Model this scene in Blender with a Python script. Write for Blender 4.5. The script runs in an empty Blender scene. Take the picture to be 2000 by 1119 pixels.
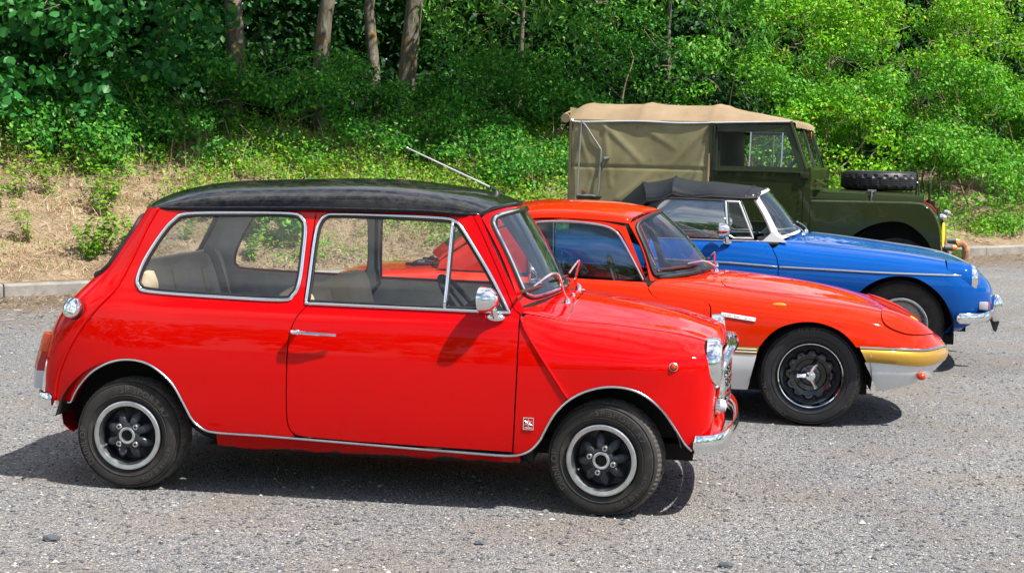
import bpy, bmesh, math, random
import numpy as np
from mathutils import Vector, Matrix, Euler
from mathutils.geometry import delaunay_2d_cdt

random.seed(7)
RNG = np.random.default_rng(11)
sin, cos, pi, radians = math.sin, math.cos, math.pi, math.radians
scene = bpy.context.scene
COL = scene.collection

# ------------------------------------------------------------------ camera
cam_d = bpy.data.cameras.new('camera')
cam_o = bpy.data.objects.new('camera', cam_d)
COL.objects.link(cam_o)
cam_d.sensor_width = 36.0
cam_d.lens = 54.0
cam_d.clip_start = 0.1
cam_d.clip_end = 2000.0
PITCH, ROLL, EYE = 0.08498, 0.02479, 1.47012
_f = Vector((0, cos(PITCH), -sin(PITCH)))
_r0 = Vector((1, 0, 0)); _u0 = Vector((0, sin(PITCH), cos(PITCH)))
_r = _r0 * cos(ROLL) + _u0 * sin(ROLL)
_u = -_r0 * sin(ROLL) + _u0 * cos(ROLL)
_m = Matrix((_r, _u, -_f)).transposed().to_4x4()
_m.translation = Vector((0, 0, EYE))
cam_o.matrix_world = _m
scene.camera = cam_o
scene.render.resolution_x, scene.render.resolution_y = 1024, 572

# ------------------------------------------------------------------ sun and sky
TH = 0.14626                                   # heading of the parked row
FWD = Vector((cos(TH), -sin(TH), 0)); LFT = Vector((sin(TH), cos(TH), 0))
SUN = (FWD * 0.62 - LFT * 0.27 + Vector((0, 0, 1))).normalized()   # towards the sun
sun_d = bpy.data.lights.new('sun', 'SUN')
sun_d.energy = 5.0
sun_d.angle = radians(0.55)
sun_d.color = (1.0, 0.955, 0.88)
sun_o = bpy.data.objects.new('sun', sun_d)
COL.objects.link(sun_o)
sun_o.location = (8, -4, 20)
sun_o.rotation_euler = SUN.to_track_quat('Z', 'Y').to_euler()

world = bpy.data.worlds.new('World')
scene.world = world
world.use_nodes = True
wt = world.node_tree
wt.nodes.clear()
w_out = wt.nodes.new('ShaderNodeOutputWorld')
w_bg = wt.nodes.new('ShaderNodeBackground')
sky = wt.nodes.new('ShaderNodeTexSky')
sky.sky_type = 'NISHITA'
sky.sun_disc = False
sky.sun_elevation = math.asin(SUN.z)
sky.sun_rotation = math.atan2(SUN.x, SUN.y)
sky.air_density = 1.0
sky.dust_density = 0.4
sky.altitude = 100.0
# fair weather clouds all over the sky, brighter than the blue
w_co = wt.nodes.new('ShaderNodeTexCoord')
w_map = wt.nodes.new('ShaderNodeMapping')
w_map.inputs['Scale'].default_value = (1.0, 1.0, 2.6)
w_no = wt.nodes.new('ShaderNodeTexNoise')
w_no.inputs['Scale'].default_value = 2.3
w_no.inputs['Detail'].default_value = 9.0
w_no.inputs['Roughness'].default_value = 0.58
w_ra = wt.nodes.new('ShaderNodeValToRGB')
w_ra.color_ramp.elements[0].position = 0.45
w_ra.color_ramp.elements[0].color = (0, 0, 0, 1)
w_ra.color_ramp.elements[1].position = 0.60
w_ra.color_ramp.elements[1].color = (0.85, 0.85, 0.85, 1)
w_mx = wt.nodes.new('ShaderNodeMix')
w_mx.data_type = 'RGBA'
w_mx.inputs[7].default_value = (10.5, 10.6, 10.9, 1)
wt.links.new(w_co.outputs['Generated'], w_map.inputs['Vector'])
wt.links.new(w_map.outputs['Vector'], w_no.inputs['Vector'])
wt.links.new(w_no.outputs['Fac'], w_ra.inputs['Fac'])
wt.links.new(w_ra.outputs['Color'], w_mx.inputs[0])
wt.links.new(sky.outputs['Color'], w_mx.inputs[6])
wt.links.new(w_mx.outputs[2], w_bg.inputs['Color'])
w_bg.inputs['Strength'].default_value = 0.085
wt.links.new(w_bg.outputs['Background'], w_out.inputs['Surface'])

scene.view_settings.view_transform = 'Standard'
scene.view_settings.look = 'None'
scene.view_settings.gamma = 1.0
scene.view_settings.use_curve_mapping = False
scene.view_settings.exposure = 0.7
try:
    scene.cycles.max_bounces = 10
    scene.cycles.diffuse_bounces = 3
    scene.cycles.transparent_max_bounces = 24
    scene.cycles.transmission_bounces = 8
    scene.cycles.caustics_reflective = False
    scene.cycles.caustics_refractive = False
    scene.cycles.use_denoising = True
    scene.cycles.sample_clamp_indirect = 6.0
except Exception:
    pass

# ------------------------------------------------------------------ materials
MATS = {}


def new_mat(name):
    m = bpy.data.materials.new(name)
    m.use_nodes = True
    nt = m.node_tree
    nt.nodes.clear()
    out = nt.nodes.new('ShaderNodeOutputMaterial')
    MATS[name] = m
    return m, nt, out


def bsdf(nt, out=None, **kw):
    b = nt.nodes.new('ShaderNodeBsdfPrincipled')
    alias = {'color': 'Base Color', 'rough': 'Roughness', 'metal': 'Metallic', 'coat': 'Coat Weight',
             'coat_rough': 'Coat Roughness', 'spec': 'Specular IOR Level', 'sheen': 'Sheen Weight',
             'trans': 'Transmission Weight', 'ior': 'IOR'}
    for k, v in kw.items():
        s = b.inputs[alias[k]]
        if k == 'color' and len(v) == 3:
            v = (*v, 1)
        s.default_value = v
    if out:
        nt.links.new(b.outputs[0], out.inputs['Surface'])
    return b


def noise(nt, scale, detail=4, rough=0.55, coord='Object', vec=None):
    n = nt.nodes.new('ShaderNodeTexNoise')
    n.inputs['Scale'].default_value = scale
    n.inputs['Detail'].default_value = detail
    n.inputs['Roughness'].default_value = rough
    if vec is None:
        c = nt.nodes.new('ShaderNodeTexCoord')
        vec = c.outputs[coord]
    nt.links.new(vec, n.inputs['Vector'])
    return n


def ramp(nt, fac, stops):
    r = nt.nodes.new('ShaderNodeValToRGB')
    e = r.color_ramp.elements
    while len(e) < len(stops):
        e.new(0.5)
    for i, (p, c) in enumerate(stops):
        e[i].position = p
        e[i].color = (*c, 1) if len(c) == 3 else c
    nt.links.new(fac, r.inputs['Fac'])
    return r


def mixc(nt, fac, a, b, mode='MIX'):
    m = nt.nodes.new('ShaderNodeMix')
    m.data_type = 'RGBA'
    m.blend_type = mode
    for s, i in ((fac, 0), (a, 6), (b, 7)):
        if hasattr(s, 'default_value') or hasattr(s, 'is_output'):
            nt.links.new(s, m.inputs[i])
        else:
            m.inputs[i].default_value = s if not isinstance(s, tuple) else ((*s, 1) if len(s) == 3 else s)
    return m.outputs[2]


def bump(nt, h, strength=0.3, dist=0.01, normal_to=None):
    b = nt.nodes.new('ShaderNodeBump')
    b.inputs['Strength'].default_value = strength
    b.inputs['Distance'].default_value = dist
    nt.links.new(h, b.inputs['Height'])
    if normal_to is not None:
        nt.links.new(b.outputs[0], normal_to.inputs['Normal'])
    return b


def plain(name, color, rough=0.5, metal=0.0, var=0.12, scale=9.0, bump_s=0.0, bump_scale=200, **kw):
    """A plain surface with a little uneven colour and gloss."""
    m, nt, out = new_mat(name)
    b = bsdf(nt, out, color=color, rough=rough, metal=metal, **kw)
    n = noise(nt, scale, 6)
    lo = tuple(c * (1 - var) for c in color)
    hi = tuple(min(1, c * (1 + var)) for c in color)
    r = ramp(nt, n.outputs['Fac'], [(0.3, lo), (0.7, hi)])
    nt.links.new(r.outputs[0], b.inputs['Base Color'])
    r2 = ramp(nt, n.outputs['Fac'], [(0.3, (max(rough - 0.06, 0.02),) * 3), (0.7, (min(1, rough + 0.08),) * 3)])
    nt.links.new(r2.outputs[0], b.inputs['Roughness'])
    if bump_s:
        n2 = noise(nt, bump_scale, 3)
        bump(nt, n2.outputs['Fac'], bump_s, 0.003, b)
    return m


def paint(name, color, dust=0.12, coat_rough=0.035, flake=0.0, orange=0.012):
    """Old car paint under clear coat: slightly wavy reflection, faint dust on upward faces."""
    m, nt, out = new_mat(name)
    b = bsdf(nt, out, color=color, rough=0.5, coat=1.0, coat_rough=coat_rough, spec=0.0, metal=flake)
    b.inputs['Coat IOR'].default_value = 1.34
    g = nt.nodes.new('ShaderNodeNewGeometry')
    sep = nt.nodes.new('ShaderNodeSeparateXYZ')
    nt.links.new(g.outputs['Normal'], sep.inputs[0])
    up = ramp(nt, sep.outputs['Z'], [(0.55, (0, 0, 0)), (1.0, (1, 1, 1))])
    n = noise(nt, 26, 8, 0.72)
    nr = ramp(nt, n.outputs['Fac'], [(0.42, (0, 0, 0)), (0.75, (1, 1, 1))])
    mul = nt.nodes.new('ShaderNodeMath'); mul.operation = 'MULTIPLY'
    nt.links.new(up.outputs[0], mul.inputs[0]); nt.links.new(nr.outputs[0], mul.inputs[1])
    mul2 = nt.nodes.new('ShaderNodeMath'); mul2.operation = 'MULTIPLY'; mul2.inputs[1].default_value = dust
    nt.links.new(mul.outputs[0], mul2.inputs[0])
    big = noise(nt, 2.2, 3)
    br = ramp(nt, big.outputs['Fac'], [(0.3, tuple(c * 0.93 for c in color)), (0.7, color)])
    c = mixc(nt, mul2.outputs[0], br.outputs[0], (0.62, 0.55, 0.47))
    nt.links.new(c, b.inputs['Base Color'])
    add = nt.nodes.new('ShaderNodeMath'); add.operation = 'MULTIPLY_ADD'
    add.inputs[1].default_value = 1.2; add.inputs[2].default_value = coat_rough
    nt.links.new(mul2.outputs[0], add.inputs[0])
    nt.links.new(add.outputs[0], b.inputs['Coat Roughness'])
    w = noise(nt, 5.5, 2, 0.4)
    bp = bump(nt, w.outputs['Fac'], orange * 10, 0.004)
    nt.links.new(bp.outputs[0], b.inputs['Coat Normal'])
    return m


def glass(name, tint=(0.86, 0.9, 0.89), dirt=0.05, refl=1.0, rough=0.01):
    """Thin car glass: mirror by Fresnel, otherwise tinted and clear, with a film of dust."""
    m, nt, out = new_mat(name)
    lw = nt.nodes.new('ShaderNodeLayerWeight'); lw.inputs['Blend'].default_value = 0.5
    pw = nt.nodes.new('ShaderNodeMath'); pw.operation = 'POWER'; pw.inputs[1].default_value = 4.0
    nt.links.new(lw.outputs['Facing'], pw.inputs[0])
    mu = nt.nodes.new('ShaderNodeMath'); mu.operation = 'MULTIPLY_ADD'
    mu.inputs[1].default_value = 0.85; mu.inputs[2].default_value = 0.06 * refl
    mu.use_clamp = True
    nt.links.new(pw.outputs[0], mu.inputs[0])
    t = nt.nodes.new('ShaderNodeBsdfTransparent'); t.inputs[0].default_value = (*tint, 1)
    gl = nt.nodes.new('ShaderNodeBsdfGlossy'); gl.inputs['Roughness'].default_value = rough
    d = nt.nodes.new('ShaderNodeBsdfDiffuse'); d.inputs[0].default_value = (0.6, 0.57, 0.52, 1)
    n = noise(nt, 14, 8, 0.7)
    r = ramp(nt, n.outputs['Fac'], [(0.35, (dirt * 0.35,) * 3), (0.75, (dirt * 1.6,) * 3)])
    m1 = nt.nodes.new('ShaderNodeMixShader')
    nt.links.new(r.outputs[0], m1.inputs[0]); nt.links.new(t.outputs[0], m1.inputs[1]); nt.links.new(d.outputs[0], m1.inputs[2])
    m2 = nt.nodes.new('ShaderNodeMixShader')
    nt.links.new(mu.outputs[0], m2.inputs[0]); nt.links.new(m1.outputs[0], m2.inputs[1]); nt.links.new(gl.outputs[0], m2.inputs[2])
    nt.links.new(m2.outputs[0], out.inputs['Surface'])
    return m


# ------------------------------------------------------------------ objects
def link(o, parent=None):
    COL.objects.link(o)
    if parent is not None:
        o.parent = parent
    return o


def empty(name, loc=(0, 0, 0), rz=0.0, parent=None):
    o = bpy.data.objects.new(name, None)
    o.empty_display_size = 0.1
    o.location = loc
    o.rotation_euler = (0, 0, rz)
    return link(o, parent)


def tag(o, label=None, cat=None, group=None, kind=None):
    for k, v in (('label', label), ('category', cat), ('group', group), ('kind', kind)):
        if v:
            o[k] = v
    return o


def mesh_data(name, V, F, mats=(), mi=None, smooth=True, sharp=None, normals=None):
    me = bpy.data.meshes.new(name)
    V = np.asarray(V, dtype=np.float32).reshape(-1, 3)
    me.from_pydata(V.tolist() if len(V) < 50000 else V, [], F)
    for m in mats:
        me.materials.append(MATS[m] if isinstance(m, str) else m)
    if mi is not None:
        me.polygons.foreach_set('material_index', np.asarray(mi, dtype=np.int32))
    if smooth:
        me.polygons.foreach_set('use_smooth', np.ones(len(me.polygons), dtype=bool))
        if sharp:
            me.set_sharp_from_angle(angle=radians(sharp))
    me.update()
    if normals is not None:
        me.normals_split_custom_set_from_vertices(np.asarray(normals, dtype=float).tolist())
    return me


def mesh_obj(name, V, F, mats=(), parent=None, **kw):
    if isinstance(mats, str):
        mats = (mats,)
    return link(bpy.data.objects.new(name, mesh_data(name, V, F, mats, **kw)), parent)


class G:
    """Collects simple shapes into one mesh."""

    def __init__(s):
        s.V = []; s.F = []; s.M = []; s.cur = 0; s.T = None

    def add(s, V, F):
        b = len(s.V)
        for v in V:
            s.V.append(tuple(s.T @ Vector(v)) if s.T is not None else tuple(v))
        for f in F:
            s.F.append([b + i for i in f]); s.M.append(s.cur)
        return s

    def mat(s, i):
        s.cur = i; return s

    def tf(s, M=None):
        s.T = M; return s

    def box(s, x0, x1, y0, y1, z0, z1, bev=0.0):
        if bev <= 0:
            V = [(x, y, z) for z in (z0, z1) for y in (y0, y1) for x in (x0, x1)]
            F = [(0, 2, 3, 1), (4, 5, 7, 6), (0, 1, 5, 4), (2, 6, 7, 3), (0, 4, 6, 2), (1, 3, 7, 5)]
            return s.add(V, F)
        bm = bmesh.new()
        bmesh.ops.create_cube(bm, size=1.0)
        for v in bm.verts:
            v.co = ((x0 + x1) / 2 + v.co.x * (x1 - x0), (y0 + y1) / 2 + v.co.y * (y1 - y0), (z0 + z1) / 2 + v.co.z * (z1 - z0))
        bmesh.ops.bevel(bm, geom=bm.edges[:], offset=bev, segments=2, affect='EDGES', profile=0.6)
        bm.verts.index_update()
        s.add([v.co[:] for v in bm.verts], [[v.index for v in f.verts] for f in bm.faces])
        bm.free()
        return s

    def lathe(s, prof, axis='y', c=(0, 0, 0), n=32, wob=None, closed=False):
        """prof: (radius, along) pairs."""
        V = []; F = []
        k = len(prof)
        for i in range(n):
            a = 2 * pi * i / n
            for j, (r, t) in enumerate(prof):
                if wob:
                    r += wob(i, j)
                p, q = r * cos(a), r * sin(a)
                if axis == 'y': V.append((c[0] + p, c[1] + t, c[2] + q))
                elif axis == 'z': V.append((c[0] + p, c[1] + q, c[2] + t))
                else: V.append((c[0] + t, c[1] + p, c[2] + q))
        for i in range(n):
            i2 = (i + 1) % n
            for j in range(k if closed else k - 1):
                j2 = (j + 1) % k
                f = (i * k + j, i * k + j2, i2 * k + j2, i2 * k + j)
                F.append(f if axis != 'z' else f[::-1])
        return s.add(V, F)

    def disc(s, r, axis, c, n=32, sy=1.0):
        V = [c]
        for i in range(n):
            a = 2 * pi * i / n
            p, q = r * cos(a), r * sin(a) * sy
            V.append({'y': (c[0] + p, c[1], c[2] + q), 'z': (c[0] + p, c[1] + q, c[2]), 'x': (c[0], c[1] + p, c[2] + q)}[axis])
        return s.add(V, [(0, 1 + i, 1 + (i + 1) % n) for i in range(n)])

    def tube(s, path, r, n=8, cap=True, closed=False, flat=1.0):
        P = [Vector(p) for p in path]
        k = len(P)
        R = r if hasattr(r, '__len__') else [r] * k
        V = []; F = []
        up = None
        for i in range(k):
            if closed:
                t = (P[(i + 1) % k] - P[i - 1])
            else:
                t = P[min(i + 1, k - 1)] - P[max(i - 1, 0)]
            if t.length < 1e-9:
                t = Vector((0, 0, 1))
            t.normalize()
            if up is None:
                up = Vector((0, 0, 1)) if abs(t.z) < 0.9 else Vector((1, 0, 0))
            a = up - t * up.dot(t)
            if a.length < 1e-6:
                a = t.orthogonal()
            a.normalize(); up = a
            b = t.cross(a)
            for j in range(n):
                q = 2 * pi * j / n
                V.append(P[i] + (a * cos(q) + b * sin(q) * flat) * R[i])
        m = k if closed else k - 1
        for i in range(m):
            i2 = (i + 1) % k
            for j in range(n):
                j2 = (j + 1) % n
                F.append((i * n + j, i * n + j2, i2 * n + j2, i2 * n + j))
        if cap and not closed:
            F.append(list(range(n))[::-1]); F.append([(k - 1) * n + j for j in range(n)])
        return s.add(V, F)

    def prism(s, pts, a0, a1, plane='xz'):
        """Extrude a 2D outline between two values of the third axis."""
        n = len(pts)
        def P(p, a):
            return {'xz': (p[0], a, p[1]), 'xy': (p[0], p[1], a), 'yz': (a, p[0], p[1])}[plane]
        V = [P(p, a0) for p in pts] + [P(p, a1) for p in pts]
        F = [list(range(n)), [n + i for i in range(n)][::-1]]
        for i in range(n):
            j = (i + 1) % n
            F.append((i, n + i, n + j, j))
        return s.add(V, F)

    def grid(s, A):
        A = np.asarray(A)
        n, m = A.shape[:2]
        F = [(i * m + j, i * m + j + 1, (i + 1) * m + j + 1, (i + 1) * m + j) for i in range(n - 1) for j in range(m - 1)]
        return s.add(A.reshape(-1, 3).tolist(), F)

    def sphere(s, c, r, n=12, m=8, sc=(1, 1, 1)):
        V = []; F = []
        for i in range(m + 1):
            th = pi * i / m
            for j in range(n):
                ph = 2 * pi * j / n
                V.append((c[0] + r * sc[0] * sin(th) * cos(ph), c[1] + r * sc[1] * sin(th) * sin(ph), c[2] + r * sc[2] * cos(th)))
        for i in range(m):
            for j in range(n):
                F.append((i * n + j, (i + 1) * n + j, (i + 1) * n + (j + 1) % n, i * n + (j + 1) % n))
        return s.add(V, F)

    def build(s, name, mats, parent=None, sharp=35, smooth=True):
        if isinstance(mats, str):
            mats = (mats,)
        o = mesh_obj(name, s.V, s.F, mats, parent, mi=s.M, smooth=smooth, sharp=sharp)
        bm = bmesh.new(); bm.from_mesh(o.data)
        bmesh.ops.recalc_face_normals(bm, faces=bm.faces[:])
        bm.to_mesh(o.data); bm.free()
        if smooth and sharp:
            o.data.set_sharp_from_angle(angle=radians(sharp))
        return o


# ------------------------------------------------------------------ splines and skins
def spline_basis(k, t):
    """Natural cubic spline through knots k as a linear operator, sampled at t."""
    k = np.asarray(k, float); t = np.asarray(t, float)
    n = len(k)
    h = np.diff(k)
    A = np.zeros((n, n)); B = np.zeros((n, n))
    A[0, 0] = A[-1, -1] = 1
    for i in range(1, n - 1):
        A[i, i - 1] = h[i - 1]; A[i, i] = 2 * (h[i - 1] + h[i]); A[i, i + 1] = h[i]
        B[i, i - 1] = 6 / h[i - 1]; B[i, i] = -6 / h[i - 1] - 6 / h[i]; B[i, i + 1] = 6 / h[i]
    M = np.linalg.solve(A, B)
    i = np.clip(np.searchsorted(k, t, side='right') - 1, 0, n - 2)
    hh = h[i]; a = (k[i + 1] - t) / hh; b = (t - k[i]) / hh
    out = np.zeros((len(t), n))
    r = np.arange(len(t))
    out[r, i] += a; out[r, i + 1] += b
    out += ((a ** 3 - a) * hh ** 2 / 6)[:, None] * M[i] + ((b ** 3 - b) * hh ** 2 / 6)[:, None] * M[i + 1]
    return out


def spl(xs, ys, t):
    return spline_basis(xs, np.atleast_1d(t)) @ np.asarray(ys, float)


def lin(xs, ys, t):
    return np.interp(t, xs, ys)


class Surf:
    """Smooth skin through a net of points [station][section point]; y is stored as half width."""

    def __init__(s, net, uk=None, vk=None, nd=(90, 60), ref=None):
        s.net = np.asarray(net, float)
        n, m = s.net.shape[:2]
        s.uk = np.arange(n, dtype=float) if uk is None else np.asarray(uk, float)
        if vk is None:
            d = np.linalg.norm(np.diff(s.net, axis=1), axis=2).mean(axis=0)
            vk = np.concatenate([[0], np.cumsum(np.maximum(d, 1e-3))])
        s.vk = np.asarray(vk, float)
        s.du = np.linspace(s.uk[0], s.uk[-1], nd[0]); s.dv = np.linspace(s.vk[0], s.vk[-1], nd[1])
        s.D = np.einsum('ai,ijk,bj->abk', spline_basis(s.uk, s.du), s.net, spline_basis(s.vk, s.dv))

        uu, vv = np.meshgrid(s.du[::7], s.dv[::7], indexing='ij')
        P = s.D[::7, ::7].reshape(-1, 3)
        c = P.mean(0) if ref is None else np.asarray(ref, float)
        if ref is None:
            c = np.array([c[0], 0.0, c[2] - 0.3])
        s.sgn = 1.0
        if np.sum(s.nrm(uu.ravel(), vv.ravel()) * (P - c)) < 0:
            s.sgn = -1.0

    def ev(s, u, v):
        u = np.clip(u, s.uk[0], s.uk[-1]); v = np.clip(v, s.vk[0], s.vk[-1])
        return np.einsum('ai,ijk,aj->ak', spline_basis(s.uk, u), s.net, spline_basis(s.vk, v))

    def nrm(s, u, v):
        eu = (s.uk[-1] - s.uk[0]) * 1e-4; ev_ = (s.vk[-1] - s.vk[0]) * 1e-4
        a = s.ev(np.minimum(u + eu, s.uk[-1]), v) - s.ev(np.maximum(u - eu, s.uk[0]), v)
        b = s.ev(u, np.minimum(v + ev_, s.vk[-1])) - s.ev(u, np.maximum(v - ev_, s.vk[0]))
        n = np.cross(a, b)
        l = np.linalg.norm(n, axis=1, keepdims=True)
        return n / np.maximum(l, 1e-12)

    def inv(s, pts, axes=(0, 2)):
        """Side view (x,z) or plan (x,y) points to surface parameters."""
        pts = np.asarray(pts, float)
        Q = s.D[:, :, list(axes)].reshape(-1, 2)
        uv = []
        for p in pts:
            i = np.argmin(((Q - p) ** 2).sum(1))
            uv.append((s.du[i // len(s.dv)], s.dv[i % len(s.dv)]))
        uv = np.array(uv)
        eu = (s.uk[-1] - s.uk[0]) * 1e-4; ew = (s.vk[-1] - s.vk[0]) * 1e-4
        mu = (s.uk[-1] - s.uk[0]) / 25; mv = (s.vk[-1] - s.vk[0]) / 25
        ax = list(axes)
        for _ in range(12):
            u, v = uv[:, 0], uv[:, 1]
            r = s.ev(u, v)[:, ax] - pts
            su = np.where(u + eu > s.uk[-1], -eu, eu); sv = np.where(v + ew > s.vk[-1], -ew, ew)
            Ju = (s.ev(u + su, v)[:, ax] - s.ev(u, v)[:, ax]) / su[:, None]
            Jv = (s.ev(u, v + sv)[:, ax] - s.ev(u, v)[:, ax]) / sv[:, None]
            det = Ju[:, 0] * Jv[:, 1] - Ju[:, 1] * Jv[:, 0]
            det = np.where(np.abs(det) < 1e-9, 1e-9, det)
            du = (r[:, 0] * Jv[:, 1] - r[:, 1] * Jv[:, 0]) / det
            dv = (Ju[:, 0] * r[:, 1] - Ju[:, 1] * r[:, 0]) / det
            uv[:, 0] = np.clip(u - np.clip(du, -mu, mu), s.uk[0], s.uk[-1])
            uv[:, 1] = np.clip(v - np.clip(dv, -mv, mv), s.vk[0], s.vk[-1])
        return uv

    def at(s, pts, axes=(0, 2), off=0.0):
        uv = s.inv(pts, axes)
        return s.ev(uv[:, 0], uv[:, 1]) + s.out(uv) * off

    def out(s, uv):
        n = s.nrm(uv[:, 0], uv[:, 1])
        return n * s.sgn


def resample(pts, step, closed=True):
    P = [np.asarray(p, float) for p in pts]
    if closed:
        P = P + [P[0]]
    out = []
    for a, b in zip(P[:-1], P[1:]):
        k = max(1, int(math.ceil(np.linalg.norm(b - a) / step)))
        for i in range(k):
            out.append(a + (b - a) * i / k)
    if not closed:
        out.append(P[-1])
    return np.array(out)


def curve(pts, n=6, closed=False):
    """Catmull-Rom through points."""
    P = [np.asarray(p, float) for p in pts]
    k = len(P)
    out = []
    for i in range(k if closed else k - 1):
        g = lambda q: P[q % k] if closed else P[min(max(q, 0), k - 1)]
        p0, p1, p2, p3 = g(i - 1), g(i), g(i + 1), g(i + 2)
        for j in range(n):
            t = j / n
            out.append(0.5 * (2 * p1 + (p2 - p0) * t + (2 * p0 - 5 * p1 + 4 * p2 - p3) * t * t + (3 * p1 - p0 - 3 * p2 + p3) * t ** 3))
    if not closed:
        out.append(P[-1])
    return np.array(out)


def rrect(x0, x1, y0, y1, r, n=5):
    out = []
    for cx, cy, a0 in ((x1 - r, y1 - r, 0), (x0 + r, y1 - r, 90), (x0 + r, y0 + r, 180), (x1 - r, y0 + r, 270)):
        for i in range(n + 1):
            a = radians(a0 + 90 * i / n)
            out.append((cx + r * cos(a), cy + r * sin(a)))
    return out


def inside(poly, P):
    x, y = P[:, 0], P[:, 1]
    c = np.zeros(len(P), bool)
    n = len(poly)
    for i in range(n):
        x1, y1 = poly[i]; x2, y2 = poly[i - 1]
        k = ((y1 > y) != (y2 > y)) & (x < (x2 - x1) * (y - y1) / (y2 - y1 + 1e-15) + x1)
        c ^= k
    return c


def shrink(poly, d):
    """Inset (d>0) or grow a closed 2D outline along its local normals."""
    P = np.asarray(poly, float)
    a = np.roll(P, 1, 0); b = np.roll(P, -1, 0)
    t = b - a
    n = np.stack([-t[:, 1], t[:, 0]], 1)
    n /= np.maximum(np.linalg.norm(n, axis=1, keepdims=True), 1e-9)
    area = 0.5 * np.sum(P[:, 0] * np.roll(P[:, 1], -1) - np.roll(P[:, 0], -1) * P[:, 1])
    return P + n * d * (1 if area > 0 else -1)


def panel_mesh(surf, outline, holes=(), axes=(0, 2), step=0.035, edge=0.02, flange=0.01, off=0.0,
               inner=True, uv=False, thick=0.012):
    """Cut one sheet-metal (or glass) piece out of a skin: outer face, folded edge and inner face."""
    rings = [np.asarray(outline, float)] + [np.asarray(h, float) for h in holes]
    uvr = []
    for r in rings:
        r = resample(r, edge if not uv else 1e9)
        uvr.append(r if uv else surf.inv(r, axes))
    su = np.linalg.norm(np.diff(surf.D, axis=0), axis=2).sum(0).mean() / (surf.uk[-1] - surf.uk[0])
    sv = np.linalg.norm(np.diff(surf.D, axis=1), axis=2).sum(1).mean() / (surf.vk[-1] - surf.vk[0])
    S = np.array([su, sv])
    W = [r * S for r in uvr]
    lo = W[0].min(0); hi = W[0].max(0)
    gx, gy = np.meshgrid(np.arange(lo[0] + step / 2, hi[0], step), np.arange(lo[1] + step / 2, hi[1], step))
    gp = np.stack([gx.ravel(), gy.ravel()], 1)
    ok = inside(W[0], gp)
    for h in W[1:]:
        ok &= ~inside(h, gp)
    allr = np.concatenate(W)
    gp = gp[ok]
    if len(gp):
        d = np.sqrt(((gp[:, None, :] - allr[None]) ** 2).sum(2)).min(1)
        gp = gp[d > step * 0.45]
    pts = np.concatenate([allr, gp]) if len(gp) else allr
    E = []; b = 0; ringidx = []
    for r in W:
        n = len(r)
        ringidx.append(list(range(b, b + n)))
        E += [(b + i, b + (i + 1) % n) for i in range(n)]
        b += n
    vo, eo, fo, ov, oe, of = delaunay_2d_cdt([Vector(p) for p in pts.tolist()], E, [], 0, 1e-6)
    vo = np.array([tuple(v) for v in vo])
    fc = np.array([vo[list(f)].mean(0) for f in fo])
    ok = inside(W[0], fc)
    for h in W[1:]:
        ok &= ~inside(h, fc)
    fo = [f for f, k in zip(fo, ok) if k]
    uvp = vo / S
    P = surf.ev(uvp[:, 0], uvp[:, 1]); N = surf.out(uvp)
    P = P + N * off
    # boundary edges of the kept faces
    cnt = {}
    for f in fo:
        for i in range(len(f)):
            a, c = f[i], f[(i + 1) % len(f)]
            cnt.setdefault((min(a, c), max(a, c)), []).append((a, c))
    bd = [v[0] for v in cnt.values() if len(v) == 1]
    V = P.tolist(); NN = N.tolist(); F = [list(f) for f in fo]; MI = [0] * len(F)
    # orientation: make outer faces agree with N
    def orient(f):
        p = np.array([V[i] for i in f[:3]])
        n = np.cross(p[1] - p[0], p[2] - p[0])
        return f if n @ np.array(NN[f[0]]) > 0 else f[::-1]
    F = [orient(f) for f in F]
    if flange:
        bi = sorted({i for e in bd for i in e})
        k0 = len(V); m0 = {i: k0 + j for j, i in enumerate(bi)}
        for i in bi:
            V.append(P[i].tolist()); NN.append(N[i].tolist())
        k1 = len(V); m1 = {i: k1 + j for j, i in enumerate(bi)}
        for i in bi:
            V.append((P[i] - N[i] * flange).tolist()); NN.append(N[i].tolist())
        for a, c in bd:
            t = P[c] - P[a]
            F.append([m0[a], m1[a], m1[c], m0[c]]); MI.append(0)
        acc = {}
        for a, c in bd:
            e = np.cross(P[c] - P[a], N[a]); l = np.linalg.norm(e)
            if l > 1e-9:
                e = e / l
                for i in (a, c):
                    acc[i] = acc.get(i, 0) + e
        for i in bi:
            e = acc.get(i, N[i]); l = np.linalg.norm(e)
            e = (e / l if l > 1e-9 else N[i]).tolist()
            NN[m0[i]] = e; NN[m1[i]] = e
    if inner:
        k = len(V)
        for p, n in zip(P, N):
            V.append((p - n * thick).tolist()); NN.append((-n).tolist())
        nf = len(fo)
        for f in F[:nf]:
            F.append([k + i for i in f][::-1]); MI.append(1)
    return np.array(V), F, np.array(NN), MI


def panel(name, surf, outline, mats, parent, side=-1, label=None, **kw):
    V, F, N, MI = panel_mesh(surf, outline, **kw)
    if isinstance(mats, str):
        mats = (mats, mats)
    res = []
    for sd in ((-1, 1) if side == 0 else (side,)):
        V2 = V.copy(); N2 = N.copy(); F2 = [list(f) for f in F]
        if sd < 0:
            V2[:, 1] *= -1; N2[:, 1] *= -1
            F2 = [f[::-1] for f in F2]
        o = mesh_obj(name, V2, F2, mats, parent, mi=MI, normals=N2)
        if label:
            o['label'] = label
        res.append(o)
    return res


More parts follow.
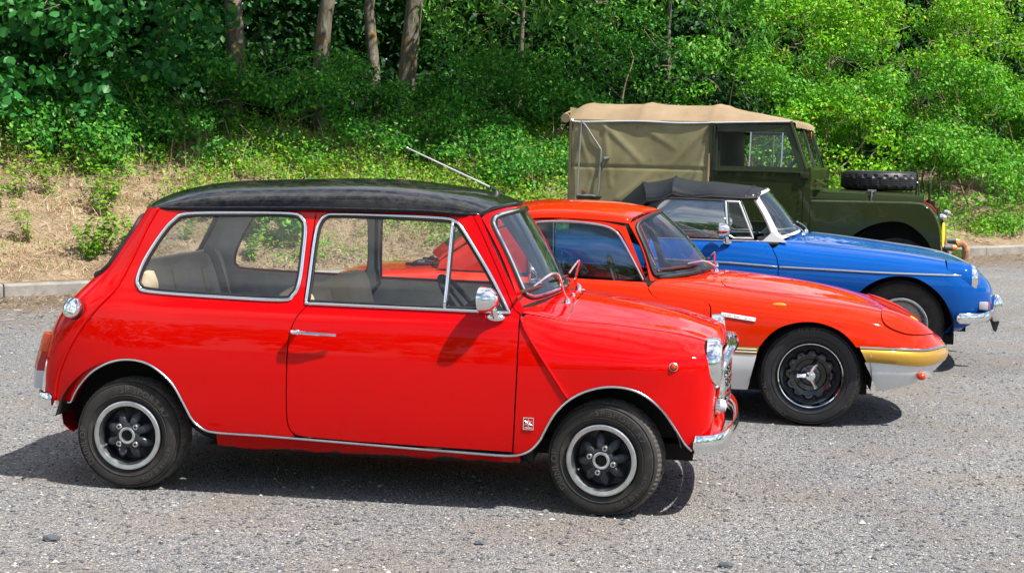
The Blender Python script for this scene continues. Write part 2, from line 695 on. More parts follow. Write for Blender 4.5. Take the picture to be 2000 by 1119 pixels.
def panel_full(name, surf, outline, mats, parent, **kw):
    """A piece spanning the centre line: half outline cut, mirrored and welded into one mesh."""
    V, F, N, MI = panel_mesh(surf, outline, **kw)
    if isinstance(mats, str):
        mats = (mats, mats)
    V2 = V.copy(); N2 = N.copy()
    V2[:, 1] *= -1; N2[:, 1] *= -1
    n = len(V)
    # drop the fold along the centre line
    keep = [i for i, f in enumerate(F) if not all(abs(V[k][1]) < 2e-3 for k in f)]
    F1 = [list(F[i]) for i in keep]; M1 = [MI[i] for i in keep]
    F2 = [[n + k for k in f][::-1] for f in F1]
    return mesh_obj(name, np.concatenate([V, V2]), F1 + F2, mats, parent, mi=M1 + M1, normals=np.concatenate([N, N2]))


def mirror_y(P, sd):
    P = np.array(P, float)
    if sd < 0:
        P[:, 1] *= -1
    return P


def strip(name, P, r, mat, parent, sides=(-1, 1), closed=False, n=6, flat=1.0):
    """A moulding that follows points on a skin (given with positive half width)."""
    res = []
    for sd in sides:
        res.append(G().tube(mirror_y(P, sd), r, n=n, closed=closed, flat=flat).build(name, mat, parent, sharp=None))
    return res


# ------------------------------------------------------------------ lettering
_GL = {}


def glyph(ch, bold=False):
    if ch in _GL:
        return _GL[ch]
    cu = bpy.data.curves.new('glyph', 'FONT')
    cu.body = ch
    cu.resolution_u = 2
    o = bpy.data.objects.new('glyph', cu)
    COL.objects.link(o)
    dg = bpy.context.evaluated_depsgraph_get()
    me = o.evaluated_get(dg).to_mesh()
    V = [(v.co.x, v.co.y) for v in me.vertices]
    F = [list(p.vertices) for p in me.polygons]
    w = max([v[0] for v in V], default=0.3)
    o.evaluated_get(dg).to_mesh_clear()
    bpy.data.objects.remove(o); bpy.data.curves.remove(cu)
    _GL[ch] = (V, F, w)
    return _GL[ch]


def letter_tris(text, h, gap=0.12):
    """Flat lettering: list of (verts2d, faces), baseline at 0, starting at x=0."""
    x = 0; V = []; F = []
    for ch in text:
        if ch == ' ':
            x += h * 0.38; continue
        v, f, w = glyph(ch)
        b = len(V)
        V += [(x + p[0] * h / 0.7, p[1] * h / 0.7) for p in v]
        F += [[b + i for i in q] for q in f]
        x += w * h / 0.7 + gap * h
    return V, F, x


def arc_letters(g, text, r, h, a_mid, y, out=True, t=0.0012):
    """Raised lettering round a tyre wall (axis y, seen from -y); a_mid in degrees, 90 is the top."""
    V, F, L = letter_tris(text, h, 0.16)
    def put(p, dy):
        a = radians(a_mid) - (p[0] - L / 2) / r
        rr = r + p[1]
        return (rr * cos(a), y + dy, rr * sin(a))
    n = len(V)
    V3 = [put(p, -t) for p in V]
    g.add(V3, F)
    return g

# ------------------------------------------------------------------ the materials of the vehicles
paint('red_paint', (0.60, 0.0005, 0.0005), dust=0.03)
paint('orange_red_paint', (0.62, 0.020, 0.0006), dust=0.02)
paint('blue_paint', (0.0008, 0.075, 0.34), dust=0.015)
paint('white_paint', (0.76, 0.77, 0.77), dust=0.05)
paint('gold_paint', (0.46, 0.265, 0.04), dust=0.03, flake=0.35)
paint('black_roof_paint', (0.004, 0.0045, 0.006), dust=0.10, coat_rough=0.07)
paint('army_green_paint', (0.028, 0.039, 0.013), dust=0.06, coat_rough=0.07, orange=0.10)
plain('chrome', (0.86, 0.87, 0.88), 0.06, 1.0, var=0.04)
plain('dull_chrome', (0.62, 0.63, 0.64), 0.22, 1.0, var=0.1)
plain('alloy', (0.60, 0.61, 0.62), 0.34, 1.0, var=0.12, scale=30)
plain('steel', (0.45, 0.45, 0.45), 0.35, 1.0, var=0.15, scale=40)
plain('black_trim', (0.012, 0.012, 0.013), 0.55, var=0.3)
plain('gloss_black', (0.008, 0.009, 0.011), 0.16, var=0.2, coat=0.6)
plain('wheel_black', (0.022, 0.027, 0.036), 0.36, var=0.3, scale=40)
plain('dark_interior', (0.020, 0.019, 0.018), 0.75, var=0.3)
plain('grey_trim', (0.50, 0.54, 0.57), 0.7, var=0.15)
plain('dark_red_trim', (0.060, 0.012, 0.010), 0.6, var=0.2)
plain('underbody', (0.012, 0.011, 0.010), 0.9, var=0.4)
plain('grey_leather', (0.58, 0.53, 0.45), 0.5, var=0.12, bump_s=0.15, bump_scale=120)
plain('cream_leather', (0.66, 0.54, 0.36), 0.5, var=0.1, bump_s=0.15, bump_scale=120)
plain('headlining', (0.40, 0.40, 0.38), 0.8, var=0.08)
plain('grey_seal', (0.16, 0.165, 0.17), 0.5, var=0.2)
plain('amber_lens', (0.85, 0.24, 0.01), 0.25, var=0.1, coat=0.3)
plain('orange_lens', (0.58, 0.045, 0.004), 0.25, var=0.1, coat=0.3)
plain('red_lens', (0.34, 0.006, 0.012), 0.25, var=0.1, coat=0.3)
plain('clear_lens', (0.50, 0.50, 0.54), 0.25, var=0.1, coat=0.3)
plain('yellow_plate', (0.80, 0.55, 0.01), 0.45, var=0.05)
plain('badge_silver', (0.72, 0.73, 0.74), 0.3, 0.6, var=0.05)
plain('letter_black', (0.02, 0.02, 0.025), 0.5, var=0.1)
plain('clean_rubber', (0.014, 0.014, 0.016), 0.5, var=0.3, scale=20)
plain('rust', (0.16, 0.075, 0.04), 0.9, var=0.4, scale=30)
plain('rope', (0.36, 0.20, 0.11), 0.95, var=0.3, scale=60, bump_s=0.4, bump_scale=150)
glass('clear_glass', (0.92, 0.94, 0.93), 0.015)
glass('dusty_glass', (0.90, 0.92, 0.91), 0.025)
glass('screen_glass', (0.70, 0.76, 0.78), 0.02, refl=2.2)
glass('tinted_glass', (0.30, 0.60, 0.55), 0.02, refl=1.5)
glass('mgb_glass', (0.42, 0.52, 0.60), 0.07, refl=6.0)  # diffuse film raised to stand in for pale sky reflections on the panes
glass('lamp_glass', (0.85, 0.88, 0.9), 0.04)


def _rubber():
    m, nt, out = new_mat('tyre_rubber')
    b = bsdf(nt, out, color=(0.03, 0.029, 0.028), rough=0.72, spec=0.3)
    n = noise(nt, 16, 8, 0.7)
    r = ramp(nt, n.outputs['Fac'], [(0.35, (0.020, 0.0195, 0.019)), (0.62, (0.040, 0.037, 0.034)), (0.8, (0.085, 0.075, 0.064))])
    nt.links.new(r.outputs[0], b.inputs['Base Color'])
    n2 = noise(nt, 300, 3)
    bump(nt, n2.outputs['Fac'], 0.15, 0.002, b)
    m, nt, out = new_mat('dusty_tread')
    b = bsdf(nt, out, color=(0.1, 0.095, 0.09), rough=0.9, spec=0.2)
    n = noise(nt, 26, 8, 0.7)
    r = ramp(nt, n.outputs['Fac'], [(0.3, (0.045, 0.042, 0.04)), (0.7, (0.13, 0.12, 0.11))])
    nt.links.new(r.outputs[0], b.inputs['Base Color'])
    m, nt, out = new_mat('tyre_letters')
    b = bsdf(nt, out, color=(0.075, 0.068, 0.060), rough=0.7)
    n = noise(nt, 60, 4)
    r = ramp(nt, n.outputs['Fac'], [(0.3, (0.05, 0.046, 0.042)), (0.7, (0.10, 0.09, 0.078))])
    nt.links.new(r.outputs[0], b.inputs['Base Color'])
    # sill: red paint with a muddy, scraped lower lip
    m, nt, out = new_mat('muddy_red_sill')
    b = bsdf(nt, out, color=(0.4, 0.004, 0.005), rough=0.5, coat=0.5, coat_rough=0.12, spec=0.0)
    b.inputs['Coat IOR'].default_value = 1.3
    c = nt.nodes.new('ShaderNodeTexCoord')
    sp = nt.nodes.new('ShaderNodeSeparateXYZ')
    nt.links.new(c.outputs['Object'], sp.inputs[0])
    n = noise(nt, 4.5, 4, 0.6)
    ma = nt.nodes.new('ShaderNodeMath'); ma.operation = 'MULTIPLY_ADD'; ma.inputs[1].default_value = 0.10
    nt.links.new(n.outputs['Fac'], ma.inputs[0]); nt.links.new(sp.outputs['Z'], ma.inputs[2])
    r = ramp(nt, ma.outputs[0], [(0.258, (0.035, 0.022, 0.015)), (0.266, (0.42, 0.003, 0.004))])
    nt.links.new(r.outputs[0], b.inputs['Base Color'])
    # canvas
    for nm, lo, hi in (('tan_canvas', (0.25, 0.18, 0.11), (0.345, 0.26, 0.165)), ('olive_canvas', (0.175, 0.158, 0.080), (0.29, 0.26, 0.145))):
        m, nt, out = new_mat(nm)
        b = bsdf(nt, out, color=hi, rough=0.95, spec=0.1)
        n = noise(nt, 2.6, 7, 0.62)
        r = ramp(nt, n.outputs['Fac'], [(0.32, lo), (0.68, hi)])
        st = noise(nt, 14, 6, 0.7)
        rs = ramp(nt, st.outputs['Fac'], [(0.30, (0.72, 0.66, 0.6)), (0.42, (1, 1, 1))])
        cc = mixc(nt, 0.55, r.outputs[0], rs.outputs[0], 'MULTIPLY')
        nt.links.new(cc, b.inputs['Base Color'])
        wv = noise(nt, 420, 2)
        bump(nt, wv.outputs['Fac'], 0.25, 0.002, b)
    # black vinyl soft top
    m, nt, out = new_mat('black_vinyl')
    b = bsdf(nt, out, color=(0.012, 0.013, 0.016), rough=0.5, spec=0.3)
    n = noise(nt, 260, 3)
    bump(nt, n.outputs['Fac'], 0.3, 0.002, b)
    n2 = noise(nt, 6, 6, 0.7)
    r = ramp(nt, n2.outputs['Fac'], [(0.4, (0.004, 0.0055, 0.009)), (0.75, (0.013, 0.016, 0.023))])
    nt.links.new(r.outputs[0], b.inputs['Base Color'])


_rubber()


# ------------------------------------------------------------------ wheels
def tyre_object(R, rim, y_out, width, parent, letters=(), n=144, chunky=False, notch=0.0035, mats=('tyre_rubber', 'dusty_tread')):
    """A tyre of outer radius R on a rim of radius rim; outer wall at y = -y_out, running back by width."""
    w = width
    g = G()
    prof = [(rim - 0.004, -0.012), (rim + 0.006, -0.002), (rim + (R - rim) * 0.18, 0.006), (rim + (R - rim) * 0.45, 0.013),
            (rim + (R - rim) * 0.70, 0.009), (rim + (R - rim) * 0.86, -0.004), (R - 0.011, -0.018)]
    prof2 = [(R - 0.004, -0.030), (R - 0.0005, -0.042)]
    grooves = []
    k = 3
    inner = w - 0.042
    for i in range(k):
        a = 0.042 + (inner - 0.042) * (i + 0.75) / (k + 0.5)
        grooves += [(R, -a + 0.003), (R - 0.006, -a + 0.0015), (R - 0.006, -a - 0.0015), (R, -a - 0.003)]
    prof3 = [(R - 0.0005, -inner), (R - 0.004, -inner - 0.012), (R - 0.014, -w + 0.012), (rim + (R - rim) * 0.6, -w - 0.005), (rim, -w + 0.02)]
    side = [(r, -y_out - t) for r, t in prof]
    tread = [(prof[-1][0], -y_out - prof[-1][1])] + [(r, -y_out - t) for r, t in prof2 + grooves + prof3]
    g.mat(0).lathe(side, 'y', n=n)
    nt_ = len(tread)
    def wob(i, j):
        if chunky:
            return -0.014 if (i % 6 in (0, 1)) and j in (0, 1, 2, nt_ - 4, nt_ - 3) else (-0.006 if i % 6 == 3 and 2 < j < nt_ - 4 else 0)
        if j in (0, 1, 2):
            return -notch if i % 2 == 0 else 0.0
        return -0.003 if (i + j // 4) % 4 == 0 and 2 < j < nt_ - 3 else 0.0
    g.mat(1).lathe(tread, 'y', n=n, wob=wob)
    # raised rings on the wall
    for rr, t in ((rim + (R - rim) * 0.30, 0.0105), (rim + (R - rim) * 0.80, 0.0045)):
        g.mat(0).lathe([(rr - 0.0025, -y_out - t + 0.001), (rr - 0.001, -y_out - t - 0.002), (rr + 0.001, -y_out - t - 0.002), (rr + 0.0025, -y_out - t + 0.001)], 'y', n=n)
    o = g.build('tyre', mats, parent, sharp=28)
    if letters:
        for text, a, rf, h in letters:
            lg = G()
            r = rim + (R - rim) * rf
            arc_letters(lg, text, r, h, a, -y_out - 0.0135)
            lo = lg.build('tyre_lettering', 'tyre_letters', parent, sharp=None, smooth=False)
            lo['kind'] = 'stuff'
    return o


def minilite_wheel(parent_car, loc, rz, label=None, turn=0.0):
    w = empty('wheel', loc, rz, parent_car)
    R, rim = 0.2415, 0.146
    tyre_object(R, rim, 0.0, 0.165, w, letters=(
        ('DUNLOP', 195, 0.42, 0.026), ('SP SPORT R7', 62, 0.42, 0.026), ('165/70R10 72H', -40, 0.42, 0.019)))
    g = G()
    g.mat(0).lathe([(0.1475, 0.004), (0.1480, -0.010), (0.143, -0.013), (0.128, -0.010), (0.1245, -0.002), (0.119, 0.03)], 'y', n=64)
    g.mat(1).lathe([(0.119, 0.03), (0.115, 0.075), (0.02, 0.08)], 'y', n=64)
    for k in range(8):
        a = 2 * pi * (k + 0.5) / 8
        d = Vector((cos(a), 0, sin(a))); s_ = Vector((-sin(a), 0, cos(a)))
        V = []; F = []
        prof = [(0.040, 0.013, -0.002), (0.058, 0.0175, -0.006), (0.078, 0.0195, 0.000), (0.096, 0.017, 0.012), (0.114, 0.010, 0.034)]
        m = 8
        for r, hw, y in prof:
            for j in range(m):
                q = 2 * pi * j / m
                V.append(d * r + s_ * (hw * cos(q)) + Vector((0, y + 0.014 - 0.014 * (sin(q) if sin(q) > 0 else sin(q) * 0.5), 0)))
        for i in range(len(prof) - 1):
            for j in range(m):
                F.append((i * m + j, i * m + (j + 1) % m, (i + 1) * m + (j + 1) % m, (i + 1) * m + j))
        F.append([(len(prof) - 1) * m + j for j in range(m)])
        g.mat(1).add(V, F)
    g.mat(1).lathe([(0.052, 0.03), (0.052, 0.004), (0.047, -0.001), (0.036, -0.002)], 'y', n=32)
    for k in range(4):
        a = pi / 4 + k * pi / 2
        c = (0.052 * cos(a), 0, 0.052 * sin(a))
        g.mat(1).lathe([(0.016, 0.02), (0.016, -0.002), (0.012, -0.003)], 'y', c, 14)
    rim_o = g.build('rim', ('alloy', 'wheel_black'), w, sharp=40)
    rim_o.rotation_euler = (0, turn, 0)
    hb = G()
    hb.mat(0).lathe([(0.037, 0.0), (0.036, -0.012), (0.032, -0.014), (0.025, -0.012), (0.024, 0.012)], 'y', n=28)
    hb.mat(1).disc(0.024, 'y', (0, 0.012, 0), 20)
    hb.build('hub_ring', ('alloy', 'wheel_black'), w)
    for k in range(4):
        a = pi / 4 + k * pi / 2 - turn
        nb = G()
        c = (0.052 * cos(a), 0, 0.052 * sin(a))
        nb.mat(0).lathe([(0.0125, 0.002), (0.0125, -0.010), (0.0105, -0.013), (0.006, -0.013)], 'y', c, 12)
        nb.mat(1).disc(0.0062, 'y', (c[0], -0.0105, c[2]), 8)
        nb.build('wheel_nut', ('alloy', 'rust'), w)
    vs = G(); a = radians(205)
    vs.tube([(0.108 * cos(a), 0.03, 0.108 * sin(a)), (0.106 * cos(a), -0.004, 0.106 * sin(a))], 0.004, 8).build('valve_stem', 'dull_chrome', w)
    # brake disc behind
    G().lathe([(0.02, 0.085), (0.10, 0.085), (0.10, 0.095), (0.02, 0.095)], 'y', n=24).build('brake_disc', 'rust', w)
    if label:
        w['label'] = label
    return w


def copy_tree(o, parent):
    c = o.copy()
    COL.objects.link(c)
    c.parent = parent
    for ch in list(o.children):
        copy_tree(ch, c)
    return c


# ------------------------------------------------------------------ the ground: one gravel sheet, kerb, bank
KD = Vector((0.8436, 0.5369, 0)); KN = Vector((-0.5369, 0.8436, 0)); K0 = Vector((-4.5, 13.55, 0))


def ground_z(x, y):
    t = max(0.0, y - 9.0)
    return 0.028 * (t - 0.6 * (1 - math.exp(-t / 0.6)))


def kerb_pt(s, w=0.0, dz=0.0):
    p = K0 + KD * s + KN * w
    b = K0 + KD * s
    return Vector((p.x, p.y, ground_z(b.x, b.y) + dz))


def bank_h(s, w):
    """Height of the bank above the kerb top, w metres behind the kerb."""
    steep = 0.40 if s < 9 else max(0.22, 0.40 - 0.03 * (s - 9))
    w = max(0.0, w - 0.15)
    h = steep * w if w < 3.6 else steep * 3.6 + 0.03 * (w - 3.6)
    h += (0.05 * sin(1.7 * s + 0.8 * w) + 0.035 * sin(4.1 * s - 2.3 * w)) * min(1, w)
    return h


def bank_pt(s, w, dz=0.0):
    p = kerb_pt(s, w)
    p.z += 0.115 + bank_h(s, w) + dz
    return p


def _ground_mats():
    m, nt, out = new_mat('gravel')
    b = bsdf(nt, out, color=(0.3, 0.3, 0.3), rough=0.85, spec=0.25)
    co = nt.nodes.new('ShaderNodeTexCoord')
    def vor(scale):
        v = nt.nodes.new('ShaderNodeTexVoronoi'); v.inputs['Scale'].default_value = scale
        v.inputs['Randomness'].default_value = 1.0
        nt.links.new(co.outputs['Object'], v.inputs['Vector'])
        return v
    v1 = vor(110); v2 = vor(220)
    def cellramp(v, stops):
        s = nt.nodes.new('ShaderNodeSeparateXYZ')
        nt.links.new(v.outputs['Color'], s.inputs[0])
        return ramp(nt, s.outputs['X'], stops)
    c1 = cellramp(v1, [(0.0, (0.060, 0.066, 0.078)), (0.25, (0.115, 0.122, 0.135)), (0.5, (0.185, 0.182, 0.178)), (0.75, (0.26, 0.252, 0.242)), (0.9, (0.27, 0.22, 0.18)), (1.0, (0.56, 0.55, 0.535))])
    c2 = cellramp(v2, [(0.0, (0.075, 0.080, 0.092)), (0.4, (0.165, 0.167, 0.172)), (0.75, (0.245, 0.235, 0.222)), (1.0, (0.46, 0.45, 0.44))])
    nb = noise(nt, 22, 3, 0.6, vec=co.outputs['Object'])
    sel = ramp(nt, nb.outputs['Fac'], [(0.46, (0, 0, 0)), (0.54, (1, 1, 1))])
    stones = mixc(nt, sel.outputs[0], c1.outputs[0], c2.outputs[0])
    # sandy fines and darker worn patches
    np_ = noise(nt, 1.3, 5, 0.6, vec=co.outputs['Object'])
    pr = ramp(nt, np_.outputs['Fac'], [(0.46, (0, 0, 0)), (0.68, (0.65, 0.65, 0.65))])
    n3 = noise(nt, 60, 4, 0.7, vec=co.outputs['Object'])
    sand = ramp(nt, n3.outputs['Fac'], [(0.3, (0.13, 0.105, 0.085)), (0.7, (0.27, 0.225, 0.185))])
    c = mixc(nt, pr.outputs[0], stones, sand.outputs[0])
    nd = noise(nt, 0.45, 4, 0.55, vec=co.outputs['Object'])
    dk = ramp(nt, nd.outputs['Fac'], [(0.35, (1.08, 1.10, 1.145)), (0.65, (1.42, 1.405, 1.38))])
    c = mixc(nt, 1.0, c, dk.outputs[0], 'MULTIPLY')
    # straw and leaf litter drifted against the kerb
    dot = nt.nodes.new('ShaderNodeVectorMath'); dot.operation = 'DOT_PRODUCT'
    dot.inputs[1].default_value = tuple(KN)
    nt.links.new(co.outputs['Object'], dot.inputs[0])
    sub = nt.nodes.new('ShaderNodeMath'); sub.operation = 'SUBTRACT'; sub.inputs[1].default_value = KN.dot(K0)
    nt.links.new(dot.outputs['Value'], sub.inputs[0])
    nl = noise(nt, 1.8, 6, 0.65, vec=co.outputs['Object'])
    ad = nt.nodes.new('ShaderNodeMath'); ad.operation = 'MULTIPLY_ADD'; ad.inputs[1].default_value = 2.5
    nt.links.new(nl.outputs['Fac'], ad.inputs[0]); nt.links.new(sub.outputs[0], ad.inputs[2])
    lf = ramp(nt, ad.outputs[0], [(-0.0, (0, 0, 0)), (0.5, (1, 1, 1))])
    mp = nt.nodes.new('ShaderNodeMapping'); mp.inputs['Scale'].default_value = (14, 90, 1); mp.inputs['Rotation'].default_value = (0, 0, -0.5)
    nt.links.new(co.outputs['Object'], mp.inputs['Vector'])
    ns = noise(nt, 1.0, 6, 0.75, vec=mp.outputs[0])
    st = ramp(nt, ns.outputs['Fac'], [(0.32, (0.085, 0.058, 0.040)), (0.48, (0.19, 0.14, 0.10)), (0.62, (0.33, 0.27, 0.20)), (0.75, (0.52, 0.46, 0.37))])
    c = mixc(nt, lf.outputs[0], c, st.outputs[0])
    nt.links.new(c, b.inputs['Base Color'])
    h = nt.nodes.new('ShaderNodeMath'); h.operation = 'MULTIPLY_ADD'; h.inputs[1].default_value = 0.5
    nt.links.new(v2.outputs['Distance'], h.inputs[0]); nt.links.new(v1.outputs['Distance'], h.inputs[2])
    inv = nt.nodes.new('ShaderNodeMath'); inv.operation = 'SUBTRACT'; inv.inputs[0].default_value = 1.0
    nt.links.new(h.outputs[0], inv.inputs[1])
    bump(nt, inv.outputs[0], 1.0, 0.010, b)

    m, nt, out = new_mat('bank_soil')
    b = bsdf(nt, out, color=(0.3, 0.2, 0.12), rough=0.95, spec=0.1)
    n = noise(nt, 3.2, 8, 0.7)
    r = ramp(nt, n.outputs['Fac'], [(0.3, (0.19, 0.135, 0.09)), (0.45, (0.33, 0.25, 0.17)), (0.6, (0.46, 0.365, 0.255)), (0.75, (0.55, 0.46, 0.34))])
    n2 = noise(nt, 55, 5, 0.75)
    r2 = ramp(nt, n2.outputs['Fac'], [(0.35, (0.55, 0.5, 0.46)), (0.65, (1.15, 1.12, 1.08))])
    c = mixc(nt, 0.9, r.outputs[0], r2.outputs[0], 'MULTIPLY')
    nt.links.new(c, b.inputs['Base Color'])
    bump(nt, n2.outputs['Fac'], 0.9, 0.03, b)

    m, nt, out = new_mat('concrete')
    b = bsdf(nt, out, color=(0.35, 0.33, 0.3), rough=0.9, spec=0.2)
    n = noise(nt, 5, 8, 0.7)
    r = ramp(nt, n.outputs['Fac'], [(0.3, (0.20, 0.185, 0.165)), (0.7, (0.40, 0.375, 0.34))])
    n2 = noise(nt, 140, 4, 0.7)
    r2 = ramp(nt, n2.outputs['Fac'], [(0.4, (0.7, 0.7, 0.7)), (0.6, (1.05, 1.05, 1.05))])
    nt.links.new(mixc(nt, 0.7, r.outputs[0], r2.outputs[0], 'MULTIPLY'), b.inputs['Base Color'])
    bump(nt, n2.outputs['Fac'], 0.5, 0.004, b)

    def straw(name, stops, rough=0.8):
        m, nt, out = new_mat(name)
        b = bsdf(nt, out, color=(0.5, 0.4, 0.25), rough=rough, spec=0.2)
        g = nt.nodes.new('ShaderNodeNewGeometry')
        r = ramp(nt, g.outputs['Random Per Island'], stops)
        nt.links.new(r.outputs[0], b.inputs['Base Color'])
    straw('dry_straw', [(0, (0.23, 0.145, 0.075)), (0.4, (0.44, 0.31, 0.17)), (0.8, (0.58, 0.45, 0.28)), (1, (0.66, 0.58, 0.45))])
    straw('old_straw', [(0, (0.10, 0.07, 0.045)), (0.5, (0.24, 0.18, 0.125)), (0.85, (0.40, 0.33, 0.25)), (1, (0.55, 0.50, 0.42))])
    straw('pebbles', [(0, (0.06, 0.068, 0.08)), (0.3, (0.115, 0.12, 0.13)), (0.6, (0.20, 0.195, 0.19)), (0.88, (0.27, 0.235, 0.20)), (1, (0.48, 0.47, 0.46))])
    straw('dark_stone_mat', [(0, (0.05, 0.06, 0.07)), (1, (0.09, 0.10, 0.115))])


_ground_mats()


def _ground():
    xs = np.concatenate([[-400, -120, -50, -25], np.linspace(-14, 18, 33), [28, 55, 130, 400]])
    ys = np.concatenate([[-400, -100, -30, -8], np.linspace(0, 26, 53), [32, 50]])
    V = [(x, y, ground_z(x, min(y, 40))) for y in ys for x in xs]
    n = len(xs)
    F = [(j * n + i, j * n + i + 1, (j + 1) * n + i + 1, (j + 1) * n + i) for j in range(len(ys) - 1) for i in range(n - 1)]
    o = mesh_obj('gravel_ground', V, F, 'gravel')
    tag(o, 'grey gravel car park surface under the cars', kind='structure')
    # kerb stones, each one an object under the kerb
    k = empty('kerb', tuple(kerb_pt(0)))
    tag(k, 'low concrete kerb along the foot of the bank', kind='structure')
    L = 0.915
    for i in range(-5, 27):
        a = kerb_pt(i * L + 0.006); bq = kerb_pt(i * L + L - 0.006)
        g = G(); V = []
        hh = 0.118 + random.uniform(-0.006, 0.006)
        jog = random.uniform(-0.008, 0.008)
        for p in (a, bq):
            for w, dz in ((0.0 + jog, -0.1), (0.004 + jog, hh - 0.02), (0.02 + jog, hh - 0.004), (0.035 + jog, hh), (0.125, hh), (0.125, -0.1)):
                q = p + KN * w; V.append((q.x, q.y, q.z + dz))
        F = [(j, j + 1, 6 + j + 1, 6 + j) for j in range(5)] + [(0, 1, 2, 3, 4, 5), (11, 10, 9, 8, 7, 6)]
        g.add(V, F)
        o = g.build('kerb_stone', 'concrete', None, sharp=30)
        o.parent = k; o.matrix_parent_inverse = Matrix.Translation(-k.location)
    # bank
    ss = np.linspace(-9, 30, 131); ww = np.concatenate([np.concatenate([[0.09], np.linspace(0.15, 4, 28)]), [4.8, 6, 8, 11, 16, 30, 80]])
    V = [tuple(bank_pt(s, w, 0 if w < 30 else 2)) for s in ss for w in ww]
    fade = [min(1.0, max(0.0, (w - 0.12) / 0.5)) for s in ss for w in ww]
    V = [(x, y, z + q * (0.02 * sin(x * 9 + y * 13) + 0.015 * sin(x * 23 - y * 17))) for (x, y, z), q in zip(V, fade)]
    m = len(ww)
    F = [(i * m + j, i * m + j + 1, (i + 1) * m + j + 1, (i + 1) * m + j) for i in range(len(ss) - 1) for j in range(m - 1)]
    o = mesh_obj('bank', V, F, 'bank_soil')
    tag(o, 'dry grassy bank rising behind the kerb', kind='structure')


_ground()


def blades(name, P, D, Wd, mat):
    """Many thin flat slivers: base points, direction vectors (with length), widths."""
    n = len(P)
    D = np.asarray(D); P = np.asarray(P)
    side = np.cross(D, RNG.normal(size=(n, 3)))
    side /= np.maximum(np.linalg.norm(side, axis=1, keepdims=True), 1e-9)
    side *= np.asarray(Wd)[:, None]
    mid = P + D * 0.5 + RNG.normal(size=(n, 3)) * np.linalg.norm(D, axis=1)[:, None] * 0.06
    V = np.stack([P - side, P + side, mid + side * 0.8, P + D, mid - side * 0.8], 1).reshape(-1, 3)
    idx = np.arange(n)[:, None] * 5
    F = (idx + np.array([[0, 1, 2, 4]])).tolist() + (idx + np.array([[4, 2, 3]])).tolist()
    return mesh_obj(name, V, F, mat, smooth=False)


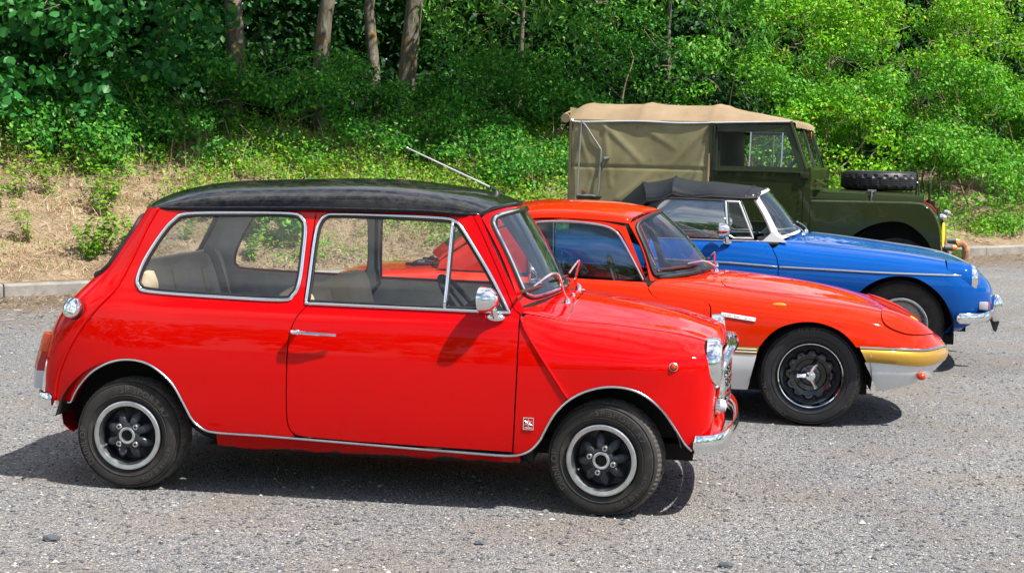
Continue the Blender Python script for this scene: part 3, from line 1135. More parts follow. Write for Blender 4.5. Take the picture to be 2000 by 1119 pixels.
def _litter():
    # straw lying on the bank and along the kerb
    n = 34000
    s = np.where(RNG.uniform(0, 1, n) < .5, RNG.uniform(-3, 5, n), RNG.uniform(-3, 22, n)); w = np.abs(RNG.normal(1.4, 1.3, n)) + 0.13
    P = np.array([tuple(bank_pt(a, b, 0.012)) for a, b in zip(s, w)])
    a = RNG.uniform(0, 2 * pi, n); L = RNG.gamma(2.2, 0.030, n)
    D = np.stack([np.cos(a) * L, np.sin(a) * L, RNG.normal(0.12, 0.22, n) * L + 0.3 * np.abs(np.sin(a)) * L * (np.sin(a) > 0)], 1)
    o = blades('dry_grass', P, D, RNG.uniform(0.0012, 0.0034, n), 'dry_straw')
    tag(o, 'dry straw and dead stems lying on the bank', kind='stuff')
    n = 9000
    s = np.where(RNG.uniform(0, 1, n) < .6, RNG.uniform(-3, 4, n), RNG.uniform(-3, 20, n)); w = -np.abs(RNG.gamma(1.8, 0.42, n)) - 0.01
    P = np.array([tuple(kerb_pt(a, b, 0.008)) for a, b in zip(s, w)])
    P[:, 2] = [ground_z(p[0], p[1]) + 0.008 for p in P]
    a = RNG.normal(0.55, 0.8, n); L = RNG.gamma(2.0, 0.030, n)
    D = np.stack([np.cos(a) * L, np.sin(a) * L, RNG.normal(0.03, 0.05, n) * 0.4], 1)
    o = blades('straw_litter', P, D, RNG.uniform(0.0012, 0.0035, n), 'old_straw')
    tag(o, 'straw and leaf litter on the gravel along the kerb', kind='stuff')
    # standing dry stems at the top of the bank
    n = 1500
    s = RNG.uniform(-2, 12, n); w = RNG.normal(2.9, 0.7, n).clip(1.2, 4.5)
    P = np.array([tuple(bank_pt(a, b)) for a, b in zip(s, w)])
    L = RNG.gamma(6, 0.045, n)
    D = np.stack([RNG.normal(0, 0.25, n) * L, RNG.normal(0, 0.25, n) * L, L], 1)
    o = blades('tall_dry_grass', P, D, RNG.uniform(0.002, 0.005, n), 'dry_straw')
    tag(o, 'standing dead grass stems at the top of the bank', kind='stuff')
    # short matted dead grass on the open slope
    n = 12000
    s = RNG.uniform(-3, 9, n); w = RNG.uniform(.16, 3.0, n)
    keep = np.sin(s * 3.1 + w * 2.3) + np.sin(w * 5.2 - s * 1.7) + RNG.normal(0, .7, n) > -.2
    s = s[keep]; w = w[keep]; n = len(s)
    P = np.array([tuple(bank_pt(a, b)) for a, b in zip(s, w)])
    L = RNG.gamma(3.0, 0.028, n)
    D = np.stack([RNG.normal(0, .5, n) * L, RNG.normal(-.2, .5, n) * L, L], 1)
    o = blades('dead_turf', P, D, RNG.uniform(0.0015, 0.0035, n), 'dry_straw')
    tag(o, 'short matted dead grass on the open slope', kind='stuff')
    # loose stones on the gravel
    n = 24000
    d = 5.0 + 9.5 * RNG.beta(1.1, 2.2, n)
    x = d * RNG.uniform(-0.36, 0.36, n)
    r = RNG.gamma(4.0, 0.00095, n) + 0.0016
    base = np.array([(1, 0, 0), (0.3, 0.95, 0), (-0.85, 0.5, 0), (-0.7, -0.7, 0), (0.4, -0.9, 0), (0.15, 0.1, 0.75), (0, 0, -0.5)])
    F0 = np.array([(0, 1, 5), (1, 2, 5), (2, 3, 5), (3, 4, 5), (4, 0, 5), (1, 0, 6), (2, 1, 6), (3, 2, 6), (4, 3, 6), (0, 4, 6)])
    jit = 1 + RNG.normal(0, 0.18, (n, 7, 1))
    ang = RNG.uniform(0, 2 * pi, n); ca, sa = np.cos(ang), np.sin(ang)
    B = base[None] * jit * np.stack([r * RNG.uniform(0.9, 1.6, n), r, r * RNG.uniform(0.6, 1.0, n)], 1)[:, None, :]
    X = B[:, :, 0] * ca[:, None] - B[:, :, 1] * sa[:, None]; Y = B[:, :, 0] * sa[:, None] + B[:, :, 1] * ca[:, None]
    Z = B[:, :, 2] + r[:, None] * 0.25
    gz = np.array([ground_z(a, b) for a, b in zip(x, d)])
    V = np.stack([X + x[:, None], Y + d[:, None], Z + gz[:, None]], 2).reshape(-1, 3)
    F = (np.arange(n)[:, None, None] * 7 + F0[None]).reshape(-1, 3).tolist()
    o = mesh_obj('loose_gravel', V, F, 'pebbles', smooth=False)
    tag(o, 'loose small stones strewn over the gravel', kind='stuff')
    # a few larger stones that stand out
    spots = [(-1.69, 5.62, 0.026, 'lone dark grey stone lying on gravel before the rear wheel'), (0.80, 5.48, 0.022, 'dark flat stone on gravel in front of the coupe'),
             (-0.10, 5.72, 0.016, 'grey chip of stone on gravel below the saloon door'), (1.42, 5.42, 0.014, 'small dark stone near the lower corner of the gravel')]
    for x0, y0, r0, lab in spots:
        bm = bmesh.new()
        bmesh.ops.create_icosphere(bm, subdivisions=2, radius=1)
        for v in bm.verts:
            k = 1 + 0.22 * sin(v.co.x * 5 + x0 * 9) * cos(v.co.y * 4 + y0 * 5) + random.uniform(-.06, .06)
            v.co = Vector((v.co.x * 1.25, v.co.y * 0.9, v.co.z * 0.6)) * k * r0
        me = bpy.data.meshes.new('stone'); bm.to_mesh(me); bm.free()
        me.materials.append(MATS['dark_stone_mat'])
        o = bpy.data.objects.new('stone', me); o.location = (x0, y0, ground_z(x0, y0) + r0 * 0.35)
        link(o); tag(o, lab, 'stone', 'stones on the gravel')


_litter()


# ------------------------------------------------------------------ small red saloon with black roof (nearest car)
def build_mini():
    car = empty('small_red_saloon', (-1.53248, 7.16391, 0.0), -TH)
    tag(car, 'small bright red two door saloon with a black roof, nearest to the viewer', 'car', 'cars parked in a row')
    # --- side skin: half width as a function of x and z
    xs = [-0.46, -0.36, -0.22, -0.05, 0.25, 0.75, 1.25, 1.70, 2.05, 2.30, 2.46]
    pl = [0.585, 0.630, 0.668, 0.688, 0.700, 0.705, 0.705, 0.700, 0.690, 0.672, 0.640]
    zs = [0.10, 0.24, 0.38, 0.50, 0.62, 0.72, 0.79, 0.84, 0.90, 1.05, 1.26]
    dz = [-0.040, -0.013, -0.002, 0.0, -0.003, -0.013, -0.028, -0.048, -0.070, -0.108, -0.163]
    net = [[(x, p + d, z) for z, d in zip(zs, dz)] for x, p in zip(xs, pl)]
    side = Surf(net, uk=xs, vk=zs)
    # --- outlines in side view
    seam_r = [(0.085, 1.207), (0.045, 1.13), (0.0, 1.02), (-0.068, 0.868), (-0.135, 0.79), (-0.207, 0.700), (-0.262, 0.615), (-0.312, 0.515), (-0.338, 0.43), (-0.347, 0.366)]
    arch_r = [(-0.262, 0.366), (-0.227, 0.429), (-0.167, 0.496), (-0.087, 0.545), (0.0, 0.566), (0.086, 0.557), (0.152, 0.523), (0.212, 0.469), (0.258, 0.395), (0.292, 0.333), (0.325, 0.298), (0.377, 0.276), (0.482, 0.272)]
    arch_f = [(1.60, 0.240), (1.676, 0.242), (1.736, 0.262), (1.778, 0.305), (1.806, 0.361), (1.843, 0.426), (1.899, 0.484), (1.97, 0.524), (2.053, 0.544), (2.136, 0.540), (2.208, 0.512), (2.275, 0.457), (2.325, 0.39), (2.367, 0.325), (2.40, 0.292)]
    ar = curve(arch_r, 4); af = curve(arch_f, 4)
    door_rear = curve([(0.782, 0.822), (0.745, 0.775), (0.722, 0.715), (0.714, 0.640), (0.712, 0.50), (0.714, 0.380), (0.722, 0.318), (0.750, 0.285), (0.800, 0.276)], 3)
    door_front = [(1.668, 0.257), (1.673, 0.40), (1.678, 0.60), (1.680, 0.822)]
    aseam = [(1.688, 0.806), (1.705, 0.765), (1.735, 0.718), (1.805, 0.616), (1.893, 0.488)]
    win_r = curve([(0.022, 0.91), (0.048, 0.990), (0.110, 1.098), (0.160, 1.158), (0.219, 1.188), (0.442, 1.199), (0.676, 1.203), (0.726, 1.185), (0.746, 1.145), (0.746, 1.043), (0.738, 0.911), (0.716, 0.862), (0.668, 0.842), (0.38, 0.845), (0.085, 0.855), (0.035, 0.872)], 4, True)
    win_d = np.concatenate([curve([(0.776, 0.832), (0.780, 0.932), (0.790, 1.096), (0.803, 1.166), (0.830, 1.198), (0.875, 1.206), (1.087, 1.207), (1.332, 1.202), (1.385, 1.190), (1.420, 1.160), (1.540, 0.990), (1.640, 0.826)], 4), [(1.503, 0.827), (1.035, 0.830)]])
    gut = [(0.085, 1.207), (0.425, 1.216), (0.75, 1.225), (1.10, 1.228), (1.415, 1.224), (1.462, 1.215)]
    G4 = 0.0028
    # quarter panel: rear seam, arch, sill line, door gap, belt, rear window surround up to the gutter
    quarter = np.concatenate([seam_r[::1], ar[:], [(0.60, 0.271), (0.714, 0.269)],
                              [(0.750 - G4 * 2, 0.276)], [(p[0] - 2 * G4, p[1] - 0.001) for p in door_rear[::-1][5:]],
                              [(0.764, 0.84), (0.768, 0.95), (0.775, 1.08), (0.785, 1.226)], [(0.425, 1.216)]])
    paint_in = ('red_paint', 'grey_trim')
    panel('quarter_panel', side, quarter, paint_in, car, side=0, holes=[shrink(win_r, 0.010)], thick=0.02, flange=0.02)
    # door: skin below the belt and window frame above, one pressing
    frame_top = [(1.46, 1.214), (1.415, 1.223), (1.10, 1.227), (0.79, 1.2255), (0.7895, 1.2255), (0.780, 1.08), (0.772, 0.95), (0.770, 0.84)]
    door = np.concatenate([frame_top, door_rear, [(1.0, 0.268), (1.35, 0.262)], door_front, [(1.655, 0.84), (1.60, 0.95), (1.52, 1.105)]])
    panel('door', side, door, paint_in, car, side=0, holes=[shrink(win_d, 0.010)], thick=0.02, flange=0.02)
    # hinge panel between the door and the wing
    apan = np.concatenate([[(1.686, 0.832), (1.684, 0.60), (1.679, 0.40), (1.6745, 0.252), (1.682, 0.244)], [(1.736, 0.262), (1.778, 0.305), (1.806, 0.361), (1.843, 0.426), (1.886, 0.474)], aseam[::-1]])
    panel('hinge_panel', side, apan, paint_in, car, side=0)
    # windscreen pillar between door frame and screen
    pil = [(1.463, 1.214), (1.524, 1.105), (1.604, 0.95), (1.659, 0.84), (1.686, 0.826), (1.70, 0.835), (1.648, 0.92), (1.545, 1.105), (1.485, 1.222)]
    panel('screen_pillar', side, pil, paint_in, car, side=0)
    # sill
    sx = np.linspace(0.40, 1.70, 27)
    sn = np.array([[(x, y, z) for z, y in ((0.272 - 0.03 * (x - .4) / 1.3, 0.690), (0.262 - 0.03 * (x - .4) / 1.3, 0.686), (0.228, 0.672), (0.208, 0.660), (0.199, 0.645), (0.198, 0.45))] for x in sx])
    for sd in (-1, 1):
        a = sn.copy(); a[:, :, 1] *= sd
        G().grid(a).build('sill', 'muddy_red_sill', car)
    # --- chrome mouldings
    edge = np.concatenate([[(-0.292, 0.364)], ar, [(0.60, 0.271), (0.9, 0.262), (1.3, 0.249)], af])
    P = side.at(resample(edge, 0.025, False), off=0.003)
    strip('arch_and_sill_moulding', P, 0.0055, 'dull_chrome', car)
    for nm, w_ in (('rear_side_window_trim', win_r), ('door_window_trim', win_d)):
        P = side.at(resample(w_, 0.02), off=0.002)
        strip(nm, P, 0.0085, 'chrome', car, closed=True, flat=0.8, n=8)
        P = side.at(resample(shrink(w_, 0.012), 0.02), off=-0.001)
        strip('window_rubber', P, 0.006, 'black_trim', car, closed=True)
    P = side.at(resample([(1.376, 1.192), (1.366, 0.836)], 0.03, False), off=0.001)
    strip('window_divider', P, 0.008, 'chrome', car)
    P = side.at(resample([(1.372, 1.180), (1.362, 0.84)], 0.03, False), off=-0.004)
    strip('divider_rubber', P + np.array([0.011, 0, 0]), 0.006, 'black_trim', car)
    panel('rear_side_window', side, shrink(win_r, 0.008), 'dusty_glass', car, side=0, off=-0.006, flange=0, inner=False)
    panel('door_window', side, shrink(win_d, 0.008), 'clear_glass', car, side=0, off=-0.006, flange=0, inner=False)
    gap_path = np.concatenate([[(0.786, 1.20), (0.776, 1.05), (0.769, 0.90)], door_rear])
    strip('door_gap_backing', side.at(resample(gap_path, 0.03, False), off=-0.018), 0.010, 'black_trim', car)  # black backing added behind the door gap to block light leaks
    gap_path = [(1.680, 0.28), (1.684, 0.60), (1.684, 0.815), (1.657, 0.84), (1.602, 0.95), (1.522, 1.105), (1.463, 1.205)]
    strip('door_front_gap_backing', side.at(resample(gap_path, 0.03, False), off=-0.018), 0.010, 'black_trim', car)  # same added backing, keeps light out of the front door gap
    # --- tail: from the side seam round the corner to the centre line
    zt = np.array([0.30, 0.366, 0.43, 0.515, 0.615, 0.70, 0.79, 0.868, 1.02, 1.13, 1.207])
    xseam = np.array([-0.330, -0.347, -0.338, -0.312, -0.262, -0.207, -0.135, -0.068, 0.0, 0.045, 0.085])
    xtail = np.array([-0.420, -0.438, -0.446, -0.442, -0.420, -0.386, -0.327, -0.255, -0.128, -0.050, -0.005])
    net = []
    for z, a, b in zip(zt, xseam, xtail):
        y0 = side.at([(a, z)])[0][1]
        net.append([(a, y0, z), (a * 0.62 + b * 0.38, y0 - 0.012, z), (a * 0.25 + b * 0.75, y0 - 0.050, z + 0.0), (b, y0 - 0.13, z + 0.002), (b - 0.022, y0 * 0.42, z + 0.004), (b - 0.028, 0, z + 0.005)])
    tail = Surf(net, uk=zt, ref=(0.6, 0, 0.7))
    vmax = tail.vk[-1]
    uv_tail = [(zt[1], 0.0)] + [(z, 0.0) for z in zt[2:]] + [(zt[-1], q) for q in np.linspace(0, vmax, 10)[1:]] + [(z, vmax) for z in np.linspace(zt[-1], zt[1], 14)[1:]] + [(zt[1], q) for q in np.linspace(vmax, 0, 10)[1:-1]]
    rw0, rw1, v0 = 0.905, 1.165, tail.vk[2] - 0.01
    hole = [(rw0, vmax + 0.0), (rw0, v0 + 0.05), (rw0 + 0.02, v0 + 0.015), (rw0 + 0.05, v0), (rw1 - 0.05, v0 + 0.012), (rw1 - 0.015, v0 + 0.03), (rw1, v0 + 0.07), (rw1, vmax)]
    outl = [q for q in uv_tail]
    i0 = [i for i, q in enumerate(outl) if q[1] == vmax and q[0] < rw1][0]
    i1 = [i for i, q in enumerate(outl) if q[1] == vmax and q[0] > rw0][-1]
    cut = outl[:i0] + hole[::-1] + outl[i1 + 1:]
    cut = [p for k, p in enumerate(cut) if k == 0 or (abs(p[0] - cut[k - 1][0]) + abs(p[1] - cut[k - 1][1])) > 1e-6]
    cutd = resample(np.array(cut), 0.03)
    panel_full('tail_panel', tail, cutd, paint_in, car, uv=True, flange=0.01, thick=0.02)
    hp = resample(np.array(hole), 0.03, False)
    for_r = tail.ev(hp[:, 0], hp[:, 1])
    ring = np.concatenate([mirror_y(for_r, 1), mirror_y(for_r, -1)[::-1]])
    G().tube(ring, 0.012, 8, closed=True).build('rear_window_seal', 'black_trim', car)
    panel_full('rear_window', tail, hp, 'dusty_glass', car, uv=True, flange=0, inner=False, off=-0.004)
    # raised seam flange between side and tail
    P = side.at(resample(curve(seam_r, 3), 0.02, False), off=0.003)
    strip('rear_seam_flange', P, 0.006, 'red_paint', car)
    strip('front_seam_flange', side.at(resample(aseam, 0.02, False), off=0.002), 0.0065, 'red_paint', car)
    # --- roof
    sr = [0.0, 0.05, 0.14, 0.30, 0.5, 0.7, 0.86, 0.95, 1.0]
    gx = [0.030, 0.065, 0.20, 0.42, 0.74, 1.06, 1.31, 1.43, 1.492]
    gy = [0.500, 0.528, 0.548, 0.556, 0.562, 0.562, 0.556, 0.546, 0.520]
    gz = [1.205, 1.207, 1.211, 1.218, 1.227, 1.230, 1.227, 1.221, 1.222]
    cx = [-0.118, -0.075, 0.08, 0.36, 0.70, 1.04, 1.32, 1.47, 1.580]
    cz = [1.196, 1.232, 1.290, 1.328, 1.344, 1.347, 1.322, 1.294, 1.258]
    pr = [(0.0, 0.0), (0.03, 0.20), (0.11, 0.46), (0.26, 0.70), (0.52, 0.90), (0.78, 0.98), (1.0, 1.0)]
    net = []
    for a, b, c_, d, e in zip(gx, gy, gz, cx, cz):
        net.append([(a + (d - a) * (1 - (1 - t) ** 1.8), b * (1 - t), c_ + (e - c_) * q) for t, q in pr])
    roof = Surf(net, uk=sr, ref=(0.7, 0, 0.6))
    uvr = [(u, 0) for u in np.linspace(0, 1, 30)] + [(1, v) for v in np.linspace(0, roof.vk[-1], 14)[1:]] + [(u, roof.vk[-1]) for u in np.linspace(1, 0, 30)[1:]] + [(0, v) for v in np.linspace(roof.vk[-1], 0, 14)[1:-1]]
    panel_full('roof', roof, uvr, ('black_roof_paint', 'headlining'), car, uv=True, flange=0.012, thick=0.025, step=0.045)
    lip = roof.ev(np.linspace(0, 1, 40), np.zeros(40)) + np.array([0, 0.004, -0.003])
    rear_lip = roof.ev(np.zeros(12), np.linspace(0, roof.vk[-1], 12)); front_lip = roof.ev(np.ones(12), np.linspace(0, roof.vk[-1], 12))
    half = np.concatenate([rear_lip[::-1], lip, front_lip])
    ring = np.concatenate([mirror_y(half, 1), mirror_y(half, -1)[::-1][1:-1]])
    G().tube(ring, 0.0085, 8, closed=True).build('gutter', 'black_roof_paint', car, sharp=None)
    # --- windscreen and its frame
    yb = [0.0, 0.2, 0.38, 0.50, 0.575]
    bot = [(1.802, 0, 0.880), (1.790, 0.20, 0.877), (1.752, 0.38, 0.868), (1.708, 0.50, 0.858), (1.672, 0.575, 0.846)]
    top = [(1.578, 0, 1.252), (1.566, 0.18, 1.249), (1.540, 0.34, 1.240), (1.508, 0.46, 1.228), (1.484, 0.522, 1.218)]
    net = [[tuple(np.array(b) * (1 - t) + np.array(a) * t + np.array([0.012 * sin(pi * t), 0, 0.006 * sin(pi * t)])) for b, a in zip(bot, top)] for t in (0, 0.33, 0.66, 1.0)]
    scr = Surf(net, uk=[0, 0.33, 0.66, 1.0], ref=(0.8, 0, 0.8))
    vm = scr.vk[-1]
    full = [(0, vm), (0.33, vm), (0.66, vm), (1, vm), (1, vm * 0.5), (1, 0), (0.5, 0), (0, 0), (0, vm * 0.5)]
    gl = [(0.035, 0), (0.035, vm * 0.5), (0.040, vm * 0.78), (0.07, vm * 0.88), (0.16, vm * 0.925), (0.5, vm * 0.935), (0.82, vm * 0.925), (0.905, vm * 0.88), (0.935, vm * 0.78), (0.94, vm * 0.5), (0.94, 0)]
    glc = curve(gl, 4)
    frm = [(0, vm), (0.33, vm), (0.66, vm), (1, vm), (1, vm * .5), (1, 0)] + [tuple(p) for p in glc[::-1]] + [(0, 0), (0, vm * .5)]
    panel_full('screen_surround', scr, resample(np.array(frm), 0.03), paint_in, car, uv=True, flange=0.008, thick=0.02)
    panel_full('windscreen', scr, glc, 'screen_glass', car, uv=True, flange=0, inner=False, off=-0.003)
    rg = scr.ev(glc[:, 0], glc[:, 1])
    ring = np.concatenate([mirror_y(rg, 1), mirror_y(rg, -1)[::-1]])
    G().tube(ring, 0.012, 8, closed=True).build('windscreen_seal', 'black_trim', car)
    ring2 = np.concatenate([mirror_y(rg, 1), mirror_y(rg, -1)[::-1]]) + np.array([0.008, 0, 0.006])
    G().tube(ring2, 0.006, 6, closed=True).build('windscreen_trim', 'chrome', car)
    # --- front clip: wing, bonnet, scuttle on one skin
    def sect(x, zc, y_sh, z_sh, y_cr, z_cr, w0):
        s_ = lambda z: float(side.at([(min(x, 2.45), z)])[0][1]) - w0
        return [(x, s_(0.12), 0.12), (x, s_(0.30), 0.30), (x, s_(0.45), 0.45), (x, s_(0.58), 0.58), (x, s_(0.66) - 0.004, 0.66), (x, y_sh, z_sh), (x, y_cr, z_cr), (x, y_cr * 0.80, z_cr + (zc - z_cr) * 0.30), (x, y_cr * 0.42, z_cr + (zc - z_cr) * 0.82), (x, 0, zc)]
    st = [sect(1.64, 0.885, 0.662, 0.770, 0.60, 0.835, 0), sect(1.72, 0.880, 0.655, 0.752, 0.59, 0.815, 0), sect(1.84, 0.868, 0.640, 0.742, 0.575, 0.790, 0), sect(2.00, 0.848, 0.628, 0.736, 0.555, 0.780, 0),
          sect(2.15, 0.826, 0.615, 0.730, 0.540, 0.768, 0), sect(2.28, 0.803, 0.602, 0.720, 0.525, 0.755, 0.002), sect(2.37, 0.782, 0.588, 0.706, 0.510, 0.740, 0.008), sect(2.43, 0.762, 0.570, 0.690, 0.496, 0.722, 0.020)]
    st.append([(2.455, 0.55, 0.12), (2.462, 0.58, 0.30), (2.466, 0.59, 0.45), (2.468, 0.592, 0.58), (2.470, 0.58, 0.65), (2.474, 0.535, 0.690), (2.480, 0.47, 0.700), (2.490, 0.38, 0.712), (2.502, 0.20, 0.728), (2.506, 0, 0.732)])
    st.append([(2.462, 0.48, 0.12), (2.474, 0.52, 0.30), (2.482, 0.54, 0.45), (2.486, 0.545, 0.57), (2.490, 0.53, 0.62), (2.494, 0.49, 0.645), (2.500, 0.44, 0.655), (2.508, 0.36, 0.668), (2.520, 0.19, 0.678), (2.524, 0, 0.680)])
    st.append([(2.464, 0.38, 0.12), (2.478, 0.42, 0.30), (2.486, 0.45, 0.42), (2.492, 0.46, 0.54), (2.495, 0.45, 0.58), (2.499, 0.42, 0.60), (2.505, 0.38, 0.61), (2.512, 0.31, 0.62), (2.524, 0.16, 0.63), (2.528, 0, 0.632)])
    uk = [1.64, 1.72, 1.84, 2.0, 2.15, 2.28, 2.37, 2.43, 2.475, 2.51, 2.545]
    frt = Surf(st, uk=uk, nd=(120, 80), ref=(1.6, 0, 0.4))
    vt = frt.vk[-1]
    # wing outline on that skin (u = along the car, v = round the section)
    def v_at(x, z):
        q = frt.inv([(x, z)])[0]; return (float(q[0]), float(q[1]))
    v_hood = frt.vk[6] + 0.012
    low = [v_at(*p) for p in resample([(1.893, 0.488)] + [tuple(p) for p in af if p[0] > 1.90], 0.02, False)]
    uend = 2.545
    seamw = [v_at(*p) for p in resample(aseam, 0.03, False)]
    wing = seamw[:-1] + low + [(2.43, v_at(2.42, 0.29)[1]), (2.47, frt.vk[1]), (2.50, frt.vk[1]), (uend, frt.vk[1])] + [(uend, v) for v in np.linspace(frt.vk[1], v_hood, 10)[1:]] + [(u, v_hood) for u in np.linspace(uend, 1.86, 22)[1:]] + [(1.80, v_hood - 0.004), (1.74, v_hood - 0.010), (1.70, v_hood - 0.018)]
    panel('front_wing', frt, np.array(wing), paint_in, car, side=0, uv=True, flange=0.012, thick=0.02, step=0.03)
    vb = v_hood + 0.006
    def ucurve(v):    # rear edge of the bonnet: bows forward at the sides towards the wings
        t = (v - vb) / (vt - vb)
        return 1.866 + 0.012 * t
    bon = [(ucurve(v), v) for v in np.linspace(vb, vt, 14)] + [(u, vt) for u in np.linspace(1.878, 2.50, 20)[1:]] + [(2.50, v) for v in np.linspace(vt, vb, 14)[1:]] + [(u, vb) for u in np.linspace(2.50, 1.866, 20)[1:-1]]
    panel_full('bonnet', frt, np.array(bon), paint_in, car, uv=True, flange=0.012, thick=0.02, step=0.03)
    scu = [(ucurve(v) - 0.006, v) for v in np.linspace(vb, vt, 14)] + [(1.80, vt), (1.76, vt), (1.76, vt - 0.2), (1.70, vt - 0.42), (1.655, vb + 0.01), (1.655, vb - 0.014), (1.70, vb - 0.018), (1.74, vb - 0.010), (1.80, vb - 0.004)]
    panel_full('scuttle', frt, np.array(scu), paint_in, car, uv=True, flange=0.008, thick=0.02, step=0.03)
    # nose panel behind the grille opening
    fr_end = [(uend, v) for v in np.linspace(frt.vk[1], vt, 26)]
    E_ = frt.ev(np.array([q[0] for q in fr_end]), np.array([q[1] for q in fr_end]))
    ring = np.concatenate([mirror_y(E_, 1), mirror_y(E_, -1)[::-1]])
    Vn = ring.tolist(); Vn.append((2.470, 0, 0.45)); nn = len(ring)
    mesh_obj('grille_backing', Vn, [(i, (i + 1) % nn, nn) for i in range(nn)], 'underbody', car)
    # bonnet front lip and moustache
    ub = frt.ev(np.full(14, 2.51), np.linspace(vb, vt, 14))
    ring = np.concatenate([mirror_y(ub, -1), mirror_y(ub, 1)[::-1][1:]])
    G().tube(ring + np.array([0.012, 0, 0.002]), 0.010, 8).build('bonnet_trim', 'chrome', car)
    must = [(2.505, -0.43, 0.60), (2.525, -0.40, 0.645), (2.545, -0.30, 0.668), (2.558, -0.15, 0.675), (2.562, 0, 0.676), (2.558, 0.15, 0.675), (2.545, 0.30, 0.668), (2.525, 0.40, 0.645), (2.505, 0.43, 0.60)]
    G().tube(curve(must, 4), 0.017, 8, flat=0.8).build('grille_moustache', 'chrome', car)
    for k in range(8):
        z = 0.44 + k * 0.026
        hw = 0.40 - 0.02 * abs(k - 4)
        path = [(2.500 + 0.045 * (1 - (y / 0.42) ** 2), y, z) for y in np.linspace(-hw, hw, 15)]
        G().tube(path, 0.007, 6, flat=0.6).build('grille_bar', 'gloss_black' if k % 2 else 'dull_chrome', car)
    gp = [(2.50, sd, z) for sd, z in ()]
    for sd in (-1, 1):
        G().tube([(2.502, sd * 0.415, 0.62), (2.512, sd * 0.425, 0.54), (2.512, sd * 0.405, 0.46), (2.505, sd * 0.36, 0.425)], 0.011, 8).build('grille_side_trim', 'chrome', car)
        # headlamp: bowl, chrome ring, lens
        hb = G()
        hb.mat(0).lathe([(0.086, 0.050), (0.100, 0.044), (0.107, 0.030), (0.108, 0.008), (0.106, -0.010)], 'x', (2.456, sd * 0.495, 0.635), 40)
        hb.build('headlamp_ring', 'chrome', car)
        hl = G().lathe([(0.088, 0.044), (0.07, 0.052), (0.04, 0.058), (0.0, 0.060)], 'x', (2.456, sd * 0.495, 0.635), 32)
        hl.build('headlamp_lens', 'lamp_glass', car)
        G().lathe([(0.088, 0.044), (0.06, 0.012), (0.02, 0.0), (0.0, 0.0)], 'x', (2.456, sd * 0.495, 0.635), 24).build('headlamp_reflector', 'chrome', car)
        # front indicator and side light below
        lm = G(); lm.mat(0).lathe([(0.036, 0.0), (0.038, 0.018), (0.030, 0.022)], 'x', (2.488, sd * 0.475, 0.455), 20)
        lm.mat(1).lathe([(0.032, 0.018), (0.024, 0.040), (0.0, 0.048)], 'x', (2.488, sd * 0.475, 0.455), 20)
        lm.build('front_indicator', ('chrome', 'clear_lens'), car)
        G().tube([(2.498, sd * 0.455, 0.60), (2.505, sd * 0.45, 0.54), (2.500, sd * 0.46, 0.49)], 0.014, 8).build('grille_wing_trim', 'chrome', car)
        # side repeater
        p = frt.at([(2.316, 0.634)])[0]
        rp = G(); rp.mat(0).lathe([(0.0185, 0.006), (0.0185, -0.004), (0.015, -0.007)], 'y', (p[0], sd * (p[1]), p[2]), 20)
        rp.mat(1).lathe([(0.0145, -0.004 if sd < 0 else 0.004), (0.010, -0.013 if sd < 0 else 0.013), (0.0, -0.016 if sd < 0 else 0.016)], 'y', (p[0], sd * p[1], p[2]), 20)
        rp.build('side_repeater', ('dull_chrome', 'orange_lens'), car)
    # apron under the nose and front bumper
    ap = []
    for y in np.linspace(-0.60, 0.60, 25):
        t = abs(y) / 0.60
        xf = 2.535 - 0.085 * t ** 3
        ap.append([(xf - 0.075, y, 0.415), (xf - 0.045, y, 0.370), (xf - 0.012, y, 0.335), (xf - 0.008, y, 0.300), (xf - 0.03, y, 0.275), (xf - 0.09, y, 0.262)])
    G().grid(np.array(ap)).build('front_apron', 'red_paint', car)
    def bumper(name, pts, h=0.038, t=0.022):
        V = []; F = []
        prof = [(-0.5, 0.0), (-0.42, 0.55), (-0.15, 0.95), (0.15, 0.95), (0.42, 0.55), (0.5, 0.0), (0.3, -0.35), (-0.3, -0.35)]
        P = [Vector(p) for p in pts]; k = len(P)
        for i in range(k):
            tg = (P[min(i + 1, k - 1)] - P[max(i - 1, 0)]); tg.z = 0; tg.normalize()
            o = Vector((tg.y, -tg.x, 0))
            e = 1.0 if 0 < i < k - 1 else 0.55
            for a, b in prof:
                V.append(P[i] + o * b * t + Vector((0, 0, a * h * 2 * e)))
        m = len(prof)
        for i in range(k - 1):
            for j in range(m):
                F.append((i * m + j, i * m + (j + 1) % m, (i + 1) * m + (j + 1) % m, (i + 1) * m + j))
        F.append(list(range(m))); F.append([(k - 1) * m + j for j in range(m)])
        return G().add(V, F).build(name, 'chrome', car, sharp=50)
    # going from the left side round the nose to the right
    bumper('front_bumper', curve([(2.405, 0.655, 0.318), (2.45, 0.648, 0.318), (2.510, 0.600, 0.322), (2.548, 0.48, 0.328), (2.574, 0.25, 0.332), (2.580, 0, 0.333), (2.574, -0.25, 0.332), (2.548, -0.48, 0.328), (2.510, -0.600, 0.322), (2.45, -0.648, 0.318), (2.405, -0.655, 0.318)], 4))
    bumper('rear_bumper', curve([(-0.362, -0.632, 0.36), (-0.42, -0.618, 0.36), (-0.462, -0.53, 0.36), (-0.485, -0.25, 0.36), (-0.49, 0, 0.36), (-0.485, 0.25, 0.36), (-0.462, 0.53, 0.36), (-0.42, 0.618, 0.36), (-0.362, 0.632, 0.36)], 4), h=0.034)
    G().prism([(0.02, 0.262), (0.055, 0.262), (0.035, 0.185), (0.018, 0.185)], 2.44, 2.455, 'yz').build('towing_bracket', 'underbody', car)
    # lower tail valance
    tv = []
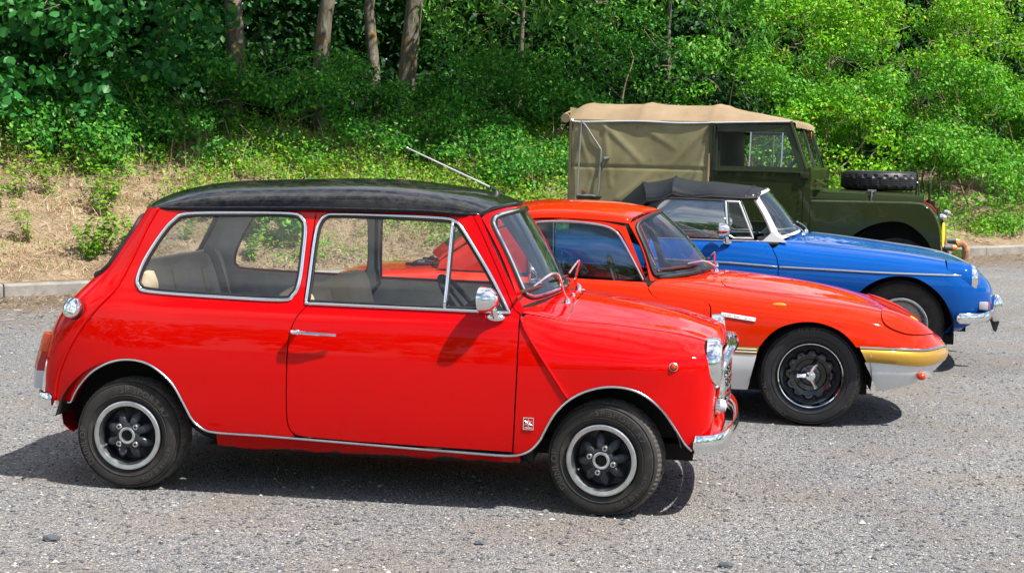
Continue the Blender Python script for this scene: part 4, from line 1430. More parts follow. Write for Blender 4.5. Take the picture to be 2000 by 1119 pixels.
    for y in np.linspace(-0.62, 0.62, 21):
        t = abs(y) / 0.62
        e = t ** 6
        tv.append([(-0.438 + 0.10 * e, y, 0.372), (-0.425 + 0.10 * e, y, 0.325), (-0.385 + 0.07 * e, y, 0.262), (-0.33 + 0.045 * e, y, 0.235), (-0.29 + 0.02 * e, y, 0.230)])
    G().grid(np.array(tv)).build('rear_valance', 'red_paint', car)
    # --- fittings
    for sd in (-1, 1):
        y = sd * 0.703
        h = G()
        h.tube([(0.742, sd * 0.690, 0.718), (0.745, sd * 0.728, 0.718)], 0.010, 10)
        h.tube(curve([(0.733, sd * 0.722, 0.719), (0.755, sd * 0.731, 0.719), (0.80, sd * 0.733, 0.716), (0.87, sd * 0.730, 0.714), (0.925, sd * 0.724, 0.712)], 4), [0.008] + [0.0095] * 5 + [0.0078] * 6 + [0.006] * 5, 8)
        h.sphere((0.763, sd * 0.734, 0.719), 0.012, 10, 6, (1, 0.6, 1))
        h.build('door_handle', 'chrome', car)
        # door mirror: base, stalk and head
        mb = side.at([(1.585, 0.806)])[0]
        m = G()
        m.sphere((mb[0], sd * (mb[1] + 0.004), mb[2]), 0.040, 16, 8, (1.0, 0.5, 0.45))
        m.tube([(mb[0], sd * (mb[1] + 0.012), mb[2] + 0.004), (mb[0] - 0.006, sd * (mb[1] + 0.038), mb[2] + 0.040)], [0.016, 0.012], 10)
        c = Vector((mb[0] - 0.022, sd * (mb[1] + 0.062), mb[2] + 0.078))
        m.tf(Matrix.Translation(c) @ Matrix.Rotation(sd * radians(14), 4, 'Z'))
        m.lathe([(0.001, 0.038), (0.026, 0.034), (0.046, 0.012), (0.054, -0.018), (0.056, -0.034), (0.050, -0.036)], 'x', (0, 0, 0), 22)
        m.tf()
        m.build('door_mirror', 'chrome', car)
        mg = G(); mg.tf(Matrix.Translation(c) @ Matrix.Rotation(sd * radians(14), 4, 'Z'))
        mg.disc(0.051, 'x', (-0.034, 0, 0), 22); mg.build('mirror_glass', 'chrome', car)
        # rear lamp cluster: chrome frame and three lenses
        def lamp_pt(z, w):   # w 0 = outer edge, 1 = inner edge
            xo = float(np.interp(z, zt, xtail)); xs_ = float(np.interp(z, zt, xseam))
            return xo * 0.55 + xs_ * 0.45 - 0.008, xo - 0.01
        fr = []
        for z in np.linspace(0.405, 0.650, 9):
            a, b = lamp_pt(z, 0)
            fr.append((z, a, b))
        outer = [(a - 0.004, sd * 0.600, z) for z, a, b in fr]
        inner_ = [(b - 0.010, sd * 0.480, z) for z, a, b in fr]
        ringp = outer + [(fr[-1][1] * 0.5 + fr[-1][2] * 0.5 - 0.012, sd * 0.545, 0.662)] + inner_[::-1] + [(fr[0][1] * .5 + fr[0][2] * .5 - 0.012, sd * 0.545, 0.395)]
        G().tube(ringp, 0.011, 8, closed=True).build('rear_lamp_frame', 'chrome', car)
        for nm, mt, z0, z1 in (('reversing_lens', 'clear_lens', 0.408, 0.486), ('stop_lens', 'red_lens', 0.487, 0.570), ('indicator_lens', 'orange_lens', 0.571, 0.645)):
            A = []
            for z in np.linspace(z0, z1, 4):
                a, b = lamp_pt(z, 0)
                A.append([(a - 0.004, sd * 0.598, z), (a - 0.056, sd * 0.588, z), ((a + b) / 2 - 0.058, sd * 0.545, z), (b - 0.045, sd * 0.494, z), (b - 0.008, sd * 0.484, z)])
            top = np.array(A)
            g = G().grid(top)
            for row, s_ in ((top[0], 1), (top[-1], -1)):
                g.add(row.tolist(), [[0, 1, 2, 3, 4]])
            g.build(nm, mt, car, sharp=40)
        # badge on the hinge panel
        q = side.at([(1.7335, 0.379)])[0]
        b = G()
        b.mat(0).box(q[0] - 0.021, q[0] + 0.021, sd * (q[1] - 0.002), sd * (q[1] + 0.002), q[2] - 0.0245, q[2] + 0.0245)
        ya = sd * (q[1] + 0.0035)
        for x0, x1, z0, z1 in ((-0.0215, 0.0215, 0.022, 0.025), (-0.0215, 0.0215, -0.025, -0.022), (-0.0215, -0.019, -0.022, 0.022), (0.019, 0.0215, -0.022, 0.022)):
            b.mat(1).box(q[0] + x0, q[0] + x1, sd * (q[1] + 0.001), ya, q[2] + z0, q[2] + z1)
        for k in range(12):
            a = 2 * pi * k / 12
            r0, r1 = 0.004, 0.0165 if k % 2 else 0.012
            b.mat(1).tube([(q[0] + r0 * cos(a), ya, q[2] + 0.003 + r0 * sin(a)), (q[0] + r1 * cos(a), ya, q[2] + 0.003 + r1 * sin(a))], 0.0012, 4)
        b.mat(1).tube([(q[0] - 0.014, ya, q[2] - 0.017), (q[0] + 0.014, ya, q[2] - 0.017)], 0.0016, 4)
        b.build('wing_badge', ('red_paint', 'badge_silver'), car)
        # wipers
    for y0, nm in ((-0.30, 'wiper'), (0.16, 'wiper')):
        base = frt.ev(np.array([1.835]), np.array([vt - abs(y0)]))[0]
        bx, by, bz = base[0], y0, base[2]
        h = G(); h.mat(0).lathe([(0.016, 0.0), (0.014, 0.016), (0.008, 0.028), (0.0, 0.030)], 'z', (bx, by, bz - 0.002), 12)
        tip = scr.ev(np.array([0.10]), np.array([min(vm * 0.9, max(0.02, abs(y0 - 0.23)))]))[0]
        ty = y0 - 0.23
        tx, tz = tip[0] + 0.035, tip[2] + 0.035
        mid = ((bx + tx) / 2 + 0.02, (by + ty) / 2, max(bz, tz) + 0.05)
        arm = curve([(bx, by, bz + 0.02), (bx - 0.01, by - 0.05, bz + 0.05), mid, (tx, ty, tz)], 5)
        h.mat(0).tube(arm, np.linspace(0.008, 0.004, len(arm)), 6)
        bl = []
        for t in np.linspace(-0.16, 0.15, 9):
            yy = ty + t * 0.92
            pp = scr.ev(np.array([0.10 + 0.10 * (0.15 - t)]), np.array([min(abs(yy), vm * 0.93)]))[0]
            bl.append((pp[0] + 0.014, yy, pp[2] + 0.012))
        h.mat(1).tube(bl, [0.004] + [0.0075] * 7 + [0.004], 6)
        h.build(nm, ('chrome', 'dark_red_trim'), car)
    for y0 in (-0.16, 0.28):
        base = frt.ev(np.array([1.845]), np.array([vt - abs(y0)]))[0]
        G().lathe([(0.010, 0.0), (0.009, 0.010), (0.005, 0.014), (0.0, 0.015)], 'z', (base[0], y0, base[2]), 10).build('washer_jet', 'chrome', car)
    # aerial on the roof
    ab = (1.463, 0.02, 1.292)
    a = G(); a.mat(0).lathe([(0.020, 0.0), (0.016, 0.010), (0.009, 0.018), (0.0, 0.020)], 'z', ab, 14)
    a.mat(0).tube([(ab[0] + 0.008, 0.02, ab[2] + 0.016), (ab[0] - 0.03, 0.02, ab[2] + 0.034)], 0.005, 8)
    a.mat(1).tube([(ab[0] - 0.025, 0.02, ab[2] + 0.031), (1.046, 0.03, 1.492)], [0.0046, 0.0032], 6)
    a.mat(1).sphere((1.046, 0.03, 1.492), 0.006, 8, 6)
    a.build('aerial', ('black_trim', 'badge_silver'), car)
    # fuel filler cap on the tail corner
    n = tail.inv([(-0.280, 0.765)], (0, 2))[0]
    u_, v_ = 0.765, tail.vk[2] * 0.62
    p = tail.ev(np.array([u_]), np.array([v_]))[0]; nn = tail.out(np.array([[u_, v_]]))[0]
    q = Vector((nn[0], -nn[1], nn[2])).to_track_quat('Z', 'Y').to_matrix().to_4x4()
    f = G().tf(Matrix.Translation((p[0], -p[1], p[2])) @ q)
    f.mat(1).lathe([(0.045, -0.01), (0.042, 0.012)], 'z', n=24)
    f.mat(0).lathe([(0.046, 0.010), (0.047, 0.022), (0.042, 0.032), (0.028, 0.038), (0.013, 0.040), (0.012, 0.044), (0.0, 0.045)], 'z', n=28)
    f.build('fuel_filler_cap', ('chrome', 'black_trim'), car)
    # --- wheel wells, floor and inner shell
    for x0 in (0.0, 2.036):
        for sd in (-1, 1):
            A = []
            for t in np.linspace(0.22, pi - 0.22, 20):
                r = 0.33
                A.append([(x0 + r * cos(t), sd * yy, 0.235 + r * sin(t)) for yy in (0.685, 0.45)])
            g = G().grid(np.array(A))
            g.add([(x0 + 0.33 * cos(t), sd * 0.45, 0.235 + 0.33 * sin(t)) for t in np.linspace(0.22, pi - 0.22, 20)], [list(range(20))])
            g.build('wheel_well', 'underbody', car, sharp=None)
    fl = G()
    fl.box(0.33, 1.72, -0.60, 0.60, 0.185, 0.205)
    fl.box(-0.34, 0.33, -0.44, 0.44, 0.24, 0.36)
    fl.box(1.72, 2.40, -0.44, 0.44, 0.21, 0.28)
    fl.box(1.78, 2.42, -0.30, 0.30, 0.26, 0.66)
    fl.tube([(0, -0.66, 0.235), (0, 0.66, 0.235)], 0.02, 8); fl.tube([(2.036, -0.66, 0.235), (2.036, 0.66, 0.235)], 0.02, 8)
    fl.build('underfloor', 'underbody', car)
    G().box(1.70, 1.74, -0.58, 0.58, 0.2, 0.76).build('bulkhead', 'dark_interior', car)
    d = G(); d.box(1.50, 1.69, -0.57, 0.57, 0.72, 0.83, 0.03); d.build('dashboard', 'black_trim', car)
    # steering wheel on the right-hand (near) side
    s = G().tf(Matrix.Translation((1.40, -0.33, 0.80)) @ Matrix.Rotation(radians(-40), 4, 'Y'))
    ringw = [(0.0, 0.18 * cos(t), 0.18 * sin(t)) for t in np.linspace(0, 2 * pi, 33)[:-1]]
    s.tube(ringw, 0.012, 8, closed=True)
    for t in (radians(90), radians(210), radians(330)):
        s.tube([(0, 0, 0), (0, 0.17 * cos(t), 0.17 * sin(t))], 0.010, 6)
    s.tube([(0, 0, 0), (0.25, 0, -0.02)], 0.018, 8)
    s.build('steering_wheel', 'black_trim', car)
    # rear seat: squab, back with piping panels
    def cushion(name, x0, x1, y0, y1, z0, z1, mat, rot=0.0, bev=0.05, pipes=0):
        g = G().tf(Matrix.Translation(((x0 + x1) / 2, (y0 + y1) / 2, z0)) @ Matrix.Rotation(rot, 4, 'Y'))
        hx = (x1 - x0) / 2; hy = (y1 - y0) / 2
        g.box(-hx, hx, -hy, hy, 0, z1 - z0, bev)
        return g.build(name, mat, car, sharp=60)
    cushion('rear_seat_back', -0.04, 0.12, -0.43, 0.43, 0.42, 0.60, 'grey_leather', radians(-10), 0.03)
    cushion('rear_seat_top', -0.07, 0.09, -0.57, 0.57, 0.58, 0.975, 'grey_leather', radians(-14), 0.06)
    for yy in (-0.19, 0.19):
        G().tube([(0.085, yy, 0.62), (0.02, yy, 0.90), (-0.03, yy, 0.965), (-0.10, yy, 0.96)], 0.006, 6).build('seat_piping', 'cream_leather', car)
    G().tube(curve([(-0.01, 0.30, 0.985), (0.03, 0.30, 0.955), (0.075, 0.30, 0.84), (0.13, 0.30, 0.62)], 4), 0.020, 6, flat=0.2).build('seat_belt', 'grey_seal', car)
    cushion('rear_seat_base', 0.06, 0.50, -0.43, 0.43, 0.30, 0.46, 'grey_leather')
    for y in (-0.36, 0.36):
        cushion('front_seat_base', 0.86, 1.34, y - 0.22, y + 0.22, 0.30, 0.46, 'cream_leather', radians(-6))
        cushion('front_seat_back', 0.72, 0.86, y - 0.22, y + 0.22, 0.42, 0.90, 'cream_leather', radians(-14), 0.06)
    cushion('seat_bolster', -0.16, 0.06, -0.60, -0.42, 0.80, 0.945, 'cream_leather', 0, 0.06)
    G().box(-0.20, 0.0, -0.56, 0.56, 0.80, 0.825).build('parcel_shelf', 'dark_interior', car)
    # --- wheels
    minilite_wheel(car, (0, -0.668, 0.237), 0)
    minilite_wheel(car, (2.036, -0.664, 0.237), radians(-9), turn=radians(-30))
    minilite_wheel(car, (0, 0.668, 0.237), pi)
    minilite_wheel(car, (2.036, 0.668, 0.237), pi - radians(9))
    return car


build_mini()


# ------------------------------------------------------------------ low orange-red sports coupe (second car)
def knockoff_wheel(car, loc, rz, turn=0.0):
    w = empty('wheel', loc, rz, car)
    R, rim = 0.290, 0.181
    tyre_object(R, rim, 0.0, 0.155, w, letters=(('155/80 R 13 T', 100, 0.62, 0.020), ('CONTINENTAL', -20, 0.62, 0.020), ('CONTINENTAL', 215, 0.62, 0.020)), mats=('clean_rubber', 'tyre_rubber'))
    g = G()
    g.mat(0).lathe([(0.184, 0.004), (0.1835, -0.009), (0.180, -0.0125), (0.175, -0.010), (0.171, 0.0), (0.163, 0.02)], 'y', n=72)
    g.mat(1).lathe([(0.163, 0.018), (0.150, 0.030), (0.142, 0.034)], 'y', n=72)
    # pressed disc with scalloped vents round its edge
    n = 72
    prof = [(0.144, 0.040), (0.132, 0.014), (0.112, 0.004), (0.092, 0.010), (0.086, 0.020), (0.062, 0.024), (0.052, 0.010), (0.036, 0.002), (0.0, 0.002)]
    def wob(i, j):
        if j == 0: return -0.016 if i % 6 in (2, 3) else 0.0
        if j == 1: return -0.013 if i % 6 in (2, 3) else 0.0
        return 0
    g.mat(2).lathe(prof, 'y', n=n, wob=wob)
    g.mat(1).lathe([(0.160, 0.05), (0.02, 0.06)], 'y', n=36)
    g.build('rim', ('chrome', 'wheel_black', 'gloss_black'), w, sharp=40)
    k = G()
    k.lathe([(0.030, 0.006), (0.030, -0.018), (0.026, -0.030), (0.018, -0.035), (0.0, -0.036)], 'y', n=24)
    for a in (radians(68), radians(180), radians(296)):
        a += turn
        d = Vector((cos(a), 0, sin(a))); s_ = Vector((-sin(a), 0, cos(a)))
        V = []
        for r, hw, y in ((0.020, 0.013, -0.020), (0.052, 0.008, -0.032), (0.075, 0.0105, -0.034)):
            V += [d * r - s_ * hw + Vector((0, y, 0)), d * r + Vector((0, y - 0.010, 0)), d * r + s_ * hw + Vector((0, y, 0)), d * r + Vector((0, y + 0.006, 0))]
        F = []
        for i in range(2):
            for j in range(4):
                F.append((i * 4 + j, i * 4 + (j + 1) % 4, i * 4 + 4 + (j + 1) % 4, i * 4 + 4 + j))
        F += [(3, 2, 1, 0), (8, 9, 10, 11)]
        k.add(V, F)
    k.build('knock_off_spinner', 'chrome', w, sharp=30)
    return w


def build_coupe():
    car = empty('low_red_sports_coupe', (1.77472, 9.16381, 0.0), -TH)
    tag(car, 'low orange red sports coupe with gold bumper and white lower body, second in the row', 'car', 'cars parked in a row')
    # half sections from the sill to the centre line: z and half width at ten points
    #      x      j0            j1            j2            j3            j4            j5            j6            j7           j8          j9
    S = [
        (-2.86, (.30, .30), (.34, .42), (.42, .50), (.52, .53), (.60, .52), (.66, .48), (.69, .42), (.71, .30), (.72, .15), (.722, 0)),
        (-2.78, (.24, .46), (.30, .54), (.42, .60), (.54, .61), (.63, .60), (.70, .56), (.735, .49), (.75, .33), (.757, .16), (.758, 0)),
        (-2.55, (.19, .56), (.28, .64), (.42, .68), (.54, .685), (.65, .665), (.73, .62), (.765, .53), (.778, .35), (.783, .17), (.785, 0)),
        (-2.134, (.17, .62), (.28, .685), (.43, .712), (.54, .71), (.66, .69), (.745, .645), (.785, .56), (.80, .36), (.805, .18), (.806, 0)),
        (-1.60, (.16, .64), (.28, .69), (.42, .705), (.54, .70), (.66, .685), (.745, .655), (.790, .60), (.805, .38), (.81, .19), (.81, 0)),
        (-1.0, (.16, .64), (.28, .69), (.42, .705), (.54, .70), (.65, .685), (.735, .65), (.785, .59), (.81, .38), (.82, .19), (.822, 0)),
        (-0.60, (.16, .64), (.28, .69), (.42, .706), (.54, .702), (.64, .685), (.715, .645), (.757, .57), (.790, .38), (.808, .19), (.812, 0)),
        (-0.25, (.17, .63), (.28, .69), (.42, .712), (.53, .710), (.63, .692), (.695, .64), (.727, .56), (.757, .38), (.780, .19), (.786, 0)),
        (0.05, (.17, .62), (.28, .69), (.42, .712), (.53, .708), (.615, .685), (.672, .63), (.700, .55), (.722, .38), (.742, .19), (.748, 0)),
        (0.28, (.19, .60), (.28, .665), (.40, .692), (.50, .686), (.585, .660), (.645, .60), (.672, .52), (.682, .37), (.694, .19), (.698, 0)),
        (0.46, (.21, .56), (.29, .625), (.385, .655), (.465, .650), (.540, .625), (.598, .57), (.632, .495), (.632, .36), (.632, .18), (.634, 0)),
        (0.60, (.245, .49), (.31, .55), (.375, .578), (.435, .574), (.495, .548), (.543, .50), (.574, .43), (.576, .31), (.574, .16), (.574, 0)),
        (0.69, (.29, .37), (.335, .43), (.378, .458), (.418, .454), (.455, .428), (.488, .385), (.510, .33), (.517, .25), (.522, .13), (.524, 0)),
        (0.75, (.325, .25), (.352, .305), (.380, .33), (.406, .326), (.428, .303), (.448, .27), (.462, .235), (.470, .18), (.477, .09), (.480, 0)),
        (0.785, (.345, .14), (.362, .175), (.382, .192), (.400, .190), (.414, .178), (.427, .16), (.436, .14), (.443, .11), (.448, .055), (.450, 0)),
        (0.800, (.368, .03), (.374, .05), (.382, .06), (.392, .06), (.398, .055), (.403, .048), (.407, .04), (.410, .03), (.412, .015), (.413, 0)),
    ]
    xs = [r[0] for r in S]
    net = [[(r[0], y, z) for z, y in r[1:]] for r in S]
    uk = [-2.9, -2.78, -2.55, -2.134, -1.6, -1.0, -.6, -.25, .05, .28, .46, .61, .73, .82, .89, .93]
    body = Surf(net, uk=uk, nd=(160, 70), ref=(-1.0, 0, 0.4))
    vt = body.vk[-1]

    def v_z(u, z):
        vs = np.linspace(0, body.vk[7], 120)
        P = body.ev(np.full(120, u), vs)
        i = int(np.argmax(P[:, 2] >= z))
        if P[:, 2].max() < z:
            return float(body.vk[6])
        if i == 0:
            return float(vs[0])
        t = (z - P[i - 1, 2]) / max(P[i, 2] - P[i - 1, 2], 1e-9)
        return float(vs[i - 1] + (vs[i] - vs[i - 1]) * t)
    arch = curve([(-0.345, 0.17), (-0.338, 0.21), (-0.331, 0.265), (-0.294, 0.423), (-0.281, 0.453), (-0.235, 0.513), (-0.17, 0.56), (-0.076, 0.588), (0.03, 0.590), (0.143, 0.552), (0.221, 0.486), (0.272, 0.412), (0.305, 0.350), (0.356, 0.245), (0.370, 0.205)], 3)
    archr = np.array([(p[0] * 1.02 - 2.134, 0.16 + (p[1] - 0.16) * 0.93) for p in arch])
    pm = ('orange_red_paint', 'dark_interior')
    # colour line between red, gold and white
    zline = lambda x: 0.443
    def side_uv(pts):
        return [tuple(q) for q in body.inv(pts)]
    # front wing (red): from door gap to the nose above the chrome strip
    zs_ = lambda u: float(np.interp(u, [0.24, 0.43, 0.61, 0.73, 0.82, 0.89, 0.93], [0.462, 0.457, 0.445, 0.442, 0.438, 0.430, 0.408]))
    nose_line = [(u, v_z(u, zs_(u))) for u in np.linspace(0.262, 0.93, 30)]
    a_up = [p for p in arch if p[1] > 0.443 and p[0] < 0.268]
    door_gap = [(-0.938, 0.772), (-0.915, 0.735), (-0.893, 0.707), (-0.860, 0.690), (-0.72, 0.684), (-0.600, 0.680), (-0.570, 0.668), (-0.561, 0.645), (-0.561, 0.443)]
    w1 = side_uv(resample(door_gap, 0.03, False)) + side_uv(resample([(-0.561, 0.443), (-0.289, 0.443)], 0.04, False))[1:] + side_uv(resample(a_up, 0.03, False)) + nose_line
    top = [(0.93, v) for v in np.linspace(nose_line[-1][1], vt, 6)[1:]] + [(u, vt) for u in np.linspace(0.93, -0.66, 40)[1:]]
    scut = [(-0.68, vt - 0.10), (-0.73, vt - 0.22), (-0.82, vt - 0.36), (-0.90, vt - 0.47), (-0.945, vt - 0.53)]
    wing = w1 + top + scut
    panel_full('front_body', body, resample(np.array(wing), 0.03), pm, car, uv=True, flange=0.012, thick=0.02, step=0.035)
    # door and tail in red
    dg = [(p[0] - 0.006, p[1] - 0.0) for p in door_gap]
    door = [(-0.946, 0.772)] + dg[1:] + [(-1.76, 0.443), (-1.76, 0.60), (-1.74, 0.778), (-1.40, 0.782)]
    panel('door', body, door, pm, car, side=0, step=0.05)
    arr = [tuple(p) for p in archr if p[1] > 0.445]
    tailo = side_uv(resample([(-1.748, 0.778), (-1.767, 0.60), (-1.767, 0.443), (archr[0][0] + 0.05, 0.443)] + arr + [(-1.86, 0.443)], 0.05, False))
    q = side_uv([(-1.748, 0.778), (-1.766, 0.60), (-1.766, 0.443)] )
    rear_low = side_uv([(-2.415, 0.443)]) + side_uv(arr) + side_uv([(-1.86, 0.443)])
    ulow = [(u, v_z(u, 0.445)) for u in np.linspace(-2.9, -2.44, 10)]
    tail_out = side_uv([(-1.748, 0.778), (-1.767, 0.60), (-1.767, 0.443), (-1.846, 0.443)]) + side_uv(arr[::-1]) + ulow[::-1] + [(-2.9, v) for v in np.linspace(ulow[0][1], vt, 8)[1:]] + [(u, vt) for u in np.linspace(-2.9, -1.75, 24)[1:]] + [(-1.75, vt - 0.3), (-1.75, vt - 0.5)]
    cap_v = np.linspace(ulow[0][1], vt, 14); E_ = body.ev(np.full(14, -2.9), cap_v)
    rg_ = np.concatenate([mirror_y(E_, 1), mirror_y(E_, -1)[::-1]]); nn = len(rg_)
    mesh_obj('tail_panel', rg_.tolist() + [(-2.875, 0, .58)], [(i, (i + 1) % nn, nn) for i in range(nn)], 'orange_red_paint', car)
    panel_full('rear_body', body, resample(np.array(tail_out), 0.05), pm, car, uv=True, step=0.06)
    # white lower body and gold band: sill with arches
    sill_mid = [(-0.337, 0.215)] + [tuple(p) for p in arch if 0.22 < p[1] < 0.398 and p[0] < 0] + [(-0.303, 0.398)]
    sill = [(-0.44, 0.192), (-0.345, 0.192)] + sill_mid[1:] + [(-1.80, 0.398), (-1.80, 0.192), (-1.1, 0.186)]
    panel('white_sill', body, sill, ('white_paint', 'underbody'), car, side=0, off=0.001, step=0.06)
    band = [(-0.302, 0.400), (-0.291, 0.441), (-1.80, 0.441), (-1.80, 0.400)]
    panel('gold_band', body, band, ('gold_paint', 'underbody'), car, side=0, off=0.0025, step=0.06)
    for z in (0.4125, 0.4285):
        P = body.at(resample([(-1.79, z), (-0.303, z)], 0.05, False), off=0.0035)
        strip('pinstripe', P, 0.0022, 'white_paint', car, n=4)
    # white chin in front of the wheel, rounding under the nose
    zb = lambda u: float(np.interp(u, [0.24, 0.36, 0.45, 0.61, 0.73, 0.82, 0.89, 0.93], [0.2, 0.205, 0.218, 0.252, 0.295, 0.33, 0.348, 0.37]))
    zg = lambda u: float(np.interp(u, [0.24, 0.31, 0.43, 0.61, 0.73, 0.82, 0.89, 0.93], [0.384, 0.380, 0.372, 0.355, 0.352, 0.356, 0.362, 0.374]))
    ar_f = side_uv([tuple(p) for p in arch if 0.212 < p[1] < 0.378 and p[0] > 0][::-1])
    chin = ar_f + [(u, v_z(u, zg(u))) for u in np.linspace(0.300, 0.925, 24)] + [(u, v_z(u, zb(u))) for u in np.linspace(0.925, 0.372, 24)]
    panel('white_chin', body, np.array(chin), ('white_paint', 'underbody'), car, side=0, uv=True, step=0.04)
    # gold bumper: proud of the body, round the nose
    U = np.linspace(0.258, 0.93, 34)
    rows = []
    for u in U:
        z1, z0 = zs_(u) - 0.004, zg(u)
        u0 = u if u > 0.31 else u
        row = []
        for t, o in ((0.0, 0.0), (0.06, 0.010), (0.3, 0.016), (0.6, 0.019), (0.9, 0.013), (1.0, 0.003)):
            v = v_z(u, z0 + (z1 - z0) * t)
            uu = max(u, 0.258 + 0.042 * (1 - t)) if u < 0.31 else u
            p = body.ev(np.array([uu]), np.array([v]))[0] + body.out(np.array([[uu, v]]))[0] * o
            row.append(p)
        rows.append(row)
    A = np.array(rows)
    B = A.copy(); B[:, :, 1] *= -1
    full = np.concatenate([B, A[::-1]])
    gb = G().grid(full)
    for e in (full[0], full[-1]):
        gb.add(e.tolist(), [list(range(6))])
    gb.build('gold_bumper', 'gold_paint', car, sharp=50)
    P = np.array([body.ev(np.array([u]), np.array([v_z(u, zs_(u))]))[0] + body.out(np.array([[u, v_z(u, zs_(u))]]))[0] * 0.010 for u in U])
    ring = np.concatenate([mirror_y(P, -1), mirror_y(P, 1)[::-1]])
    G().tube(ring, 0.0075, 6).build('nose_strip', 'chrome', car)
    for sd in (-1, 1):
        p = body.at([(0.322, 0.418)])[0]
        G().sphere((p[0], sd * (p[1] + 0.014), p[2]), 0.009, 10, 6, (1, 0.6, 1)).build('bumper_bolt', 'chrome', car)
    # bonnet shut line and headlamp lids: thin raised pieces
    bon = curve([(-0.50, vt), (-0.50, vt - 0.16), (-0.515, vt - 0.30), (-0.50, vt - 0.385), (-0.44, vt - 0.425), (-0.2, vt - 0.415), (0.08, vt - 0.375), (0.25, vt - 0.335), (0.345, vt - 0.29), (0.385, vt - 0.22), (0.40, vt - 0.1), (0.40, vt)], 4)
    panel_full('bonnet', body, np.array(bon), pm, car, uv=True, off=0.004, flange=0.006, inner=False, step=0.035)
    bl = body.ev(bon[:, 0], bon[:, 1])
    ringb = np.concatenate([mirror_y(bl, -1), mirror_y(bl, 1)[::-1][1:]])
    G().tube(ringb, 0.0028, 5).build('bonnet_gap', 'dark_red_trim', car)
    lid = curve([(0.385, vt - 0.54), (0.395, vt - 0.40), (0.42, vt - 0.33), (0.52, vt - 0.32), (0.62, vt - 0.325), (0.705, vt - 0.36), (0.73, vt - 0.42), (0.70, vt - 0.475), (0.62, vt - 0.535), (0.50, vt - 0.57)], 5, True)
    panel('headlamp_lid', body, lid, pm, car, side=0, uv=True, off=0.010, flange=0.010, inner=False, step=0.03)
    L = body.ev(lid[:, 0], lid[:, 1])
    strip('lid_gap', L, 0.003, 'dark_red_trim', car, closed=True, n=5)
    # nose badge
    nb = body.ev(np.array([0.64]), np.array([vt]))[0]
    g = G().tf(Matrix.Translation((nb[0], 0, nb[2] + 0.004)) @ Matrix.Rotation(radians(32), 4, 'Y'))
    g.lathe([(0.0, 0.004), (0.024, 0.003), (0.028, -0.004)], 'z', n=20)
    g.build('nose_badge', 'yellow_plate', car)
    # --- cabin: side glass plane, roof and screens
    # roof skin with pillars, as a net from front screen top to rear deck
    rx = [-1.02, -1.10, -1.25, -1.50, -1.75, -2.00, -2.22]
    edge = [(-1.045, .530, 1.098), (-1.10, .545, 1.105), (-1.25, .552, 1.115), (-1.50, .550, 1.120), (-1.72, .535, 1.085), (-1.97, .50, .975), (-2.16, .47, .845)]
    cen = [(-0.905, 0, 1.168), (-1.02, 0, 1.190), (-1.22, 0, 1.210), (-1.50, 0, 1.212), (-1.78, 0, 1.178), (-2.08, 0, 1.05), (-2.30, 0, .86)]
    net = []
    for a, b in zip(edge, cen):
        a = np.array(a); b = np.array(b)
        net.append([a, a * .97 + b * .03 + np.array([0, 0.006, 0.25 * (b[2] - a[2])]), a * .86 + b * .14 + np.array([0, .012, .38 * (b[2] - a[2])]), a * .62 + b * .38 + np.array([0, 0, .38 * (b[2] - a[2])]), a * .3 + b * .7 + np.array([0, 0, .22 * (b[2] - a[2])]), b])
    roof = Surf(net, ref=(-1.5, 0, 0.5))
    vm = roof.vk[-1]
    uvr = [(u, 0) for u in np.linspace(0, 6, 26)] + [(6, v) for v in np.linspace(0, vm, 10)[1:]] + [(5.6, vm), (4.35, vm), (4.30, vm * .5), (4.30, vm * .28), (4.45, vm * .22), (5.4, vm * .2), (5.6, vm * .28), (5.6, vm * .6), (5.6, vm - .001)]
    uvr = [(u, 0) for u in np.linspace(0, 6, 26)] + [(6, v) for v in np.linspace(0, vm, 10)[1:]] + [(5.65, vm)] + [(5.65, vm * .35), (5.5, vm * .27), (4.5, vm * .27), (4.35, vm * .35), (4.35, vm)] + [(u, vm) for u in np.linspace(4.3, 0, 20)] + [(0, v) for v in np.linspace(vm, 0, 10)[1:-1]]
    panel_full('roof', roof, resample(np.array(uvr), 0.15), ('orange_red_paint', 'dark_interior'), car, uv=True, flange=0.012, thick=0.022, step=0.045)
    rw = [(5.65, vm), (5.65, vm * .35), (5.5, vm * .27), (4.5, vm * .27), (4.35, vm * .35), (4.35, vm)]
    panel_full('rear_window', roof, resample(np.array(rw), 0.1), 'tinted_glass', car, uv=True, flange=0, inner=False, off=-0.004)
    # side glass net between belt and roof edge
    belt = [(-0.925, .590, .778), (-1.15, .597, .788), (-1.4, .60, .792), (-1.7, .59, .795), (-1.95, .57, .80), (-2.18, .52, .80)]
    tope = [(-1.06, .536, 1.085), (-1.20, .548, 1.108), (-1.42, .552, 1.116), (-1.66, .542, 1.10), (-1.9, .51, 1.01), (-2.155, .472, .85)]
    net = [[np.array(a) * (1 - t) + np.array(b) * t + np.array([0, 0.012 * sin(pi * t), 0]) for t in (0, .33, .66, 1)] for a, b in zip(belt, tope)]
    sg = Surf(net, ref=(-1.4, 0, .9))
    win = curve([(-1.607, 0.79), (-1.607, 1.04), (-1.597, 1.070), (-1.570, 1.090), (-1.45, 1.098), (-1.316, 1.096), (-1.185, 1.080), (-1.115, 1.045), (-1.07, .985), (-1.01, .885), (-0.952, .780)], 4)
    panel('side_window', sg, win, 'tinted_glass', car, side=0, flange=0, inner=False, off=-0.004)
